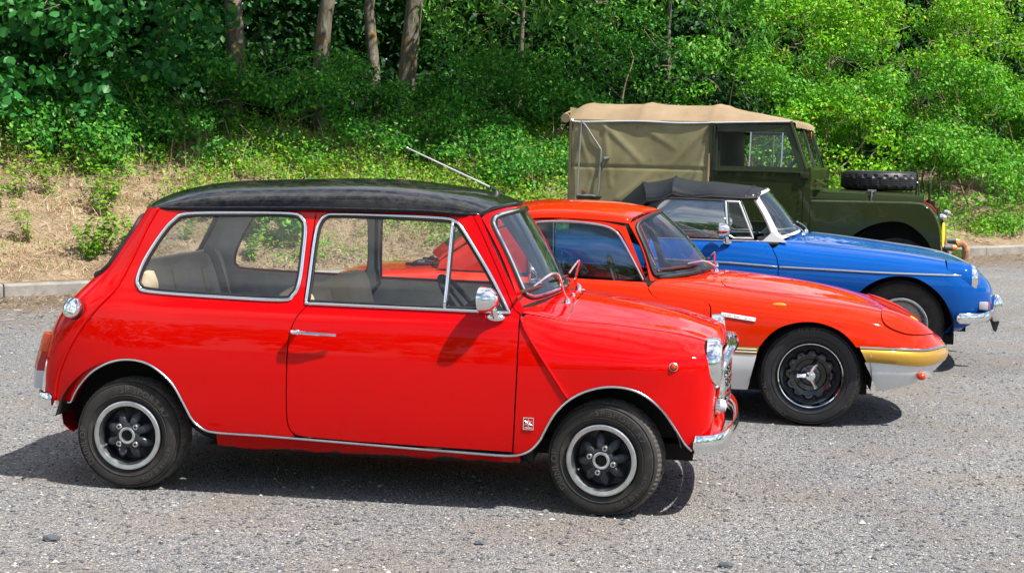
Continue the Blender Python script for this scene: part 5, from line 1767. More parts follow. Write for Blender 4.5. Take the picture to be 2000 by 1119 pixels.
    # filler between the glass and the roof edge, and the rear pillar
    fill = [(-0.932, .776), (-1.005, .893), (-1.062, 1.0), (-1.10, 1.055), (-1.185, 1.090), (-1.316, 1.106), (-1.45, 1.108), (-1.575, 1.100), (-1.607, 1.078), (-1.619, 1.04), (-1.619, .80), (-1.92, .80), (-2.16, .802), (-2.145, .848), (-1.97, .965), (-1.88, 1.012), (-1.66, 1.098), (-1.42, 1.114), (-1.20, 1.106), (-1.066, 1.082)]
    panel('pillar', sg, fill, pm, car, side=0)
    P = sg.at(resample(win, 0.02, False), off=0.003)
    strip('window_trim', P, 0.0085, 'chrome', car, flat=0.8)
    # windscreen
    bot = [(-0.575, 0, .824), (-0.595, .18, .820), (-0.67, .36, .806), (-0.785, .49, .790), (-0.915, .575, .778)]
    top_ = [(-0.905, 0, 1.166), (-0.918, .17, 1.162), (-0.955, .33, 1.147), (-1.00, .45, 1.124), (-1.050, .520, 1.098)]
    net = [[np.array(b) * (1 - t) + np.array(a) * t + np.array([.018, 0, .010]) * sin(pi * t) for b, a in zip(bot, top_)] for t in (0, .33, .66, 1)]
    scr = Surf(net, uk=[0, .33, .66, 1], ref=(-1.6, 0, .7))
    vs = scr.vk[-1]
    gl = curve([(0.03, 0), (0.03, vs * .5), (0.035, vs * .85), (0.07, vs * .935), (0.16, vs * .962), (.5, vs * .965), (.82, vs * .945), (.92, vs * .89), (.955, vs * .78), (.965, vs * .5), (.97, 0)], 4)
    panel_full('windscreen', scr, gl, 'screen_glass', car, uv=True, flange=0, inner=False)
    frm = [(-0.0, vs), (.33, vs), (.66, vs), (1, vs), (1, vs * .5), (1, 0)] + [tuple(p) for p in gl[::-1]] + [(0, 0), (0, vs * .5)]
    panel_full('screen_surround', scr, resample(np.array(frm), 0.03), pm, car, uv=True, flange=0.006, thick=0.012)
    rg = scr.ev(gl[:, 0], gl[:, 1]) + np.array([0.006, 0, .004])
    ring = np.concatenate([mirror_y(rg, 1), mirror_y(rg, -1)[::-1]])
    G().tube(ring, 0.006, 6, closed=True).build('windscreen_trim', 'chrome', car)
    rg = scr.ev(gl[:, 0], gl[:, 1])
    ring = np.concatenate([mirror_y(rg, 1), mirror_y(rg, -1)[::-1]])
    G().tube(ring, 0.0135, 8, closed=True).build('windscreen_seal', 'black_trim', car)
    for y0 in (-0.22, 0.24):
        vv = abs(y0)
        b0 = scr.ev(np.array([0.0]), np.array([vv]))[0]
        bx, bz = b0[0] + 0.06, b0[2] + 0.002
        h = G(); h.mat(0).lathe([(0.014, 0), (0.012, .012), (.007, .022), (0, .024)], 'z', (bx, y0, bz), 12)
        ty = y0 - 0.20
        tp = scr.ev(np.array([.14]), np.array([abs(ty)]))[0]
        arm = curve([(bx, y0, bz + .018), (bx - .015, y0 - .05, bz + .04), ((bx + tp[0]) / 2 + .02, (y0 + ty) / 2, max(bz, tp[2]) + .035), (tp[0] + .03, ty, tp[2] + .022)], 5)
        h.mat(0).tube(arm, np.linspace(.008, .004, len(arm)), 6)
        bl_ = []
        for t in np.linspace(-.17, .15, 9):
            yy = ty + t * .9
            pp = scr.ev(np.array([.10 + .10 * (.2 - t)]), np.array([min(abs(yy), vs * .95)]))[0]
            bl_.append((pp[0] + .014, yy, pp[2] + .012))
        h.mat(1).tube(bl_, [.004] + [.0075] * 7 + [.004], 6)
        h.build('wiper', ('chrome', 'dark_red_trim'), car)
    # name strip on the wing: white plate, dark letters
    for sd in (-1, 1):
        c = body.at([(-0.41, 0.6035)])[0]
        e0 = body.at([(-0.505, 0.615)])[0]; e1 = body.at([(-0.315, 0.592)])[0]
        d = Vector(e1 - e0); d.y *= sd; L = d.length; d.normalize()
        up = Vector((0, -sd * 0.32, 1)); up = (up - d * up.dot(d)).normalized()
        nrm = d.cross(up) if sd < 0 else up.cross(d)
        o = Vector((e0[0], sd * e0[1], e0[2])) + nrm * 0.004
        M = Matrix((d, up, nrm)).transposed().to_4x4(); M.translation = o
        g = G().tf(M); g.box(0, L, -0.011, 0.011, -0.004, 0.002, 0.001); pl = g.build('name_plate', 'white_paint', car)
        for txt, x0, h_, sl in (('LOTUS', 0.012, 0.011, 0), ('ELAN', 0.072, 0.011, 0), ('Sprint', 0.128, 0.010, 0.3)):
            V, F, LL = letter_tris(txt, h_, 0.10)
            wd = {'LOTUS': 0.042, 'ELAN': 0.030, 'Sprint': 0.046}[txt] / LL
            xx = [(x0 + p[0] * wd + p[1] * sl, p[1] - 0.0055, 0.0027) for p in V]
            if sd > 0:
                pass
            g = G().tf(M); g.add(xx, F); g.build('plate_word', 'letter_black', pl, smooth=False, sharp=None)
        # amber repeater
        r = body.at([(-0.186, 0.676)])[0]
        g = G().sphere((r[0], sd * (r[1] + .002), r[2]), 0.04, 16, 8, (1, .22, .32)); g.build('side_repeater', 'amber_lens', car)
        # front lamp under the bumper
        q = body.ev(np.array([.60]), np.array([v_z(.60, .305)]))[0]
        g = G(); g.mat(0).tube([(q[0] - .02, sd * (q[1] - .02), q[2] + .02), (q[0] + .012, sd * (q[1] + .004), q[2] + .012)], .010, 8)
        g.mat(1).sphere((q[0] + .022, sd * (q[1] + .006), q[2] - .008), .024, 12, 8, (1.1, 1, .9)); g.build('front_indicator', ('chrome', 'orange_lens'), car)
        # rear lamps, half bumper
        q = body.ev(np.array([-2.86]), np.array([v_z(-2.86, .58)]))[0]
        G().sphere((q[0] - .01, sd * (q[1] - .06), q[2]), .05, 14, 8, (.5, 1, .8)).build('rear_lamp', 'red_lens', car)
        # wheel wells
        for x0 in (0.0, -2.134):
            Aw = [[(x0 + .335 * cos(t), sd * yy, .285 + .325 * sin(t)) for yy in (.69, .44)] for t in np.linspace(-.2, pi + .2, 20)]
            g = G().grid(np.array(Aw)); g.add([a[1] for a in Aw], [list(range(20))]); g.build('wheel_well', 'underbody', car, sharp=None)
    # rear bumper, boot handle and hinges
    Pb = [body.ev(np.array([u]), np.array([v_z(u, .47)]))[0] for u in np.linspace(-2.62, -2.9, 8)]
    rb = np.concatenate([mirror_y(Pb, -1), mirror_y(Pb, 1)[::-1]]) + np.array([-.015, 0, 0])
    G().tube(rb, .03, 10, flat=.5).build('rear_bumper', 'gold_paint', car)
    for y in (-.25, .25):
        g = G().tf(Matrix.Translation((-2.30, y, .80)))
        g.box(-.11, .06, -.014, .014, -.006, .012, .005); g.tube([(-.05, -.03, .012), (-.05, .03, .012)], .012, 8)
        g.build('boot_hinge', 'black_trim', car)
    G().box(-2.40, -2.33, -.07, .07, .79, .812, .006).build('boot_vent', 'dull_chrome', car)
    fl = G(); fl.box(-2.6, .33, -.42, .42, .16, .22); fl.box(-1.75, -.42, -.64, .64, .145, .19); fl.box(-.5, .40, -.25, .25, .22, .6)
    fl.tube([(0, -.6, .285), (0, .6, .285)], .02, 8); fl.tube([(-2.134, -.6, .285), (-2.134, .6, .285)], .02, 8)
    fl.build('underfloor', 'underbody', car)
    G().box(-.80, -.74, -.56, .56, .2, .70).build('bulkhead', 'dark_interior', car)
    G().box(-.98, -.80, -.52, .52, .64, .755, .02).build('dashboard', 'dark_interior', car)
    G().box(-1.85, -1.80, -.58, .58, .2, .80).build('rear_bulkhead', 'dark_interior', car)
    for y in (-.32, .32):
        g = G().tf(Matrix.Translation((-1.60, y, .35)) @ Matrix.Rotation(radians(-18), 4, 'Y')); g.box(-.06, .06, -.20, .20, 0, .58, .05); g.build('seat_back', 'black_trim', car)
        g = G(); g.box(-1.58, -1.12, y - .2, y + .2, .26, .38, .04); g.build('seat_base', 'black_trim', car)
    s = G().tf(Matrix.Translation((-1.12, -.32, .74)) @ Matrix.Rotation(radians(-20), 4, 'Y'))
    s.tube([(0, .17 * cos(t), .17 * sin(t)) for t in np.linspace(0, 2 * pi, 29)[:-1]], .011, 8, closed=True)
    for t in (pi / 2, 3.66, 5.76):
        s.tube([(0, 0, 0), (0, .16 * cos(t), .16 * sin(t))], .008, 6)
    s.tube([(0, 0, 0), (.25, 0, 0)], .014, 8)
    s.build('steering_wheel', 'black_trim', car)
    knockoff_wheel(car, (0, -.655, .288), 0)
    knockoff_wheel(car, (-2.134, -.655, .288), 0, turn=0.4)
    knockoff_wheel(car, (0, .655, .288), pi)
    knockoff_wheel(car, (-2.134, .655, .288), pi)
    return car


build_coupe()


# ------------------------------------------------------------------ blue roadster with black soft top (third car)
def wire_wheel(car, loc, rz):
    w = empty('wheel', loc, rz, car)
    R, rim = 0.310, 0.186
    tyre_object(R, rim, 0.0, 0.155, w, n=108)
    g = G()
    g.lathe([(0.190, 0.004), (0.191, -0.010), (0.186, -0.013), (0.176, -0.010), (0.170, 0.004), (0.158, 0.02), (0.155, 0.06)], 'y', n=64)
    g.build('rim', 'dull_chrome', w)
    s = G()
    for k in range(36):
        a = 2 * pi * k / 36
        for da, y0, y1 in ((0.28, -0.004, 0.03), (-0.28, 0.05, 0.045)):
            b = a + da
            s.tube([(0.036 * cos(a), y0, 0.036 * sin(a)), (0.160 * cos(b), y1, 0.160 * sin(b))], 0.0022, 4, cap=False)
    s.lathe([(0.158, 0.075), (0.02, 0.08)], 'y', n=24)
    so = s.build('spokes', 'steel', w, sharp=None)
    so['kind'] = 'stuff'
    h = G().lathe([(0.045, 0.06), (0.040, 0.0), (0.036, -0.014), (0.026, -0.026), (0, -0.028)], 'y', n=20)
    h.build('hub', 'chrome', w)
    return w


def build_roadster():
    car = empty('blue_roadster', (2.81618, 11.35298, 0.05), -TH)
    tag(car, 'bright blue roadster with a raised black soft top, third in the row', 'car', 'cars parked in a row')
    #  x, (z, y) from sill to centre
    S = [
        (-3.02, (.36, .50), (.42, .60), (.52, .64), (.60, .645), (.66, .63), (.72, .58), (.76, .50), (.78, .34), (.79, .17), (.792, 0)),
        (-2.90, (.28, .56), (.38, .66), (.52, .70), (.62, .71), (.69, .70), (.76, .65), (.80, .56), (.825, .38), (.835, .19), (.838, 0)),
        (-2.31, (.19, .62), (.36, .73), (.52, .755), (.63, .762), (.71, .75), (.79, .70), (.83, .60), (.855, .40), (.865, .20), (.868, 0)),
        (-1.6, (.17, .64), (.34, .73), (.52, .755), (.63, .762), (.715, .752), (.80, .715), (.865, .65), (.88, .42), (.89, .20), (.89, 0)),
        (-1.0, (.17, .64), (.34, .73), (.52, .755), (.625, .762), (.71, .752), (.80, .715), (.860, .65), (.885, .42), (.90, .20), (.902, 0)),
        (-0.70, (.17, .64), (.34, .73), (.52, .755), (.62, .762), (.70, .750), (.785, .705), (.838, .62), (.875, .42), (.900, .20), (.905, 0)),
        (-0.30, (.17, .63), (.34, .73), (.52, .755), (.61, .762), (.69, .748), (.765, .70), (.812, .61), (.845, .40), (.868, .20), (.874, 0)),
        (0.0, (.17, .62), (.34, .73), (.52, .758), (.60, .764), (.675, .748), (.745, .70), (.790, .60), (.815, .40), (.834, .20), (.840, 0)),
        (0.25, (.19, .60), (.34, .71), (.50, .745), (.59, .752), (.660, .737), (.722, .69), (.762, .60), (.782, .40), (.800, .20), (.806, 0)),
        (0.42, (.22, .55), (.34, .67), (.48, .715), (.57, .722), (.636, .708), (.695, .66), (.730, .58), (.742, .40), (.756, .20), (.762, 0)),
        (0.54, (.27, .46), (.36, .57), (.46, .62), (.54, .635), (.60, .625), (.645, .58), (.672, .51), (.690, .37), (.702, .18), (.707, 0)),
        (0.62, (.31, .36), (.38, .46), (.45, .51), (.51, .525), (.555, .515), (.590, .48), (.612, .43), (.632, .32), (.646, .16), (.650, 0)),
        (0.665, (.34, .24), (.39, .33), (.44, .37), (.485, .38), (.515, .375), (.542, .35), (.560, .31), (.576, .24), (.588, .12), (.592, 0)),
        (0.685, (.38, .10), (.41, .14), (.44, .16), (.47, .165), (.49, .16), (.505, .15), (.515, .13), (.524, .10), (.53, .05), (.532, 0)),
    ]
    net = [[(r[0], y, z) for z, y in r[1:]] for r in S]
    uk = [-3.05, -2.9, -2.31, -1.6, -1.0, -.7, -.3, 0, .25, .42, .55, .66, .75, .85]
    body = Surf(net, uk=uk, nd=(160, 70), ref=(-1.2, 0, .4))
    vt = body.vk[-1]
    pm = ('blue_paint', 'dark_interior')
    def side_uv(pts):
        return [tuple(q) for q in body.inv(pts)]
    def v_z(u, z):
        vs = np.linspace(0, body.vk[7], 120)
        P = body.ev(np.full(120, u), vs)[:, 2]
        i = int(np.argmax(P >= z))
        if P.max() < z: return float(body.vk[6])
        if i == 0: return float(vs[0])
        return float(vs[i - 1] + (vs[i] - vs[i - 1]) * (z - P[i - 1]) / max(P[i] - P[i - 1], 1e-9))
    arch = curve([(-0.375, .20), (-0.365, .30), (-0.345, .42), (-0.30, .52), (-0.236, .585), (-0.143, .634), (-0.036, .656), (0.09, .644), (0.21, .575), (0.295, .482), (0.345, .38), (0.372, .30)], 4)
    gap = [(-0.955, .862), (-0.925, .842), (-0.892, .805), (-0.866, .755), (-0.853, .70), (-0.850, .60), (-0.852, .30), (-0.856, .20)]
    front = side_uv(resample(gap + [(-0.376, .20)], 0.04, False)) + side_uv(arch) + [(u, v_z(u, z)) for u, z in ((0.44, .30), (0.55, .35), (0.66, .39), (0.75, .41), (.85, .425))]
    front += [(.85, v) for v in np.linspace(front[-1][1], vt, 6)[1:]] + [(u, vt) for u in np.linspace(.85, -.72, 40)[1:]] + [(-.74, vt - .2), (-.78, vt - .4), (-.86, vt - .56), (-.94, vt - .63)]
    panel_full('front_body', body, resample(np.array(front), 0.035), pm, car, uv=True, flange=.012, thick=.02, step=.04)
    g2 = [(p[0] - .006, p[1]) for p in gap]
    door = g2 + [(-1.78, .20), (-1.79, .60), (-1.76, .862)]
    panel('door', body, door, pm, car, side=0, step=.06)
    ar2 = np.array([(p[0] - 2.31, p[1]) for p in arch])
    tail = side_uv([(-1.767, .862), (-1.797, .60), (-1.787, .20), (-1.94, .20)]) + side_uv(ar2[::-1]) + [(u, v_z(u, .36)) for u in (-2.75, -2.9, -3.05)] + [(-3.05, v) for v in np.linspace(v_z(-3.05, .37), vt, 8)[1:]] + [(-2.6, vt), (-2.2, vt), (-2.05, vt), (-2.0, vt - .3), (-1.95, vt - .55), (-1.8, vt - .62)]
    panel_full('rear_body', body, resample(np.array(tail), 0.06), pm, car, uv=True, step=.07)
    # chrome side strip
    P = body.at(resample([(-1.75, .716), (-1.217, .708), (-.862, .690)], .04, False), off=.004)
    strip('side_strip', P, .0075, 'chrome', car, flat=.6)
    P = body.at(resample([(-.846, .689), (-.2, .674), (.405, .668)], .04, False), off=.004)
    strip('side_strip', P, .0075, 'chrome', car, flat=.6)
    # bonnet: raised skin with a fine gap
    bon = curve([(-.66, vt), (-.66, vt - .25), (-.665, vt - .42), (-.64, vt - .47), (-.4, vt - .46), (0, vt - .43), (.3, vt - .40), (.5, vt - .34), (.60, vt - .24), (.63, vt - .1), (.63, vt)], 4)
    panel_full('bonnet', body, np.array(bon), pm, car, uv=True, off=.003, flange=.004, inner=False, step=.04)
    bl = body.ev(bon[:, 0], bon[:, 1])
    G().tube(np.concatenate([mirror_y(bl, -1), mirror_y(bl, 1)[::-1][1:]]), .0026, 5).build('bonnet_gap', 'black_trim', car)
    P = body.ev(np.linspace(-.6, .62, 20), np.full(20, vt)) + np.array([0, 0, .004])
    G().tube(P, .005, 6, flat=.6).build('bonnet_strip', 'chrome', car)
    for sd in (-1, 1):
        c = (0.462, sd * .592, .640)
        G().lathe([(.078, .052), (.092, .046), (.100, .028), (.102, .0), (.100, -.04)], 'x', c, 36).build('headlamp_ring', 'chrome', car)
        G().lathe([(.080, .048), (.06, .066), (.03, .075), (0, .078)], 'x', c, 28).build('headlamp_lens', 'lamp_glass', car)
        G().lathe([(.080, .046), (.05, .014), (0, 0)], 'x', c, 24).build('headlamp_reflector', 'chrome', car)
        G().lathe([(.128, -.16), (.118, -.06), (.108, .0), (.101, .010)], 'x', c, 32).build('headlamp_nacelle', 'blue_paint', car)
        lamp = G()
        lamp.mat(0).box(.535, .598, sd * .60 - .03, sd * .60 + .03, .430, .485, .008)
        lamp.mat(1).box(.560, .612, sd * .565 - .032, sd * .565 + .032, .432, .483, .008)
        lamp.build('side_lamp', ('clear_lens', 'orange_lens'), car)
        # overrider
        o = G(); o.tf(Matrix.Translation((.690, sd * .38, .425)))
        o.sphere((0, 0, 0), .09, 18, 12, (.56, .42, 1.12)); o.tf(); o.build('overrider', 'chrome', car)
        G().prism([(.655, .345), (.72, .33), (.70, .255), (.685, .26)], sd * .36 - .02, sd * .36 + .02).build('overrider_bracket', 'black_trim', car)
        for x0 in (0, -2.31):
            Aw = [[(x0 + .36 * cos(t), sd * yy, .30 + .365 * sin(t)) for yy in (.735, .45)] for t in np.linspace(-.2, pi + .2, 20)]
            g = G().grid(np.array(Aw)); g.add([a[1] for a in Aw], [list(range(20))]); g.build('wheel_well', 'underbody', car, sharp=None)
    # bumper
    pts = curve([(.375, .735, .375), (.44, .735, .375), (.53, .69, .375), (.60, .58, .378), (.65, .40, .38), (.675, .2, .38), (.682, 0, .38)], 4)
    half = [Vector(p) for p in pts]
    full = [Vector((p.x, p.y, p.z)) for p in half] + [Vector((p.x, -p.y, p.z)) for p in half[::-1][1:]]
    V = []; F = []
    prof = [(-.5, 0), (-.40, .6), (-.12, 1), (.12, 1), (.40, .6), (.5, 0), (.3, -.4), (-.3, -.4)]
    k = len(full); m = len(prof)
    for i in range(k):
        tg = full[min(i + 1, k - 1)] - full[max(i - 1, 0)]; tg.normalize()
        o = Vector((tg.y, -tg.x, 0)) * (1 if True else 1)
        e = .6 if i in (0, k - 1) else 1
        for a, b in prof:
            V.append(full[i] + o * b * .03 + Vector((0, 0, a * .072 * e)))
    for i in range(k - 1):
        for j in range(m):
            F.append((i * m + j, i * m + (j + 1) % m, (i + 1) * m + (j + 1) % m, (i + 1) * m + j))
    F += [list(range(m)), [(k - 1) * m + j for j in range(m)]]
    G().add(V, F).build('front_bumper', 'chrome', car, sharp=50)
    # valance below the bumper
    va = []
    for y in np.linspace(-.69, .69, 25):
        t = abs(y) / .69
        xf = .60 - .21 * t ** 2.6
        va.append([(xf - .02, y, .40), (xf - .04, y, .33), (xf - .09, y, .265), (xf - .13, y, .245 + .03 * t)])
    G().grid(np.array(va)).build('front_valance', 'blue_paint', car)
    # grille
    for kx in range(13):
        y = -.27 + kx * .045
        G().tube([(.668 - .25 * y * y, y, .56), (.682 - .25 * y * y, y, .48), (.672 - .25 * y * y, y, .415)], .006, 6).build('grille_slat', 'chrome', car)
    # --- windscreen: white frame and glass
    bot = [(-.685, 0, .915), (-.70, .2, .910), (-.745, .38, .898), (-.81, .52, .880), (-.872, .610, .862)]
    top = [(-.935, 0, 1.222), (-.945, .19, 1.220), (-.972, .36, 1.210), (-1.01, .49, 1.196), (-1.042, .565, 1.180)]
    net = [[np.array(b) * (1 - t) + np.array(a) * t + np.array([.012, 0, .006]) * sin(pi * t) for b, a in zip(bot, top)] for t in (0, .33, .66, 1)]
    scr = Surf(net, uk=[0, .33, .66, 1], ref=(-1.7, 0, .8)); vs = scr.vk[-1]
    gl = curve([(.05, 0), (.05, vs * .5), (.055, vs * .8), (.08, vs * .90), (.18, vs * .935), (.5, vs * .94), (.85, vs * .935), (.93, vs * .90), (.945, vs * .8), (.95, vs * .5), (.95, 0)], 4)
    panel_full('windscreen', scr, gl, 'screen_glass', car, uv=True, flange=0, inner=False)
    frm = [(0, vs), (.33, vs), (.66, vs), (1, vs), (1, vs * .5), (1, 0)] + [tuple(p) for p in gl[::-1]] + [(0, 0), (0, vs * .5)]
    panel_full('screen_frame', scr, resample(np.array(frm), .03), ('white_paint', 'white_paint'), car, uv=True, off=.006, flange=.02, thick=.02)
    for sd in (-1, 1):
        G().tube(mirror_y(scr.ev(np.linspace(0, 1, 8), np.full(8, vs)), sd) + np.array([-.010, 0, 0]), .0125, 8).build('screen_pillar', 'white_paint', car)
        G().prism([(-.975, .858), (-.80, .858), (-.815, .872), (-.872, .90), (-.90, .93)], sd * .615, sd * .655).build('pillar_foot', 'white_paint', car)
    for y0 in (-.30, .05, .36):
        b0 = scr.ev(np.array([0.0]), np.array([abs(y0)]))[0]
        bx, bz = b0[0] + .05, b0[2] - .008
        h = G(); h.lathe([(.014, 0), (.012, .014), (0, .024)], 'z', (bx, y0, bz), 10)
        arm = curve([(bx, y0, bz + .02), (bx - .02, y0 - .06, bz + .045), (b0[0] - .03, y0 - .24, b0[2] + .075)], 5)
        h.tube(arm, .0045, 6)
        h.build('wiper', 'chrome', car)
    # bonnet washers / cowl vent
    G().box(-.66, -.60, -.36, -.28, .868, .89, .006).build('cowl_fitting', 'chrome', car)
    # --- soft top
    ST = [((-1.022, .585, 1.163), (-.945, 1.220)), ((-1.10, .602, 1.157), (-1.03, 1.236)), ((-1.35, .614, 1.164), (-1.33, 1.262)), ((-1.62, .618, 1.174), (-1.62, 1.292)),
          ((-1.80, .612, 1.118), (-1.87, 1.240)), ((-2.03, .600, .872), (-2.27, .880))]
    GT_ = [(0, 0), (.015, .24), (.06, .44), (.16, .62), (.35, .80), (.6, .93), (.82, .985), (1, 1)]
    def hood_row(i, f):
        e = np.array(ST[i][0]) * (1 - f) + np.array(ST[min(i + 1, 5)][0]) * f
        c_ = np.array(ST[i][1]) * (1 - f) + np.array(ST[min(i + 1, 5)][1]) * f
        sag = -.010 * sin(pi * f) if i in (2, 3) else 0.0
        return [(e[0] + (c_[0] - e[0]) * t ** .8, e[1] * (1 - t), e[2] + (c_[1] - e[2]) * q + sag * (1 - t) + sag) for t, q in GT_]
    rows = [hood_row(i, f) for i in range(5) for f in (0, .2, .4, .6, .8)] + [hood_row(5, 0)]
    H = np.array(rows)
    full = np.concatenate([H * np.array([1, -1, 1]), H[:, ::-1][:, 1:]], axis=1)
    inner = full + np.array([0, 0, -.014])
    g = G(); g.mat(0).grid(full); g.mat(1).grid(inner)
    o = g.build('soft_top', ('black_vinyl', 'dark_interior'), car, sharp=14)
    for i in (1, 3, 4):
        P = np.array(hood_row(i, 0)) + np.array([0, 0, .003])
        G().tube(np.concatenate([mirror_y(P, -1), mirror_y(P, 1)[::-1][1:]]), .0045, 6).build('hood_seam', 'black_vinyl', car)
    P = np.array(hood_row(0, 0)) + np.array([.004, 0, -.006])
    G().tube(np.concatenate([mirror_y(P, -1), mirror_y(P, 1)[::-1][1:]]), .010, 8).build('header_seal', 'black_trim', car)
    rail = np.array([hood_row(i, f)[0] for i in range(5) for f in (0, .5)])
    strip('cant_rail_binding', rail, .006, 'black_trim', car)
    # side of the hood behind the door window and the side glass
    belt = [(-.93, .640, .862), (-1.2, .648, .864), (-1.5, .652, .866), (-1.75, .650, .868), (-2.03, .62, .87)]
    tope = [(-1.045, .583, 1.165), (-1.2, .606, 1.165), (-1.45, .615, 1.172), (-1.66, .614, 1.165), (-1.93, .602, .985)]
    net = [[np.array(a) * (1 - t) + np.array(b) * t + np.array([0, .012 * sin(pi * t), 0]) for t in (0, .33, .66, 1)] for a, b in zip(belt, tope)]
    sg = Surf(net, ref=(-1.4, 0, .9))
    win = np.concatenate([curve([(-1.77, .872), (-1.745, 1.0), (-1.722, 1.085), (-1.690, 1.122), (-1.645, 1.140), (-1.5, 1.141), (-1.25, 1.136)], 4), [(-1.225, .874)]])
    panel('door_window', sg, win, 'mgb_glass', car, side=0, flange=0, inner=False)
    side = np.concatenate([win[:-1], [(-1.248, 1.136), (-1.135, 1.134), (-1.118, 1.160), (-1.2, 1.160), (-1.45, 1.168), (-1.65, 1.160), (-1.80, 1.08), (-1.93, .972), (-2.0, .88)]])
    panel('hood_side', sg, side, ('black_vinyl', 'dark_interior'), car, side=0, flange=.008)
    strip('window_rubber', sg.at(resample(win[:-1], .02, False), off=.003), .007, 'black_trim', car)
    q1 = [(-1.238, 1.132), (-1.142, 1.130), (-1.035, .878), (-1.172, .875), (-1.215, .90)]
    panel('quarter_light', sg, q1, 'clear_glass', car, side=0, flange=0, inner=False)
    strip('quarter_light_frame', sg.at(resample(curve(q1, 1, True), .02), off=.004), .0085, 'badge_silver', car, closed=True)
    strip('door_top_trim', body.at(resample([(-1.76, .858), (-1.3, .858), (-.97, .858)], .05, False), off=.002), .006, 'chrome', car)
    # rear quarter window in the hood
    qr = curve([(-1.86, 1.02), (-1.88, .93), (-1.97, .90), (-1.945, .96), (-1.90, 1.01)], 3, True)
    panel('hood_rear_window', sg, qr, 'dusty_glass', car, side=0, flange=0, inner=False, off=.004)
    # mirror on the near wing and the far one
    for sd in (-1, 1):
        m = G()
        m.sphere((-1.215, sd * .715, .845), .032, 14, 8, (1, .7, .5))
        m.tube([(-1.215, sd * .725, .85), (-1.225, sd * .755, .895)], [.018, .012], 10)
        m.tf(Matrix.Translation((-1.238, sd * .775, .935)) @ Matrix.Rotation(sd * radians(10), 4, 'Z'))
        m.lathe([(.002, .045), (.028, .040), (.048, .012), (.054, -.03), (.048, -.034)], 'x', n=20)
        m.disc(.049, 'x', (-.033, 0, 0), 20)
        m.tf(); m.build('door_mirror', 'chrome', car)
    fl = G(); fl.box(-2.7, .40, -.45, .45, .16, .24); fl.box(-1.9, -.5, -.68, .68, .155, .2); fl.box(-.5, .5, -.3, .3, .24, .62)
    fl.tube([(0, -.62, .30), (0, .62, .30)], .02, 8); fl.tube([(-2.31, -.62, .30), (-2.31, .62, .30)], .02, 8)
    fl.build('underfloor', 'underbody', car)
    G().box(-.86, -.80, -.58, .58, .2, .78).build('bulkhead', 'dark_interior', car)
    G().box(-1.0, -.84, -.56, .56, .70, .84, .03).build('dashboard', 'dark_interior', car)
    for y in (-.33, .33):
        g = G().tf(Matrix.Translation((-1.68, y, .32)) @ Matrix.Rotation(radians(-16), 4, 'Y')); g.box(-.06, .06, -.21, .21, 0, .62, .05); g.build('seat_back', 'black_trim', car)
        G().box(-1.66, -1.2, y - .2, y + .2, .26, .40, .04).build('seat_base', 'black_trim', car)
    s = G().tf(Matrix.Translation((-1.22, -.33, .80)) @ Matrix.Rotation(radians(-25), 4, 'Y'))
    s.tube([(0, .19 * cos(t), .19 * sin(t)) for t in np.linspace(0, 2 * pi, 29)[:-1]], .010, 8, closed=True)
    s.tube([(0, 0, 0), (.25, 0, 0)], .014, 8); s.tube([(0, -.18, 0), (0, .18, 0)], .008, 6)
    s.build('steering_wheel', 'black_trim', car)
    for sd in (-1, 1):
        q = body.ev(np.array([-3.0]), np.array([v_z(-3.0, .60)]))[0]
        G().sphere((q[0] - .02, sd * (q[1] - .05), q[2]), .05, 14, 8, (.6, .9, 1.3)).build('rear_lamp', 'red_lens', car)
    G().tube([(-2.75, -.74, .42), (-2.98, -.68, .42), (-3.09, -.4, .42), (-3.11, 0, .42), (-3.09, .4, .42), (-2.98, .68, .42), (-2.75, .74, .42)], .04, 10, flat=.5).build('rear_bumper', 'chrome', car)
    wire_wheel(car, (0, -.68, .308), 0)
    for loc, rz in (((-2.31, -.68, .308), 0), ((0, .68, .308), pi), ((-2.31, .68, .308), pi)):
        wire_wheel(car, loc, rz)
    return car


build_roadster()


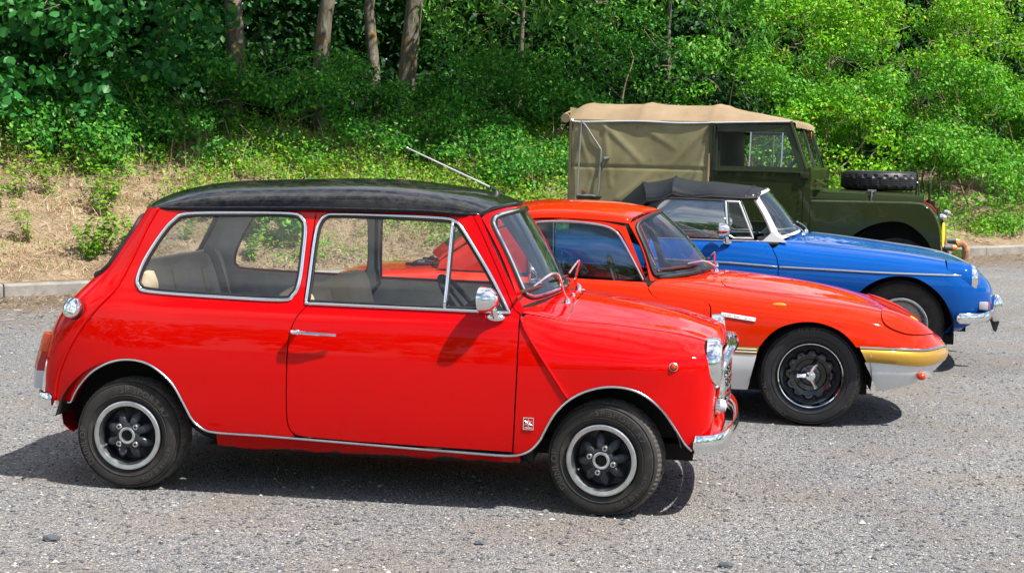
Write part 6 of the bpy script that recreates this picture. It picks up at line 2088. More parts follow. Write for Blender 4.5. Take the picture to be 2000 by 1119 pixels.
# ------------------------------------------------------------------ dark green utility vehicle with canvas tilt (fourth)
def build_utility():
    car = empty('green_utility_vehicle', (3.50513, 13.88784, 0.12), -0.30)
    tag(car, 'dark green utility vehicle with a khaki canvas tilt and spare wheel on its bonnet', 'utility vehicle', 'cars parked in a row')
    gm = 'army_green_paint'
    HW = 0.775
    CREASES = [(-2.62, 1.66, -2.25, 1.32, .016, .05), (-2.60, 1.62, -2.52, 1.10, .012, .04), (-1.66, 1.64, -2.05, 1.22, .018, .05), (-1.65, 1.55, -1.80, 1.05, .014, .04), (-2.45, .98, -2.12, 1.25, .014, .05), (-2.85, 1.60, -2.70, 1.20, .010, .04), (-1.70, 1.30, -1.95, 1.02, .012, .035), (-2.30, 1.66, -1.95, 1.45, .012, .05), (-2.10, 1.02, -1.75, 1.30, .012, .04), (-2.75, 1.02, -2.66, 1.30, .010, .03)]
    # --- front wings: outer face with arch, rounded top and front
    arch = curve([(-.395, .45), (-.385, .60), (-.368, .722), (-.271, .797), (-.165, .844), (-.044, .868), (.071, .857), (.172, .798), (.243, .731), (.291, .654), (.305, .54)], 4)
    def wing_top(x):
        return float(np.interp(x, [-.74, .10, .20, .26, .31, .345, .365, .375], [1.028, 1.037, 1.030, 1.000, .940, .860, .760, .62]))
    for sd in (-1, 1):
        # side face
        prof_top = [(x, wing_top(x) - .012) for x in (.374, .362, .34, .305, .25, .19, .10, -.1, -.3, -.5, -.735)]
        out = [(-.735, .45)] + [tuple(p) for p in arch] + [(.370, .54), (.374, .62)] + prof_top[1:]
        S = Surf([[(x, HW + .004 * sin(pi * (z - .4) / .7), z) for z in (.40, .62, .84, 1.06)] for x in (-.78, -.4, 0, .40)], ref=(-.2, 0, .7))
        panel('front_wing', S, out, (gm, 'underbody'), car, side=sd, flange=.02, step=.04)
        # top and front roll
        A = []
        for x in (-.735, -.5, -.3, -.1, .10, .16, .20, .23, .26, .29, .31, .33, .345, .357, .365, .371, .375):
            z = wing_top(x)
            A.append([(x, sd * (HW + .001), z - .014), (x + .002, sd * (HW - .006), z - .004), (x + .003, sd * (HW - .02), z), (x + .004, sd * (HW - .10), z + .003), (x + .004, sd * .50, z + .003)])
        A.append([(.376, sd * yy, .50) for yy in (HW, HW - .005, HW - .02, HW - .1, .50)])
        G().grid(np.array(A)).build('wing_top', gm, car, sharp=60)
        # inner wall
        G().prism([(-.735, .5), (.370, .5), (.370, .62), (.34, .85), (.25, .99), (.1, 1.03), (-.735, 1.025)], sd * .50, sd * .51).build('inner_wing', 'underbody', car)
        # side lamp on the wing, lower lamp and yellow bridge plate
        lp = G(); lp.mat(0).lathe([(.028, -.02), (.030, .008), (.024, .012)], 'x', (.372, sd * .66, .915), 18)
        lp.mat(1).lathe([(.025, .010), (.016, .030), (0, .036)], 'x', (.372, sd * .66, .915), 18)
        lp.build('wing_lamp', ('chrome', 'clear_lens'), car)
        lp = G(); lp.mat(0).lathe([(.022, -.06), (.030, 0), (.032, .02)], 'x', (.45, sd * .60, .655), 18)
        lp.mat(1).lathe([(.030, .02), (.020, .05), (0, .06)], 'x', (.45, sd * .60, .655), 18)
        lp.build('bumper_lamp', ('steel', 'amber_lens'), car)
        # bonnet sides, clip and hinge
        bs = [[(x, sd * .568, 1.036), (x, sd * .566, 1.044), (x, sd * .548, 1.09 - .012 * (x + .74)), (x, sd * .538, zt_ - .006), (x, sd * .530, zt_)] for x, zt_ in ((-.742, 1.114), (-.4, 1.108), (0, 1.100), (.20, 1.094))]
        G().grid(np.array(bs)).build('bonnet_side', gm, car, sharp=40)
        G().box(-1.600, -1.587, sd * (HW + .001) - .006, sd * (HW + .001) + .006, .52, 1.66).build('door_gap', 'black_trim', car)  # solid black strip standing in for the shade in the gap
        G().grid(np.array([[(-2.90, sd * (HW + .006), z), (-2.918, sd * (HW - .004), z), (-2.935, sd * (HW - .03), z)] for z in (.955, 1.2, 1.45, 1.675)]) - np.array([0, sd * .018, 0])).build('canvas_corner', 'olive_canvas', car)
        cl = G(); cl.tube([(-.24, sd * .556, 1.02), (-.235, sd * .565, 1.06), (-.232, sd * .558, 1.112), (-.20, sd * .54, 1.122), (-.27, sd * .54, 1.122)], .008, 6)
        cl.build('bonnet_clip', 'steel', car)
        # bulkhead post, door hinge strip
        bp = G(); bp.box(-.800, -.738, sd * .70 if sd > 0 else -HW - .004, sd * (HW + .004) if sd > 0 else -.70, .45, 1.295)
        bp.build('bulkhead_post', gm, car)
        for z in (.80, 1.24):
            G().box(-.83, -.755, sd * (HW + .012) - .012, sd * (HW + .012) + .012, z - .03, z + .03, .004).build('door_hinge', gm, car)
        # --- door lower panel with pressed rails
        dn = G(); dn.box(-1.585, -.805, sd * (HW - .008) - .012, sd * (HW - .008) + .012, .50, 1.270)
        for z0, z1 in ((1.255, 1.275), (.815, .835), (.50, .53)):
            dn.box(-1.585, -.805, sd * (HW + .010) - .009, sd * (HW + .010) + .009, z0, z1, .003)
        dn.build('door', gm, car, sharp=40)
        dgl = dn
        # rivets along the door
        rv = G()
        for x in np.linspace(-1.54, -.84, 12):
            for z in (1.243, .848):
                rv.sphere((x, sd * (HW + .007), z), .0085, 6, 4)
        for z in np.linspace(.9, 1.2, 6):
            rv.sphere((-.83, sd * (HW + .006), z), .0065, 6, 4)
        ro = rv.build('rivets', gm, car); ro['kind'] = 'stuff'
        # door top: frame with a sliding pane
        T = [(-1.590, 1.275), (-.790, 1.275), (-.935, 1.672), (-1.590, 1.672)]
        S2 = Surf([[(x, HW - .012 - .03 * (z - 1.27) / .4, z) for z in (1.2, 1.4, 1.6, 1.75)] for x in (-1.7, -1.4, -1.1, -.7)], ref=(-1.2, 0, 1.4))
        hole = [(-1.560, 1.305), (-.855, 1.305), (-.972, 1.606), (-1.575, 1.606)]
        panel('door_top', S2, T, (gm, gm), car, side=sd, holes=[hole], flange=.022, thick=.022)
        panel('sliding_window', S2, [(-1.283, 1.303), (-1.00, 1.303), (-1.005, 1.608), (-1.285, 1.608)], 'clear_glass', car, side=sd, flange=0, inner=False, off=-.008)
        panel('fixed_window', S2, [(-1.03, 1.303), (-.857, 1.303), (-.974, 1.608), (-1.03, 1.608)], 'clear_glass', car, side=sd, flange=0, inner=False, off=-.014)
        for x in (-1.283, -1.003):
            P = S2.at([(x, 1.305), (x + .002, 1.46), (x + .004, 1.606)], off=-.004)
            G().tube(mirror_y(P, sd), .009, 6).build('window_channel', 'dull_chrome', car)
        # tub side behind the door
        G().prism([(-2.90, .60), (-1.592, .60), (-1.592, 1.00), (-2.90, 1.00)], sd * HW, sd * (HW - .02)).build('tub_side', gm, car)
        G().prism([(-1.592, .52), (-1.610, .52), (-1.640, 1.0), (-1.640, 1.68), (-1.597, 1.68)], sd * (HW + .003), sd * (HW - .03)).build('door_post', gm, car)
        # canvas side
        n, m = 72, 44
        A = np.zeros((n, m, 3))
        for i, x in enumerate(np.linspace(-2.90, -1.625, n)):
            for j, t in enumerate(np.linspace(0, 1, m)):
                z = .965 + (1.692 - .965) * t
                y = HW + .004 - .035 * t
                fold = .006 * sin(7 * x + 5 * z) + .003 * sin(17 * x - 13 * z + 1) - .012 * math.exp(-((z - 1.27) / .010) ** 2)
                for x0, z0, x1, z1, am, wd in CREASES:
                    ux, uz = x1 - x0, z1 - z0
                    L2 = ux * ux + uz * uz
                    tt = min(1, max(0, ((x - x0) * ux + (z - z0) * uz) / L2))
                    d2 = math.hypot(x - x0 - ux * tt, z - z0 - uz * tt)
                    fold += am * max(0.0, 1 - d2 / wd) ** 1.5 * (1 - .6 * tt)
                A[i, j] = (x, sd * (y + fold), z)
        G().grid(A).build('canvas_side', 'olive_canvas', car, sharp=None)
        # flap edged with binding, buckle and rear corner
        fl_ = curve([(-2.80, 1.66), (-2.76, 1.615), (-2.70, 1.53), (-2.635, 1.44), (-2.622, 1.40), (-2.628, 1.2), (-2.64, 1.02), (-2.70, 1.008), (-2.815, 1.012), (-2.826, 1.05), (-2.82, 1.40), (-2.812, 1.65)], 3, True)
        P = [(p[0], sd * (HW + .020 - .035 * (p[1] - .965) / .73), p[1]) for p in fl_]
        G().tube(P, .009, 6, closed=True, flat=.7).build('flap_binding', 'grey_seal', car)
        G().box(-2.585, -2.54, sd * (HW + .008) - .014, sd * (HW + .008) + .014, 1.335, 1.36, .004).build('strap_buckle', 'steel', car)
        G().tube([(-2.60, sd * (HW + .008), 1.28), (-2.575, sd * (HW + .010), 1.335)], .007, 6, flat=.4).build('strap', 'olive_canvas', car)
        G().lathe([(.0, -.016), (.018, -.014), (.022, 0.0)], 'y', (-2.77, sd * (HW + .01), 1.04), 14).build('canvas_stud', 'rust', car)
        G().tube([(-1.640, sd * (HW + .012), 1.02), (-1.636, sd * (HW - .005), 1.4), (-1.63, sd * (HW - .02), 1.66)], .010, 6).build('canvas_edge_cord', 'tan_canvas', car)
        # rope line under the roof sheet
        rp = [(-2.905, sd * .752, 1.690), (-2.83, sd * .758, 1.668), (-2.31, sd * .760, 1.682), (-1.93, sd * .760, 1.672), (-1.654, sd * .760, 1.678), (-1.365, sd * .755, 1.688), (-.94, sd * .735, 1.702)]
        G().tube(curve(rp, 5), .008, 6).build('tilt_rope', 'badge_silver', car)
    # --- canvas roof: bows make ridges
    xs = np.concatenate([np.linspace(-2.93, -1.62, 44), np.linspace(-1.60, -.93, 26)])
    n = 25
    A = np.zeros((len(xs), n, 3))
    for i, x in enumerate(xs):
        top = float(np.interp(x, [-2.93, -2.88, -2.80, -2.3, -2.27, -2.2, -1.66, -1.62, -1.44, -1.24, -.93], [1.80, 1.845, 1.858, 1.855, 1.862, 1.856, 1.850, 1.855, 1.812, 1.778, 1.722]))
        ridge = .010 * math.exp(-((x + 2.27) / .03) ** 2) + .010 * math.exp(-((x + 1.635) / .03) ** 2) + .006 * math.exp(-((x + 2.82) / .03) ** 2)
        sag = -.008 * abs(sin(pi * (x + 2.27) / .63)) if x < -1.63 else 0
        hw = float(np.interp(x, [-2.93, -2.85, -1.6, -.93], [.735, .750, .752, .728]))
        zb = float(np.interp(x, [-2.93, -2.3, -1.65, -1.36, -.93], [1.675, 1.682, 1.676, 1.688, 1.700]))
        for j, t in enumerate(np.linspace(-1, 1, n)):
            a = abs(t)
            s_ = 1 - a ** 5.5
            w_ = .002 * sin(31 * x + 9 * t) * (1 - a)
            A[i, j] = (x, hw * (t if a < .98 else t) * (1.0 + .004 * (a > .9)), zb + (top - zb) * s_ + ridge + sag * s_ + w_)
    G().grid(A).build('canvas_roof', 'tan_canvas', car, sharp=None)
    # front edge valance rolled over the screen
    fv = []
    for y in np.linspace(-.735, .735, 21):
        w_ = .0025 * sin(y * 30)
        fv.append([(-.93, y, 1.722 - .022 * (abs(y) / .735) ** 4), (-.905, y, 1.716 - .018 * (abs(y) / .735) ** 4), (-.893 + w_, y, 1.690), (-.888 + w_, y, 1.655 + w_)])
    G().grid(np.array(fv)).build('canvas_front_valance', 'tan_canvas', car, sharp=None)
    # rear curtain, rolled at the top
    rc = [[(-2.93 - .012 * sin(9 * y) , y, z) for z in (.95, 1.2, 1.45, 1.68, 1.80)] for y in np.linspace(-.745, .745, 19)]
    G().grid(np.array(rc)).build('canvas_rear', 'olive_canvas', car, sharp=None)
    G().tube(curve([(-2.965, -.76, 1.70), (-2.99, -.4, 1.745), (-2.995, 0, 1.755), (-2.99, .4, 1.745), (-2.965, .76, 1.70)], 4), .042, 10).build('rolled_curtain', 'tan_canvas', car)
    # --- bonnet with recess, spare wheel and catches
    bn = []
    for x in (-.745, -.3, 0, .17, .195, .205):
        dz = 0 if x < .18 else -.012
        z0 = 1.126 + (1.108 - 1.126) * (x + .745) / .95 + dz
        bn.append([(x, y, z0 - (.018 if abs(y) > .52 else 0) - .012 * (abs(y) / .54) ** 2) for y in (-.548, -.53, -.4, -.2, 0, .2, .4, .53, .548)])
    G().grid(np.array(bn)).build('bonnet', gm, car, sharp=50)
    G().prism([(-.548, 1.03), (.548, 1.03), (.535, 1.09), (.4, 1.095), (-.4, 1.095), (-.535, 1.09)], .196, .206, 'yz').build('bonnet_front', gm, car)
    sw = empty('spare_wheel', (-.212, 0, 1.122), 0, car)
    t = tyre_object(.345, .205, 0.0, .155, sw, n=138, chunky=True, mats=('clean_rubber', 'clean_rubber'))
    r = G(); r.lathe([(.205, .0), (.20, .05), (.15, .07), (.05, .06), (0, .06)], 'y', n=36); r_o = r.build('rim', gm, sw)
    for o in (t, r_o):
        o.rotation_euler = (radians(-90), 0, 0)
        o.location = (0, 0, .158)
    for sd in (-1, 1):
        G().prism([(.115, 1.05), (.145, 1.05), (.152, 1.27), (.135, 1.30), (.128, 1.10)], sd * .50 - .006, sd * .50 + .006).build('screen_rest_bracket', gm, car)
        G().tube([(.135, sd * .51, 1.21), (.155, sd * .52, 1.19), (.17, sd * .53, 1.06)], .009, 6).build('rest_strut', gm, car)
    G().tube([(.25, -.40, 1.02), (.245, -.40, 1.20), (.25, -.36, 1.23), (.25, -.33, 1.15)], .012, 6).build('bonnet_catch', gm, car)
    # --- radiator panel, grille, bumper with rope fender and towing gear
    G().box(.27, .30, -.50, .50, .50, 1.045).build('radiator_panel', gm, car)
    for y in np.linspace(-.30, .30, 13):
        G().tube([(.318, y, .60), (.318, y, .98)], .006, 5).build('grille_rod', gm, car)
    for z in (.62, .80, .96):
        G().tube([(.314, -.32, z), (.314, .32, z)], .006, 5).build('grille_rail', gm, car)
    G().box(.44, .54, -.80, .80, .43, .57, .012).build('front_bumper', gm, car)
    ya = [(.353, -.715), (.384, -.715)]
    yp = G()
    ang = np.linspace(0, 2 * pi, 25)[:-1]
    yp.tf(Matrix.Translation((.386, -.690, .765)) @ Matrix.Rotation(radians(-10), 4, 'Z'))
    yp.add([(.004, .058 * cos(a), .108 * sin(a)) for a in ang] + [(-.004, .058 * cos(a), .108 * sin(a)) for a in ang], [list(range(24)), list(range(24, 48))[::-1]] + [(i, 24 + i, 24 + (i + 1) % 24, (i + 1) % 24) for i in range(24)])
    yp.build('bridge_plate', 'yellow_plate', car)
    G().tube(curve([(.50, -.56, .68), (.545, -.55, .69), (.575, -.54, .645), (.575, -.53, .57), (.55, -.53, .51)], 5), [.028] * 10 + [.034] * 11, 10).build('rope_fender', 'rope', car)
    # red arc line on the wing fronts
    for sd in (-1, 1):
        P = [(x + .006, sd * .52, wing_top(x) + .008) for x in (.14, .20, .23, .26, .29, .31)]
        G().tube(P, .006, 5).build('wing_stripe', 'red_lens', car)
    # --- windscreen: two panes in a frame, wiper, vents
    a = Vector((-.790, 0, 1.292)); b = Vector((-.938, 0, 1.700))
    d = (b - a)
    fr = G()
    def bar(y0, z0, y1, z1, r=.016):
        fr.tube([tuple(a + d * z0 + Vector((0, y0, 0))), tuple(a + d * z1 + Vector((0, y1, 0)))], r, 8)
    bar(-.735, 0, -.735, 1, .019); bar(.735, 0, .735, 1, .019); bar(0, 0, 0, 1); bar(-.735, .03, .735, .03); bar(-.735, .98, .735, .98)
    fr.build('screen_frame', gm, car)
    for sd in (-1, 1):
        q = [a + d * .04 + Vector((0, sd * .015, 0)), a + d * .04 + Vector((0, sd * .72, 0)), a + d * .97 + Vector((0, sd * .72, 0)), a + d * .97 + Vector((0, sd * .015, 0))]
        mesh_obj('screen_pane', [tuple(p) for p in q], [(0, 1, 2, 3)], 'clear_glass', car, smooth=False)
        G().tube([tuple(a + d * .02 + Vector((.02, sd * .62, 0))), tuple(a + d * .30 + Vector((.05, sd * .40, 0)))], .007, 6).build('screen_stay', gm, car)
        v = G().tf(Matrix.Translation((-.735, sd * .42, 1.205)) @ Matrix.Rotation(radians(28), 4, 'Y'))
        v.box(0, .10, -.16, .16, -.004, .004); v.tf(); v.build('screen_vent_flap', gm, car)
    wp = G(); p0 = a + d * .05 + Vector((.03, -.33, 0)); p1 = a + d * .42 + Vector((.03, -.18, 0))
    wp.tube([tuple(p0), tuple(p1)], .005, 6); p2 = a + d * .12 + Vector((.034, -.45, 0)); p3 = a + d * .62 + Vector((.034, -.20, 0)); wp.tube([tuple(p2), tuple(p3)], .006, 6)
    wp.build('wiper', 'black_trim', car)
    st = G().tf(Matrix.Translation(tuple(a + d * .80 + Vector((.012, .56, 0)))))
    st.lathe([(0, .001), (.032, 0), (.033, -.002)], 'x', n=18); st.tf(); st.build('tax_disc', 'orange_lens', car)
    # bulkhead and scuttle
    G().box(-.785, -.742, -.70, .70, .45, 1.285).build('bulkhead', gm, car)
    G().tube([(-.76, -.74, 1.292), (-.76, .74, 1.292)], .018, 8).build('scuttle_rail', gm, car)
    # cab and chassis
    c = G(); c.box(-2.9, -.8, -.74, .74, .50, .56); c.box(-2.95, .44, -.36, -.28, .38, .50); c.box(-2.95, .44, .28, .36, .38, .50); c.box(-.7, .26, -.3, .3, .5, 1.0)
    c.tube([(0, -.6, .36), (0, .6, .36)], .05, 10); c.tube([(-2.05, -.6, .36), (-2.05, .6, .36)], .05, 10)
    c.build('chassis', 'underbody', car)
    G().box(-1.66, -1.63, -.74, .74, .56, 1.66).build('cab_curtain', 'dark_interior', car)
    G().box(-2.9, -2.87, -.74, .74, .56, .98).build('tailgate', gm, car)
    G().box(-1.62, -1.55, -.72, .72, .56, 1.66).build('cab_back', 'dark_interior', car)
    for y in (-.48, .0, .48):
        G().box(-1.52, -1.12, y - .2, y + .2, .72, .85, .03).build('seat_base', 'black_trim', car)
        G().box(-1.53, -1.45, y - .2, y + .2, .85, 1.22, .03).build('seat_back', 'black_trim', car)
    s = G().tf(Matrix.Translation((-1.08, -.40, 1.18)) @ Matrix.Rotation(radians(-50), 4, 'Y'))
    s.tube([(0, .21 * cos(t), .21 * sin(t)) for t in np.linspace(0, 2 * pi, 29)[:-1]], .012, 8, closed=True); s.tube([(0, 0, 0), (.35, 0, 0)], .018, 8); s.tube([(0, -.2, 0), (0, .2, 0)], .01, 6)
    s.build('steering_wheel', 'black_trim', car)
    # wheels
    for x in (0.0, -2.05):
        for sd in (-1, 1):
            w = empty('wheel', (x, sd * .70, .36), 0 if sd < 0 else pi, car)
            tyre_object(.36, .21, 0.0, .165, w, n=120, chunky=True)
            G().lathe([(.21, .0), (.205, .02), (.19, .035), (.12, .02), (.07, 0), (.06, -.03), (0, -.035)], 'y', n=36).build('rim', gm, w)
    for sd in (-1, 1):
        for x0 in (0.0, -2.05):
            Aw = [[(x0 + .42 * cos(t), sd * yy, .44 + .43 * sin(t)) for yy in (.765, .40)] for t in np.linspace(0, pi, 18)]
            g = G().grid(np.array(Aw)); g.add([p[1] for p in Aw], [list(range(18))]); g.build('wheel_well', 'underbody', car, sharp=None)
    return car


build_utility()


# ------------------------------------------------------------------ trees, shrubs and weeds
def leaf_mat(name, stops, trans=0.28, gloss=0.45):
    m, nt, out = new_mat(name)
    g = nt.nodes.new('ShaderNodeNewGeometry')
    r = ramp(nt, g.outputs['Random Per Island'], stops)
    b = bsdf(nt, None, color=(0.1, 0.2, 0.05), rough=gloss, spec=0.2)
    nt.links.new(r.outputs[0], b.inputs['Base Color'])
    t = nt.nodes.new('ShaderNodeBsdfTranslucent')
    tc = mixc(nt, 1.0, r.outputs[0], (1.25, 1.35, 0.55), 'MULTIPLY')
    nt.links.new(tc, t.inputs['Color'])
    mx = nt.nodes.new('ShaderNodeMixShader'); mx.inputs[0].default_value = trans
    nt.links.new(b.outputs[0], mx.inputs[1]); nt.links.new(t.outputs[0], mx.inputs[2])
    nt.links.new(mx.outputs[0], out.inputs['Surface'])
    return m


leaf_mat('lime_leaf', [(0, (0.018, 0.115, 0.030)), (0.5, (0.034, 0.175, 0.040)), (0.9, (0.066, 0.26, 0.042)), (1, (0.16, 0.40, 0.06))], 0.24, 0.40)
leaf_mat('dark_leaf', [(0, (0.024, 0.135, 0.020)), (0.5, (0.050, 0.225, 0.028)), (0.85, (0.100, 0.33, 0.034)), (1, (0.20, 0.46, 0.04))], 0.26)
leaf_mat('shade_leaf', [(0, (0.008, 0.045, 0.009)), (0.6, (0.015, 0.075, 0.012)), (1, (0.035, 0.13, 0.018))], 0.10)  # shade of the deep wood put into the leaf colour
leaf_mat('ash_leaf', [(0, (0.050, 0.18, 0.034)), (0.6, (0.10, 0.30, 0.044)), (1, (0.25, 0.50, 0.07))])
leaf_mat('bright_leaf', [(0, (0.070, 0.25, 0.008)), (0.5, (0.145, 0.40, 0.012)), (0.90, (0.27, 0.55, 0.02)), (0.97, (0.36, 0.45, 0.04)), (1, (0.36, 0.16, 0.04))])
leaf_mat('mid_leaf', [(0, (0.045, 0.185, 0.018)), (0.5, (0.095, 0.31, 0.024)), (0.9, (0.17, 0.45, 0.034)), (1, (0.30, 0.48, 0.05))])
leaf_mat('weed_leaf', [(0, (0.075, 0.22, 0.014)), (0.5, (0.15, 0.36, 0.02)), (0.9, (0.26, 0.48, 0.03)), (1, (0.38, 0.33, 0.07))])


leaf_mat('rusty_leaf', [(0, (0.26, 0.10, 0.035)), (0.5, (0.44, 0.22, 0.09)), (1, (0.58, 0.40, 0.22))], 0.25)


def _bark():
    m, nt, out = new_mat('bark')
    b = bsdf(nt, out, color=(0.2, 0.16, 0.1), rough=0.95, spec=0.1)
    c = nt.nodes.new('ShaderNodeTexCoord')
    mp = nt.nodes.new('ShaderNodeMapping'); mp.inputs['Scale'].default_value = (16, 16, 4)
    nt.links.new(c.outputs['Object'], mp.inputs['Vector'])
    n = noise(nt, 1.0, 8, 0.7, vec=mp.outputs[0])
    r = ramp(nt, n.outputs['Fac'], [(0.3, (0.075, 0.064, 0.050)), (0.55, (0.20, 0.175, 0.14)), (0.75, (0.36, 0.34, 0.30))])
    n2 = noise(nt, 3.0, 6, 0.7)
    ly = ramp(nt, n2.outputs['Fac'], [(0.55, (0, 0, 0)), (0.66, (1, 1, 1))])
    col = mixc(nt, ly.outputs[0], r.outputs[0], (0.46, 0.25, 0.04))
    nt.links.new(col, b.inputs['Base Color'])
    bump(nt, n.outputs['Fac'], 0.9, 0.03, b)
    plain('twig_bark', (0.23, 0.17, 0.11), 0.9, var=0.4, scale=20)


_bark()


def leaves_np(C, N, size, kind='diamond'):
    """Leaf faces at centres C with normals N. Returns vertex and face arrays."""
    n = len(C)
    N = N / np.maximum(np.linalg.norm(N, axis=1, keepdims=True), 1e-9)
    T = RNG.normal(size=(n, 3)); T[:, 2] -= 0.8
    T -= N * (T * N).sum(1, keepdims=True); T /= np.maximum(np.linalg.norm(T, axis=1, keepdims=True), 1e-9)
    B = np.cross(N, T)
    s = np.asarray(size)[:, None]
    if kind == 'round':
        base = [(-.50, 0, 0), (-.30, .34, .07), (.05, .40, .08), (.52, 0, -.06), (.05, -.40, .08), (-.30, -.34, .07)]
        F0 = np.array([(0, 5, 1), (1, 5, 4), (1, 4, 2), (2, 4, 3)])
        F0 = np.array([(0, 3, 2), (0, 2, 1), (0, 4, 3), (0, 5, 4)])
    elif kind == 'long':
        base = [(-.5, 0, 0), (.0, .15, .05), (.55, 0, -.10), (.0, -.15, .05)]
        F0 = np.array([(0, 2, 1), (0, 3, 2)])
    else:
        base = [(-.5, 0, 0), (.02, .31, .07), (.5, 0, -.04), (.02, -.31, .07)]
        F0 = np.array([(0, 2, 1), (0, 3, 2)])
    V = np.stack([C + T * (a * s) + B * (b * s) + N * (c * s) for a, b, c in base], 1)
    k = len(base)
    F = np.arange(n)[:, None, None] * k + F0[None]
    return V.reshape(-1, 3), F.reshape(-1, 3), k


def fast_mesh(name, V, F, mat):
    me = bpy.data.meshes.new(name)
    V = np.ascontiguousarray(V, dtype=np.float32); F = np.ascontiguousarray(F, dtype=np.int32)
    me.vertices.add(len(V)); me.vertices.foreach_set('co', V.ravel())
    me.loops.add(F.size); me.loops.foreach_set('vertex_index', F.ravel())
    me.polygons.add(len(F)); me.polygons.foreach_set('loop_start', np.arange(0, F.size, 3, dtype=np.int32))
    me.materials.append(MATS[mat])
    me.update(calc_edges=True)
    me.validate()
    return me


def sin3(P, f, o):
    return np.sin(P[:, 0] * f + o) * np.cos(P[:, 1] * f * .9 + 2 * o) + np.sin(P[:, 2] * f * 1.2 + P[:, 0] * f * .4 + o) * .8


def crown_points(c, r, n_cl, per, cl_r, shell=0.55, droop=0.0, flat=0.55, hollow=True):
    """Clumped leaf centres in an ellipsoid; returns centres, outward normals, clump centres."""
    u = RNG.normal(size=(n_cl, 3)); u /= np.linalg.norm(u, axis=1, keepdims=True)
    rad = shell + (1 - shell) * RNG.uniform(0, 1, n_cl) ** 0.6
    rad *= 1 + RNG.normal(0, 0.10, n_cl)
    K = np.asarray(c) + u * rad[:, None] * np.asarray(r)
    # hollows: whole clumps missing, so that the dark behind shows
    if hollow:
        q = sin3(K, 4.3, 0.4) + 0.6 * sin3(K, 8.1, 1.9)
        K = K[q > -0.30]
    k = len(K)
    cr = cl_r * RNG.uniform(0.6, 1.4, k)
    cnt = np.maximum(3, (per * (cr / cl_r) ** 2).astype(int))
    idx = np.repeat(np.arange(k), cnt)
    v = RNG.normal(size=(len(idx), 3)); v /= np.linalg.norm(v, axis=1, keepdims=True)
    rr = RNG.uniform(0.25, 1, len(idx)) ** 0.5
    off = v * (rr * cr[idx])[:, None]; off[:, 2] *= flat
    P = K[idx] + off
    P[:, 2] -= droop * RNG.uniform(0, 1, len(idx)) * cr[idx]
    nrm = v * 0.75 + np.array([0.10, -0.12, 0.55]) + RNG.normal(size=(len(idx), 3)) * 0.55
    return P, nrm, K


def trunk_mesh(g, path, r0, r1, n=10):
    k = len(path)
    R = np.linspace(r0, r1, k)
    g.tube(path, R.tolist(), n, cap=False)


def wander(a, b, n=8, amp=0.05):
    a = np.array(a, float); b = np.array(b, float)
    P = [a + (b - a) * t for t in np.linspace(0, 1, n)]
    L = np.linalg.norm(b - a)
    for i in range(1, n - 1):
        P[i] = P[i] + RNG.normal(size=3) * amp * L * 0.5
    return curve(P, 2)


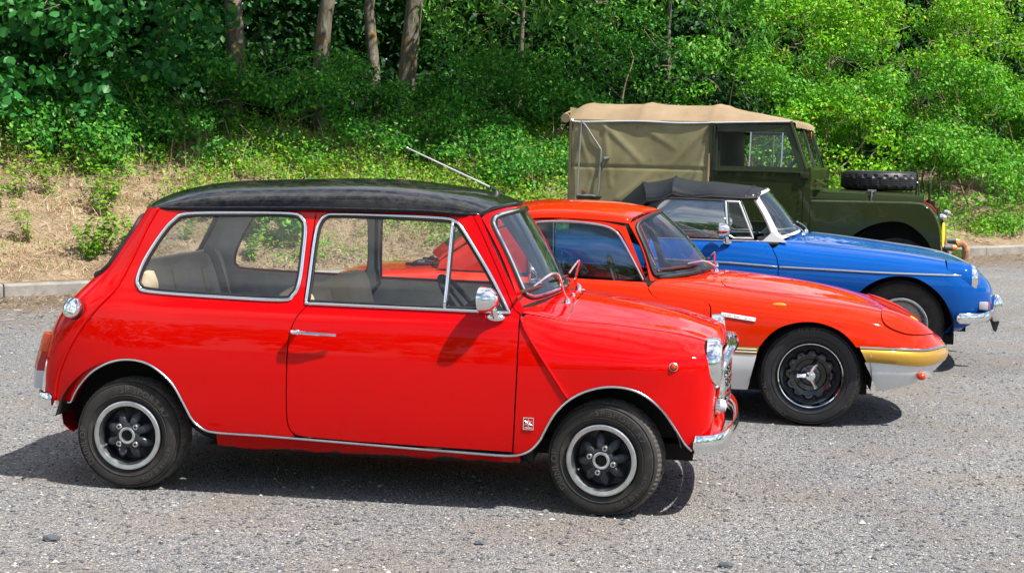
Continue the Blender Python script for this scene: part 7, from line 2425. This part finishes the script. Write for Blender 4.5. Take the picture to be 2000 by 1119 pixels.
def plant(name, label, cat, group, base, trunk_top, r0, crown, leaf, mat, kind='diamond', size=0.05, twigs=26, bark='bark', big_leaves=0, limbs=5, extra=None):
    """A tree or shrub: Empty at its foot, trunk with limbs, twigs and a crown of leaves."""
    base = Vector(base)
    root = empty(name, tuple(base))
    tag(root, label, cat, group)
    Ps, Ns, Ks = [], [], []
    for c in crown:
        P, N, K = crown_points(**c)
        Ps.append(P); Ns.append(N); Ks.append(K)
    P = np.concatenate(Ps); N = np.concatenate(Ns); K = np.concatenate(Ks)
    b = np.array(base)
    g = G()
    if trunk_top is not None:
        tt = np.array(trunk_top)
        path = wander(b - np.array([0, 0, .15]), tt, 7, 0.022)
        trunk_mesh(g, path - b, r0, r0 * 0.55)
        for i in range(limbs):
            q = path[int(len(path) * RNG.uniform(0.45, 0.98))]
            e = K[RNG.integers(len(K))]
            lp = wander(q, e, 6, 0.10)
            trunk_mesh(g, lp - b, r0 * RNG.uniform(0.22, 0.4), r0 * 0.06, 7)
        g.build('trunk', bark, root, sharp=None)
        src = path
    else:
        for i in range(max(3, limbs)):
            e = K[RNG.integers(len(K))]
            s0 = b + np.array([RNG.normal(0, .25), RNG.normal(0, .25), -0.1])
            trunk_mesh(g, wander(s0, e, 6, 0.10) - b, r0 * RNG.uniform(.6, 1.1), r0 * .15, 6)
        g.build('stems', 'twig_bark', root, sharp=None)
        src = np.array([b + np.array([0, 0, .2])])
    tw = G()
    for i in range(twigs):
        e = K[RNG.integers(len(K))]
        o = K[RNG.integers(len(K))]
        o = e + (o - e) / max(np.linalg.norm(o - e), 1e-6) * RNG.uniform(.25, .8)
        trunk_mesh(tw, wander(o, e + RNG.normal(size=3) * .15, 5, 0.2) - b, RNG.uniform(.004, .010), .0015, 4)
    if twigs:
        to = tw.build('twigs', 'twig_bark', root, sharp=None)
        to['kind'] = 'stuff'
    sz = size * RNG.uniform(0.65, 1.35, len(P))
    sel = np.zeros(len(P), bool)
    if big_leaves:
        # the leaves that show largest: nearest to the lens and inside the picture
        d = P - np.array([0, 0, EYE])
        f_ = np.array(_f); px = (d @ np.array(_r)) / (d @ f_); py = (d @ np.array(_u)) / (d @ f_)
        vis = (np.abs(px) < 0.333) & (np.abs(py) < 0.186)
        score = np.where(vis, np.linalg.norm(d, axis=1) - 4 * sz, 1e9)
        sel[np.argsort(score)[:big_leaves]] = True
    V, F, k = leaves_np(P[~sel] - b, N[~sel], sz[~sel], kind)
    o = bpy.data.objects.new('crown', fast_mesh('crown', V, F, mat)); link(o, root)
    o['kind'] = 'stuff'
    if big_leaves:
        mats4 = []
        for q in range(6):
            Vl, Fl, _ = leaves_np(np.zeros((1, 3)), np.array([[0., 0, 1.]]), np.array([1.0]), kind)
            mats4.append(fast_mesh('leaf', Vl, Fl, mat))
        for p, nn, s_ in zip(P[sel], N[sel], sz[sel]):
            lo = bpy.data.objects.new('leaf', mats4[RNG.integers(6)])
            lo.location = p - b
            qt = Vector(nn.tolist()).to_track_quat('Z', 'Y')
            lo.rotation_mode = 'QUATERNION'; lo.rotation_quaternion = qt
            lo.scale = (s_, s_, s_)
            link(lo, root)
    return root


def C(c, r, n, per, cl, **k):
    return dict(c=c, r=r, n_cl=n, per=per, cl_r=cl, **k)


def P3(s, w, z):
    p = bank_pt(s, w); return np.array([p.x, p.y, z])


def _plants():
    GT = 'trees on the bank'; GS = 'shrubs on the bank'
    # left: broad-leaved tree hanging down to the bank
    plant('lime_tree', 'broad leaved tree with large drooping leaves at the left edge', 'tree', GT, bank_pt(0.6, 4.3), P3(0.6, 4.2, 5.2), 0.13,
          [C(P3(0.3, 3.6, 3.0), (1.9, 1.1, 1.5), 210, 26, 0.30, droop=0.5), C(P3(2.4, 3.8, 2.9), (1.2, .9, 1.25), 120, 26, 0.28, droop=0.5), C(P3(1.0, 4.2, 5.0), (2.4, 1.8, 1.2), 130, 26, 0.4)],
          None, 'lime_leaf', 'round', 0.105, twigs=40, big_leaves=300)
    plant('lime_tree', 'large leaved tree filling the gap beside the first lichened trunk', 'tree', GT, bank_pt(3.6, 6.2), P3(3.6, 6.1, 5.5), 0.12,
          [C(P3(3.6, 6.2, 3.3), (1.5, .8, 1.2), 110, 24, 0.30, droop=0.4), C(P3(2.8, 5.2, 5.4), (1.8, 1.6, 1.0), 90, 24, .4)],
          None, 'lime_leaf', 'round', 0.095, twigs=30)
    # trunks with lichen seen between the crowns; their crowns overhang the bank above the picture
    for s, w, r0, lab, lean, oc in ((3.65, 3.9, 0.125, 'thick tree trunk with orange lichen, leftmost of the four trunks', 0.20, (3.4, 1.5)), (5.13, 4.4, 0.115, 'forked tree trunk with orange lichen, second of the four', 0.30, (5.2, 1.4)),
                                    (6.22, 5.0, 0.085, 'slim brown tree trunk, third of the four', -0.20, (7.0, 1.5)), (6.52, 4.7, 0.135, 'pale grey tree trunk with lichen patches, last of the four', 0.40, (8.8, 1.7))):
        b = bank_pt(s, w)
        tp = (b.x + lean, b.y + .1, b.z + 4.6)
        plant('ash_tree', lab, 'tree', GT, b, tp, r0,
              [C(P3(oc[0], oc[1] + .35, 4.95), (1.4, 1.2, .75), 170, 28, .40, hollow=False), C(P3(s, w, 6.2), (1.5, 1.5, .9), 60, 22, .45)],
              None, 'ash_leaf', 'long', 0.17, twigs=10)
    # middle: dense fine-leaved shrubs
    for s, w, zc, rx, rz, lab in ((3.2, 3.3, 1.75, .85, .72, 'dark shrub hiding the foot of the first lichened trunk'), (6.9, 3.7, 1.85, 1.0, .90, 'dark shrub hiding the feet of the slim and the pale trunk'), (4.6, 2.8, 1.30, .85, .50, 'low dark bush in front of the dense shrub'), (6.4, 2.7, 1.28, .9, .50, 'low bush whose top shows just over the aerial tip'), (7.9, 2.4, 1.15, .8, .50, 'low bush left of the canvas rear corner'), (1.6, 3.2, 1.45, .9, .45, 'low shaded bush below the drooping leaves'), (4.2, 3.7, 1.85, 1.15, .85, 'dense dark shrub below the lichened trunks'), (5.6, 3.8, 1.90, 1.2, .90, 'rounded dark green shrub behind the aerial'),
                                  (7.4, 4.0, 1.9, 1.2, 1.1, 'dark small leaved shrub left of the canvas tilt'), (8.3, 3.2, 1.55, .9, .8, 'leafy shrub just behind the canvas rear corner'), (2.5, 4.2, 1.75, 1.0, .6, 'shaded low shrub under the large leaved tree')):
        plant('shrub', lab, 'shrub', GS, bank_pt(s, w), None, .02,
              [C(P3(s, w, zc), (rx, .95, rz), 150, 80, .25, shell=.66)], None, 'dark_leaf', 'diamond', 0.052, twigs=24)
    # ash boughs hanging into the picture
    plant('ash_tree', 'ash tree with long hanging leaflets above the canvas tilt', 'tree', GT, bank_pt(8.6, 5.2), P3(8.8, 5.0, 6.0), 0.04,
          [C(P3(7.6, 4.0, 3.35), (1.1, .7, .55), 50, 30, .28, droop=1.0), C(P3(8.8, 4.4, 4.4), (2.3, 1.6, 1.0), 120, 26, .4, droop=.6)],
          None, 'ash_leaf', 'long', 0.13, twigs=36)
    plant('ash_tree', 'ash tree whose pale leaflets hang beside the bright thicket', 'tree', GT, bank_pt(11.2, 5.0), P3(11.2, 4.8, 6.0), 0.04,
          [C(P3(11.0, 3.4, 3.6), (.75, .6, .95), 56, 32, .26, droop=1.1), C(P3(11.2, 4.4, 5.0), (2.2, 1.6, 1.1), 110, 26, .4, droop=.6)],
          None, 'ash_leaf', 'long', 0.135, twigs=36)
    # behind the utility vehicle
    for s, w, zc, rx, rz, lab, mt in ((9.6, 4.0, 2.2, 1.25, 1.4, 'dark leafy shrub above the canvas roof', 'dark_leaf'), (11.2, 3.4, 2.1, 1.2, 1.3, 'mid green shrub over the windscreen of the utility vehicle', 'mid_leaf'), (12.2, 2.4, 1.6, .95, .95, 'light green shrub behind the spare wheel', 'bright_leaf')):
        plant('shrub', lab, 'shrub', GS, bank_pt(s, w), None, .02, [C(P3(s, w, zc), (rx, 1.0, rz), 165, 78, .26, shell=.66)], None, mt, 'diamond', 0.056, twigs=30)
    # right: bright thicket down to the kerb
    for s, w, zc, rx, rz, lab in ((12.9, 3.2, 3.3, 1.2, 1.0, 'sunlit yellow green thicket high above the spare wheel'), (14.6, 3.0, 3.3, 1.3, 1.3, 'bright green thicket with bare twigs at its heart'),
                                  (16.4, 3.0, 3.5, 1.4, 1.2, 'sunlit yellow green thicket at the upper right corner'), (18.2, 2.8, 2.6, 1.3, 1.6, 'bright thicket cut by the right edge'), (20.6, 2.6, 2.4, 1.6, 1.8, 'thicket continuing past the right edge'), (23.4, 2.6, 2.4, 1.7, 1.8, 'last thicket along the kerb beyond the right edge')):
        plant('hawthorn', lab, 'shrub', GS, bank_pt(s, w), P3(s, w, zc), .032,
              [C(P3(s, w, zc), (rx, 1.0, rz), 165, 82, .26, shell=.68)], None, 'bright_leaf', 'diamond', 0.058, twigs=80, limbs=9)
    for s, w, zc, rx, rz, lab in ((13.6, 1.3, 1.15, 1.0, .95, 'mid green bush beside the front of the utility vehicle'), (15.2, .95, .95, 1.0, .85, 'leafy green bush beyond the wing lamps'),
                                  (16.8, .95, .95, 1.1, .85, 'spreading green bush touching the kerb at the right'), (15.9, 2.6, 2.1, 1.1, .95, 'shaded bush in the dark hollow of the thicket'), (18.3, 1.0, .95, 1.0, .9, 'low green bush at the right edge above the kerb'), (14.3, 2.2, 2.25, .95, .85, 'mid green bush filling the thicket above the bonnet front'), (17.4, 2.3, 2.3, 1.0, .9, 'mid green bush filling the thicket near the right edge'), (12.7, 2.6, 2.5, .9, .75, 'mid green bush over the cab windscreen'), (20.4, 1.0, 1.0, 1.2, .95, 'low bush by the kerb beyond the right edge'), (22.8, 1.0, 1.0, 1.2, .95, 'farthest low bush by the kerb beyond the right edge')):
        plant('bush', lab, 'shrub', GS, bank_pt(s, w), None, .018,
              [C(P3(s, w, zc), (rx, .9, rz), 160, 80, .25, shell=.66)], None, 'mid_leaf', 'diamond', 0.056, twigs=26)
    plant('vine_bush', 'leafy pale green bush seen through the rear windows of the saloon', 'shrub', GS, bank_pt(2.95, .85), None, .008,
          [C(P3(2.95, .85, .80), (.34, .3, .26), 34, 22, .10)], None, 'mid_leaf', 'round', 0.075, twigs=6)
    # wood behind: a mass nobody could count
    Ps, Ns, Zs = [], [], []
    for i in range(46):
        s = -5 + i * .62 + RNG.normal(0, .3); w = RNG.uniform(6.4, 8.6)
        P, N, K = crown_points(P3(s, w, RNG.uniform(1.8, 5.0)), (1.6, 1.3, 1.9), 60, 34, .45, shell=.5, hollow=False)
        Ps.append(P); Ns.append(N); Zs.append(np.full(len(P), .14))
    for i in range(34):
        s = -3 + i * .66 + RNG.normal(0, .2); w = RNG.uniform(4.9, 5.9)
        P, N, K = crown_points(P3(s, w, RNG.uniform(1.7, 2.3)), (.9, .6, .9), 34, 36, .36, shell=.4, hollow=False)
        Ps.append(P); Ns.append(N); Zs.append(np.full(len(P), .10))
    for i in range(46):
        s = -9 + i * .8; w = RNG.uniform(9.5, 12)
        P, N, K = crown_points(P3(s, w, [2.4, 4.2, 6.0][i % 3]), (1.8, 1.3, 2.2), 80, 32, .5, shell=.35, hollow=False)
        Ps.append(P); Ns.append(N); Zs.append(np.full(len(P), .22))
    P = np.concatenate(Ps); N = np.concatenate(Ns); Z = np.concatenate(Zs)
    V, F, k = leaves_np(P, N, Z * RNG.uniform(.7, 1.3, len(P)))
    Ps, Ns = [], []
    for i in range(34):
        a = radians(-205 + i * 7.0) ; d = RNG.uniform(34, 42)
        q = np.array([d * cos(a), d * sin(a) + 6, RNG.uniform(2.5, 4.5)])
        P2, N2, K2 = crown_points(q, (3.6, 3.6, RNG.uniform(2.8, 4.5)), 60, 14, 1.4, shell=.5)
        Ps.append(P2); Ns.append(N2)
    P2 = np.concatenate(Ps); N2 = np.concatenate(Ns)
    V2, F2, _k = leaves_np(P2, N2, .8 * RNG.uniform(.7, 1.3, len(P2)))
    o = bpy.data.objects.new('treeline', fast_mesh('treeline', V2, F2, 'dark_leaf')); link(o)
    tag(o, 'far line of trees round the open side of the car park', kind='stuff')
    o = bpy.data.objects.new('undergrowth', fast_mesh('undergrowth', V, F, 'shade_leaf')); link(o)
    tag(o, 'dark leafy wood closing off the view behind the shrubs', kind='stuff')


_plants()


def _weeds():
    """Young green plants dotted over the bank; a few masters, copied."""
    masters = []
    for q in range(6):
        g = G(); C_, N_ = [], []
        ns = 3 + q
        for i in range(ns):
            a = RNG.uniform(0, 2 * pi); L = RNG.uniform(.14, .34) * (1 + .25 * (q % 3))
            tip = np.array([cos(a) * L * .45, sin(a) * L * .45, L])
            path = wander((0, 0, -.02), tip, 5, .08)
            trunk_mesh(g, path, .004, .0012, 4)
            for t in np.linspace(.25, 1, 9):
                p = path[min(int(t * (len(path) - 1)), len(path) - 1)]
                for s in range(3):
                    d = RNG.normal(size=3); d[2] = abs(d[2]) * .3; d /= np.linalg.norm(d)
                    C_.append(p + d * RNG.uniform(.015, .05)); N_.append(np.array([d[0] * .5, d[1] * .5, 1.0]) + RNG.normal(size=3) * .3)
        C_ = np.array(C_); N_ = np.array(N_)
        V, F, k = leaves_np(C_, N_, RNG.uniform(.028, .055, len(C_)))
        masters.append((mesh_data('stems', g.V, g.F, ('twig_bark',)), fast_mesh('leaves', V, F, 'weed_leaf')))
    # placed where the photograph shows them: (along, up the bank, size, label)
    spots = [(1.05, .62, 1.5, 'wide green weed low on the bare bank above the kerb'), (1.30, .58, 1.2, 'weed beside the wide one above the kerb'), (.92, .48, 1.0, 'small weed sprout just above the kerb stones'),
             (.62, 1.9, 1.2, 'upright weed high on the bare slope at far left'), (.95, 2.05, 1.4, 'tall yellow green weed at the top of the bare slope'), (1.55, 1.85, 1.1, 'weed on the bare slope level with the saloon roof'),
             (1.35, 1.45, 1.2, 'yellowish weed in the middle of the bare slope'), (.25, 1.5, 1.1, 'leafy weed at the left edge of the bare slope'), (-.1, 1.0, 1.0, 'small weed cut by the left edge'),
             (2.15, 1.6, 1.2, 'weed rising behind the rear end of the saloon roof'), (2.4, 1.35, 1.1, 'low weed seen past the rear pillar of the saloon'), (1.75, 2.6, 1.5, 'bushy weed under the shaded shrub'),
             (1.5, 2.45, 1.4, 'pale weed at the foot of the large leaved tree'), (2.0, .95, 1.0, 'weed seen through the rear side window'), (.45, .85, .9, 'tiny weed on straw at the left of the slope'),
             (2.5, .45, 1.0, 'small weed by the kerb seen through the saloon glass'), (3.3, 1.0, 1.2, 'weed seen through the sliding door window'), (4.6, 1.2, 1.2, 'weed seen beside the door window divider')]
    for s, w, k, lab in spots:
        b = bank_pt(s, w)
        m = masters[int(RNG.integers(6))]
        r = empty('weed_plant', tuple(b), RNG.uniform(0, 6.28))
        r.scale = (k * 1.15, k * 1.15, k)
        tag(r, lab, 'plant', 'weeds on the bank')
        st = bpy.data.objects.new('stems', m[0]); link(st, r)
        lv = bpy.data.objects.new('leaves', m[1]); link(lv, r); lv['kind'] = 'stuff'
    # herb layer that nobody could count: patches of leaves with stalks
    Ps, Ns, Zs = [], [], []
    def patch(s, w, h, rad, n, sz):
        b = np.array(bank_pt(s, w))
        q = RNG.normal(size=(n, 3)) * np.array([rad, rad, 0]); 
        top = h * RNG.uniform(.1, 1.0, n) ** .7
        P = b + q; P[:, 2] += top * np.exp(-(q[:, 0] ** 2 + q[:, 1] ** 2) / (2 * rad * rad)) + .02
        Ps.append(P); Ns.append(np.stack([RNG.normal(0, .5, n), RNG.normal(-.15, .5, n), np.full(n, .8)], 1)); Zs.append(sz * RNG.uniform(.6, 1.4, n))
    for i in range(480):
        s = RNG.uniform(-2.5, 9.8); w = RNG.uniform(2.0, 3.7)
        if s < 2.4 and w < 2.35: continue
        patch(s, w, RNG.uniform(.15, .55), RNG.uniform(.08, .17), int(RNG.uniform(40, 90)), .038)
    for i in range(560):
        s = RNG.uniform(2.8, 9.8); w = RNG.uniform(.3, 2.5)
        if sin(2.3 * s + 3.1 * w) + RNG.normal(0, .6) < -.6: continue
        patch(s, w, RNG.uniform(.10, .42), RNG.uniform(.07, .16), int(RNG.uniform(30, 75)), .040)
    for i in range(120):
        s = RNG.uniform(9.5, 19); w = RNG.uniform(.2, 1.6)
        patch(s, w, RNG.uniform(.15, .45), RNG.uniform(.1, .2), int(RNG.uniform(40, 90)), .042)
    for i in range(110):
        s = RNG.uniform(-1.5, 3.2); w = RNG.uniform(.3, 2.3)
        patch(s, w, RNG.uniform(.04, .12), RNG.uniform(.05, .12), int(RNG.uniform(10, 26)), .026)
    P = np.concatenate(Ps); N = np.concatenate(Ns); Z = np.concatenate(Zs)
    V, F, k = leaves_np(P, N, Z)
    o = bpy.data.objects.new('ground_cover', fast_mesh('ground_cover', V, F, 'weed_leaf')); link(o)
    tag(o, 'low green herbs and brambles spreading over the bank', kind='stuff')
    Ps.clear(); Ns.clear(); Zs.clear()
    for i in range(300):
        s = RNG.uniform(3.5, 9.6) if i % 4 else RNG.uniform(-1.5, 3.5); w = RNG.uniform(.3, 2.9)
        patch(s, w, RNG.uniform(.10, .40), RNG.uniform(.05, .13), int(RNG.uniform(25, 60)), .030)
    P = np.concatenate(Ps); N = np.concatenate(Ns) + RNG.normal(size=(len(P), 3)) * .6; Z = np.concatenate(Zs)
    V, F, k = leaves_np(P, N, Z, 'long')
    o = bpy.data.objects.new('dead_weeds', fast_mesh('dead_weeds', V, F, 'rusty_leaf')); link(o)
    tag(o, 'rusty brown dead weeds among the green herbs', kind='stuff')


_weeds()
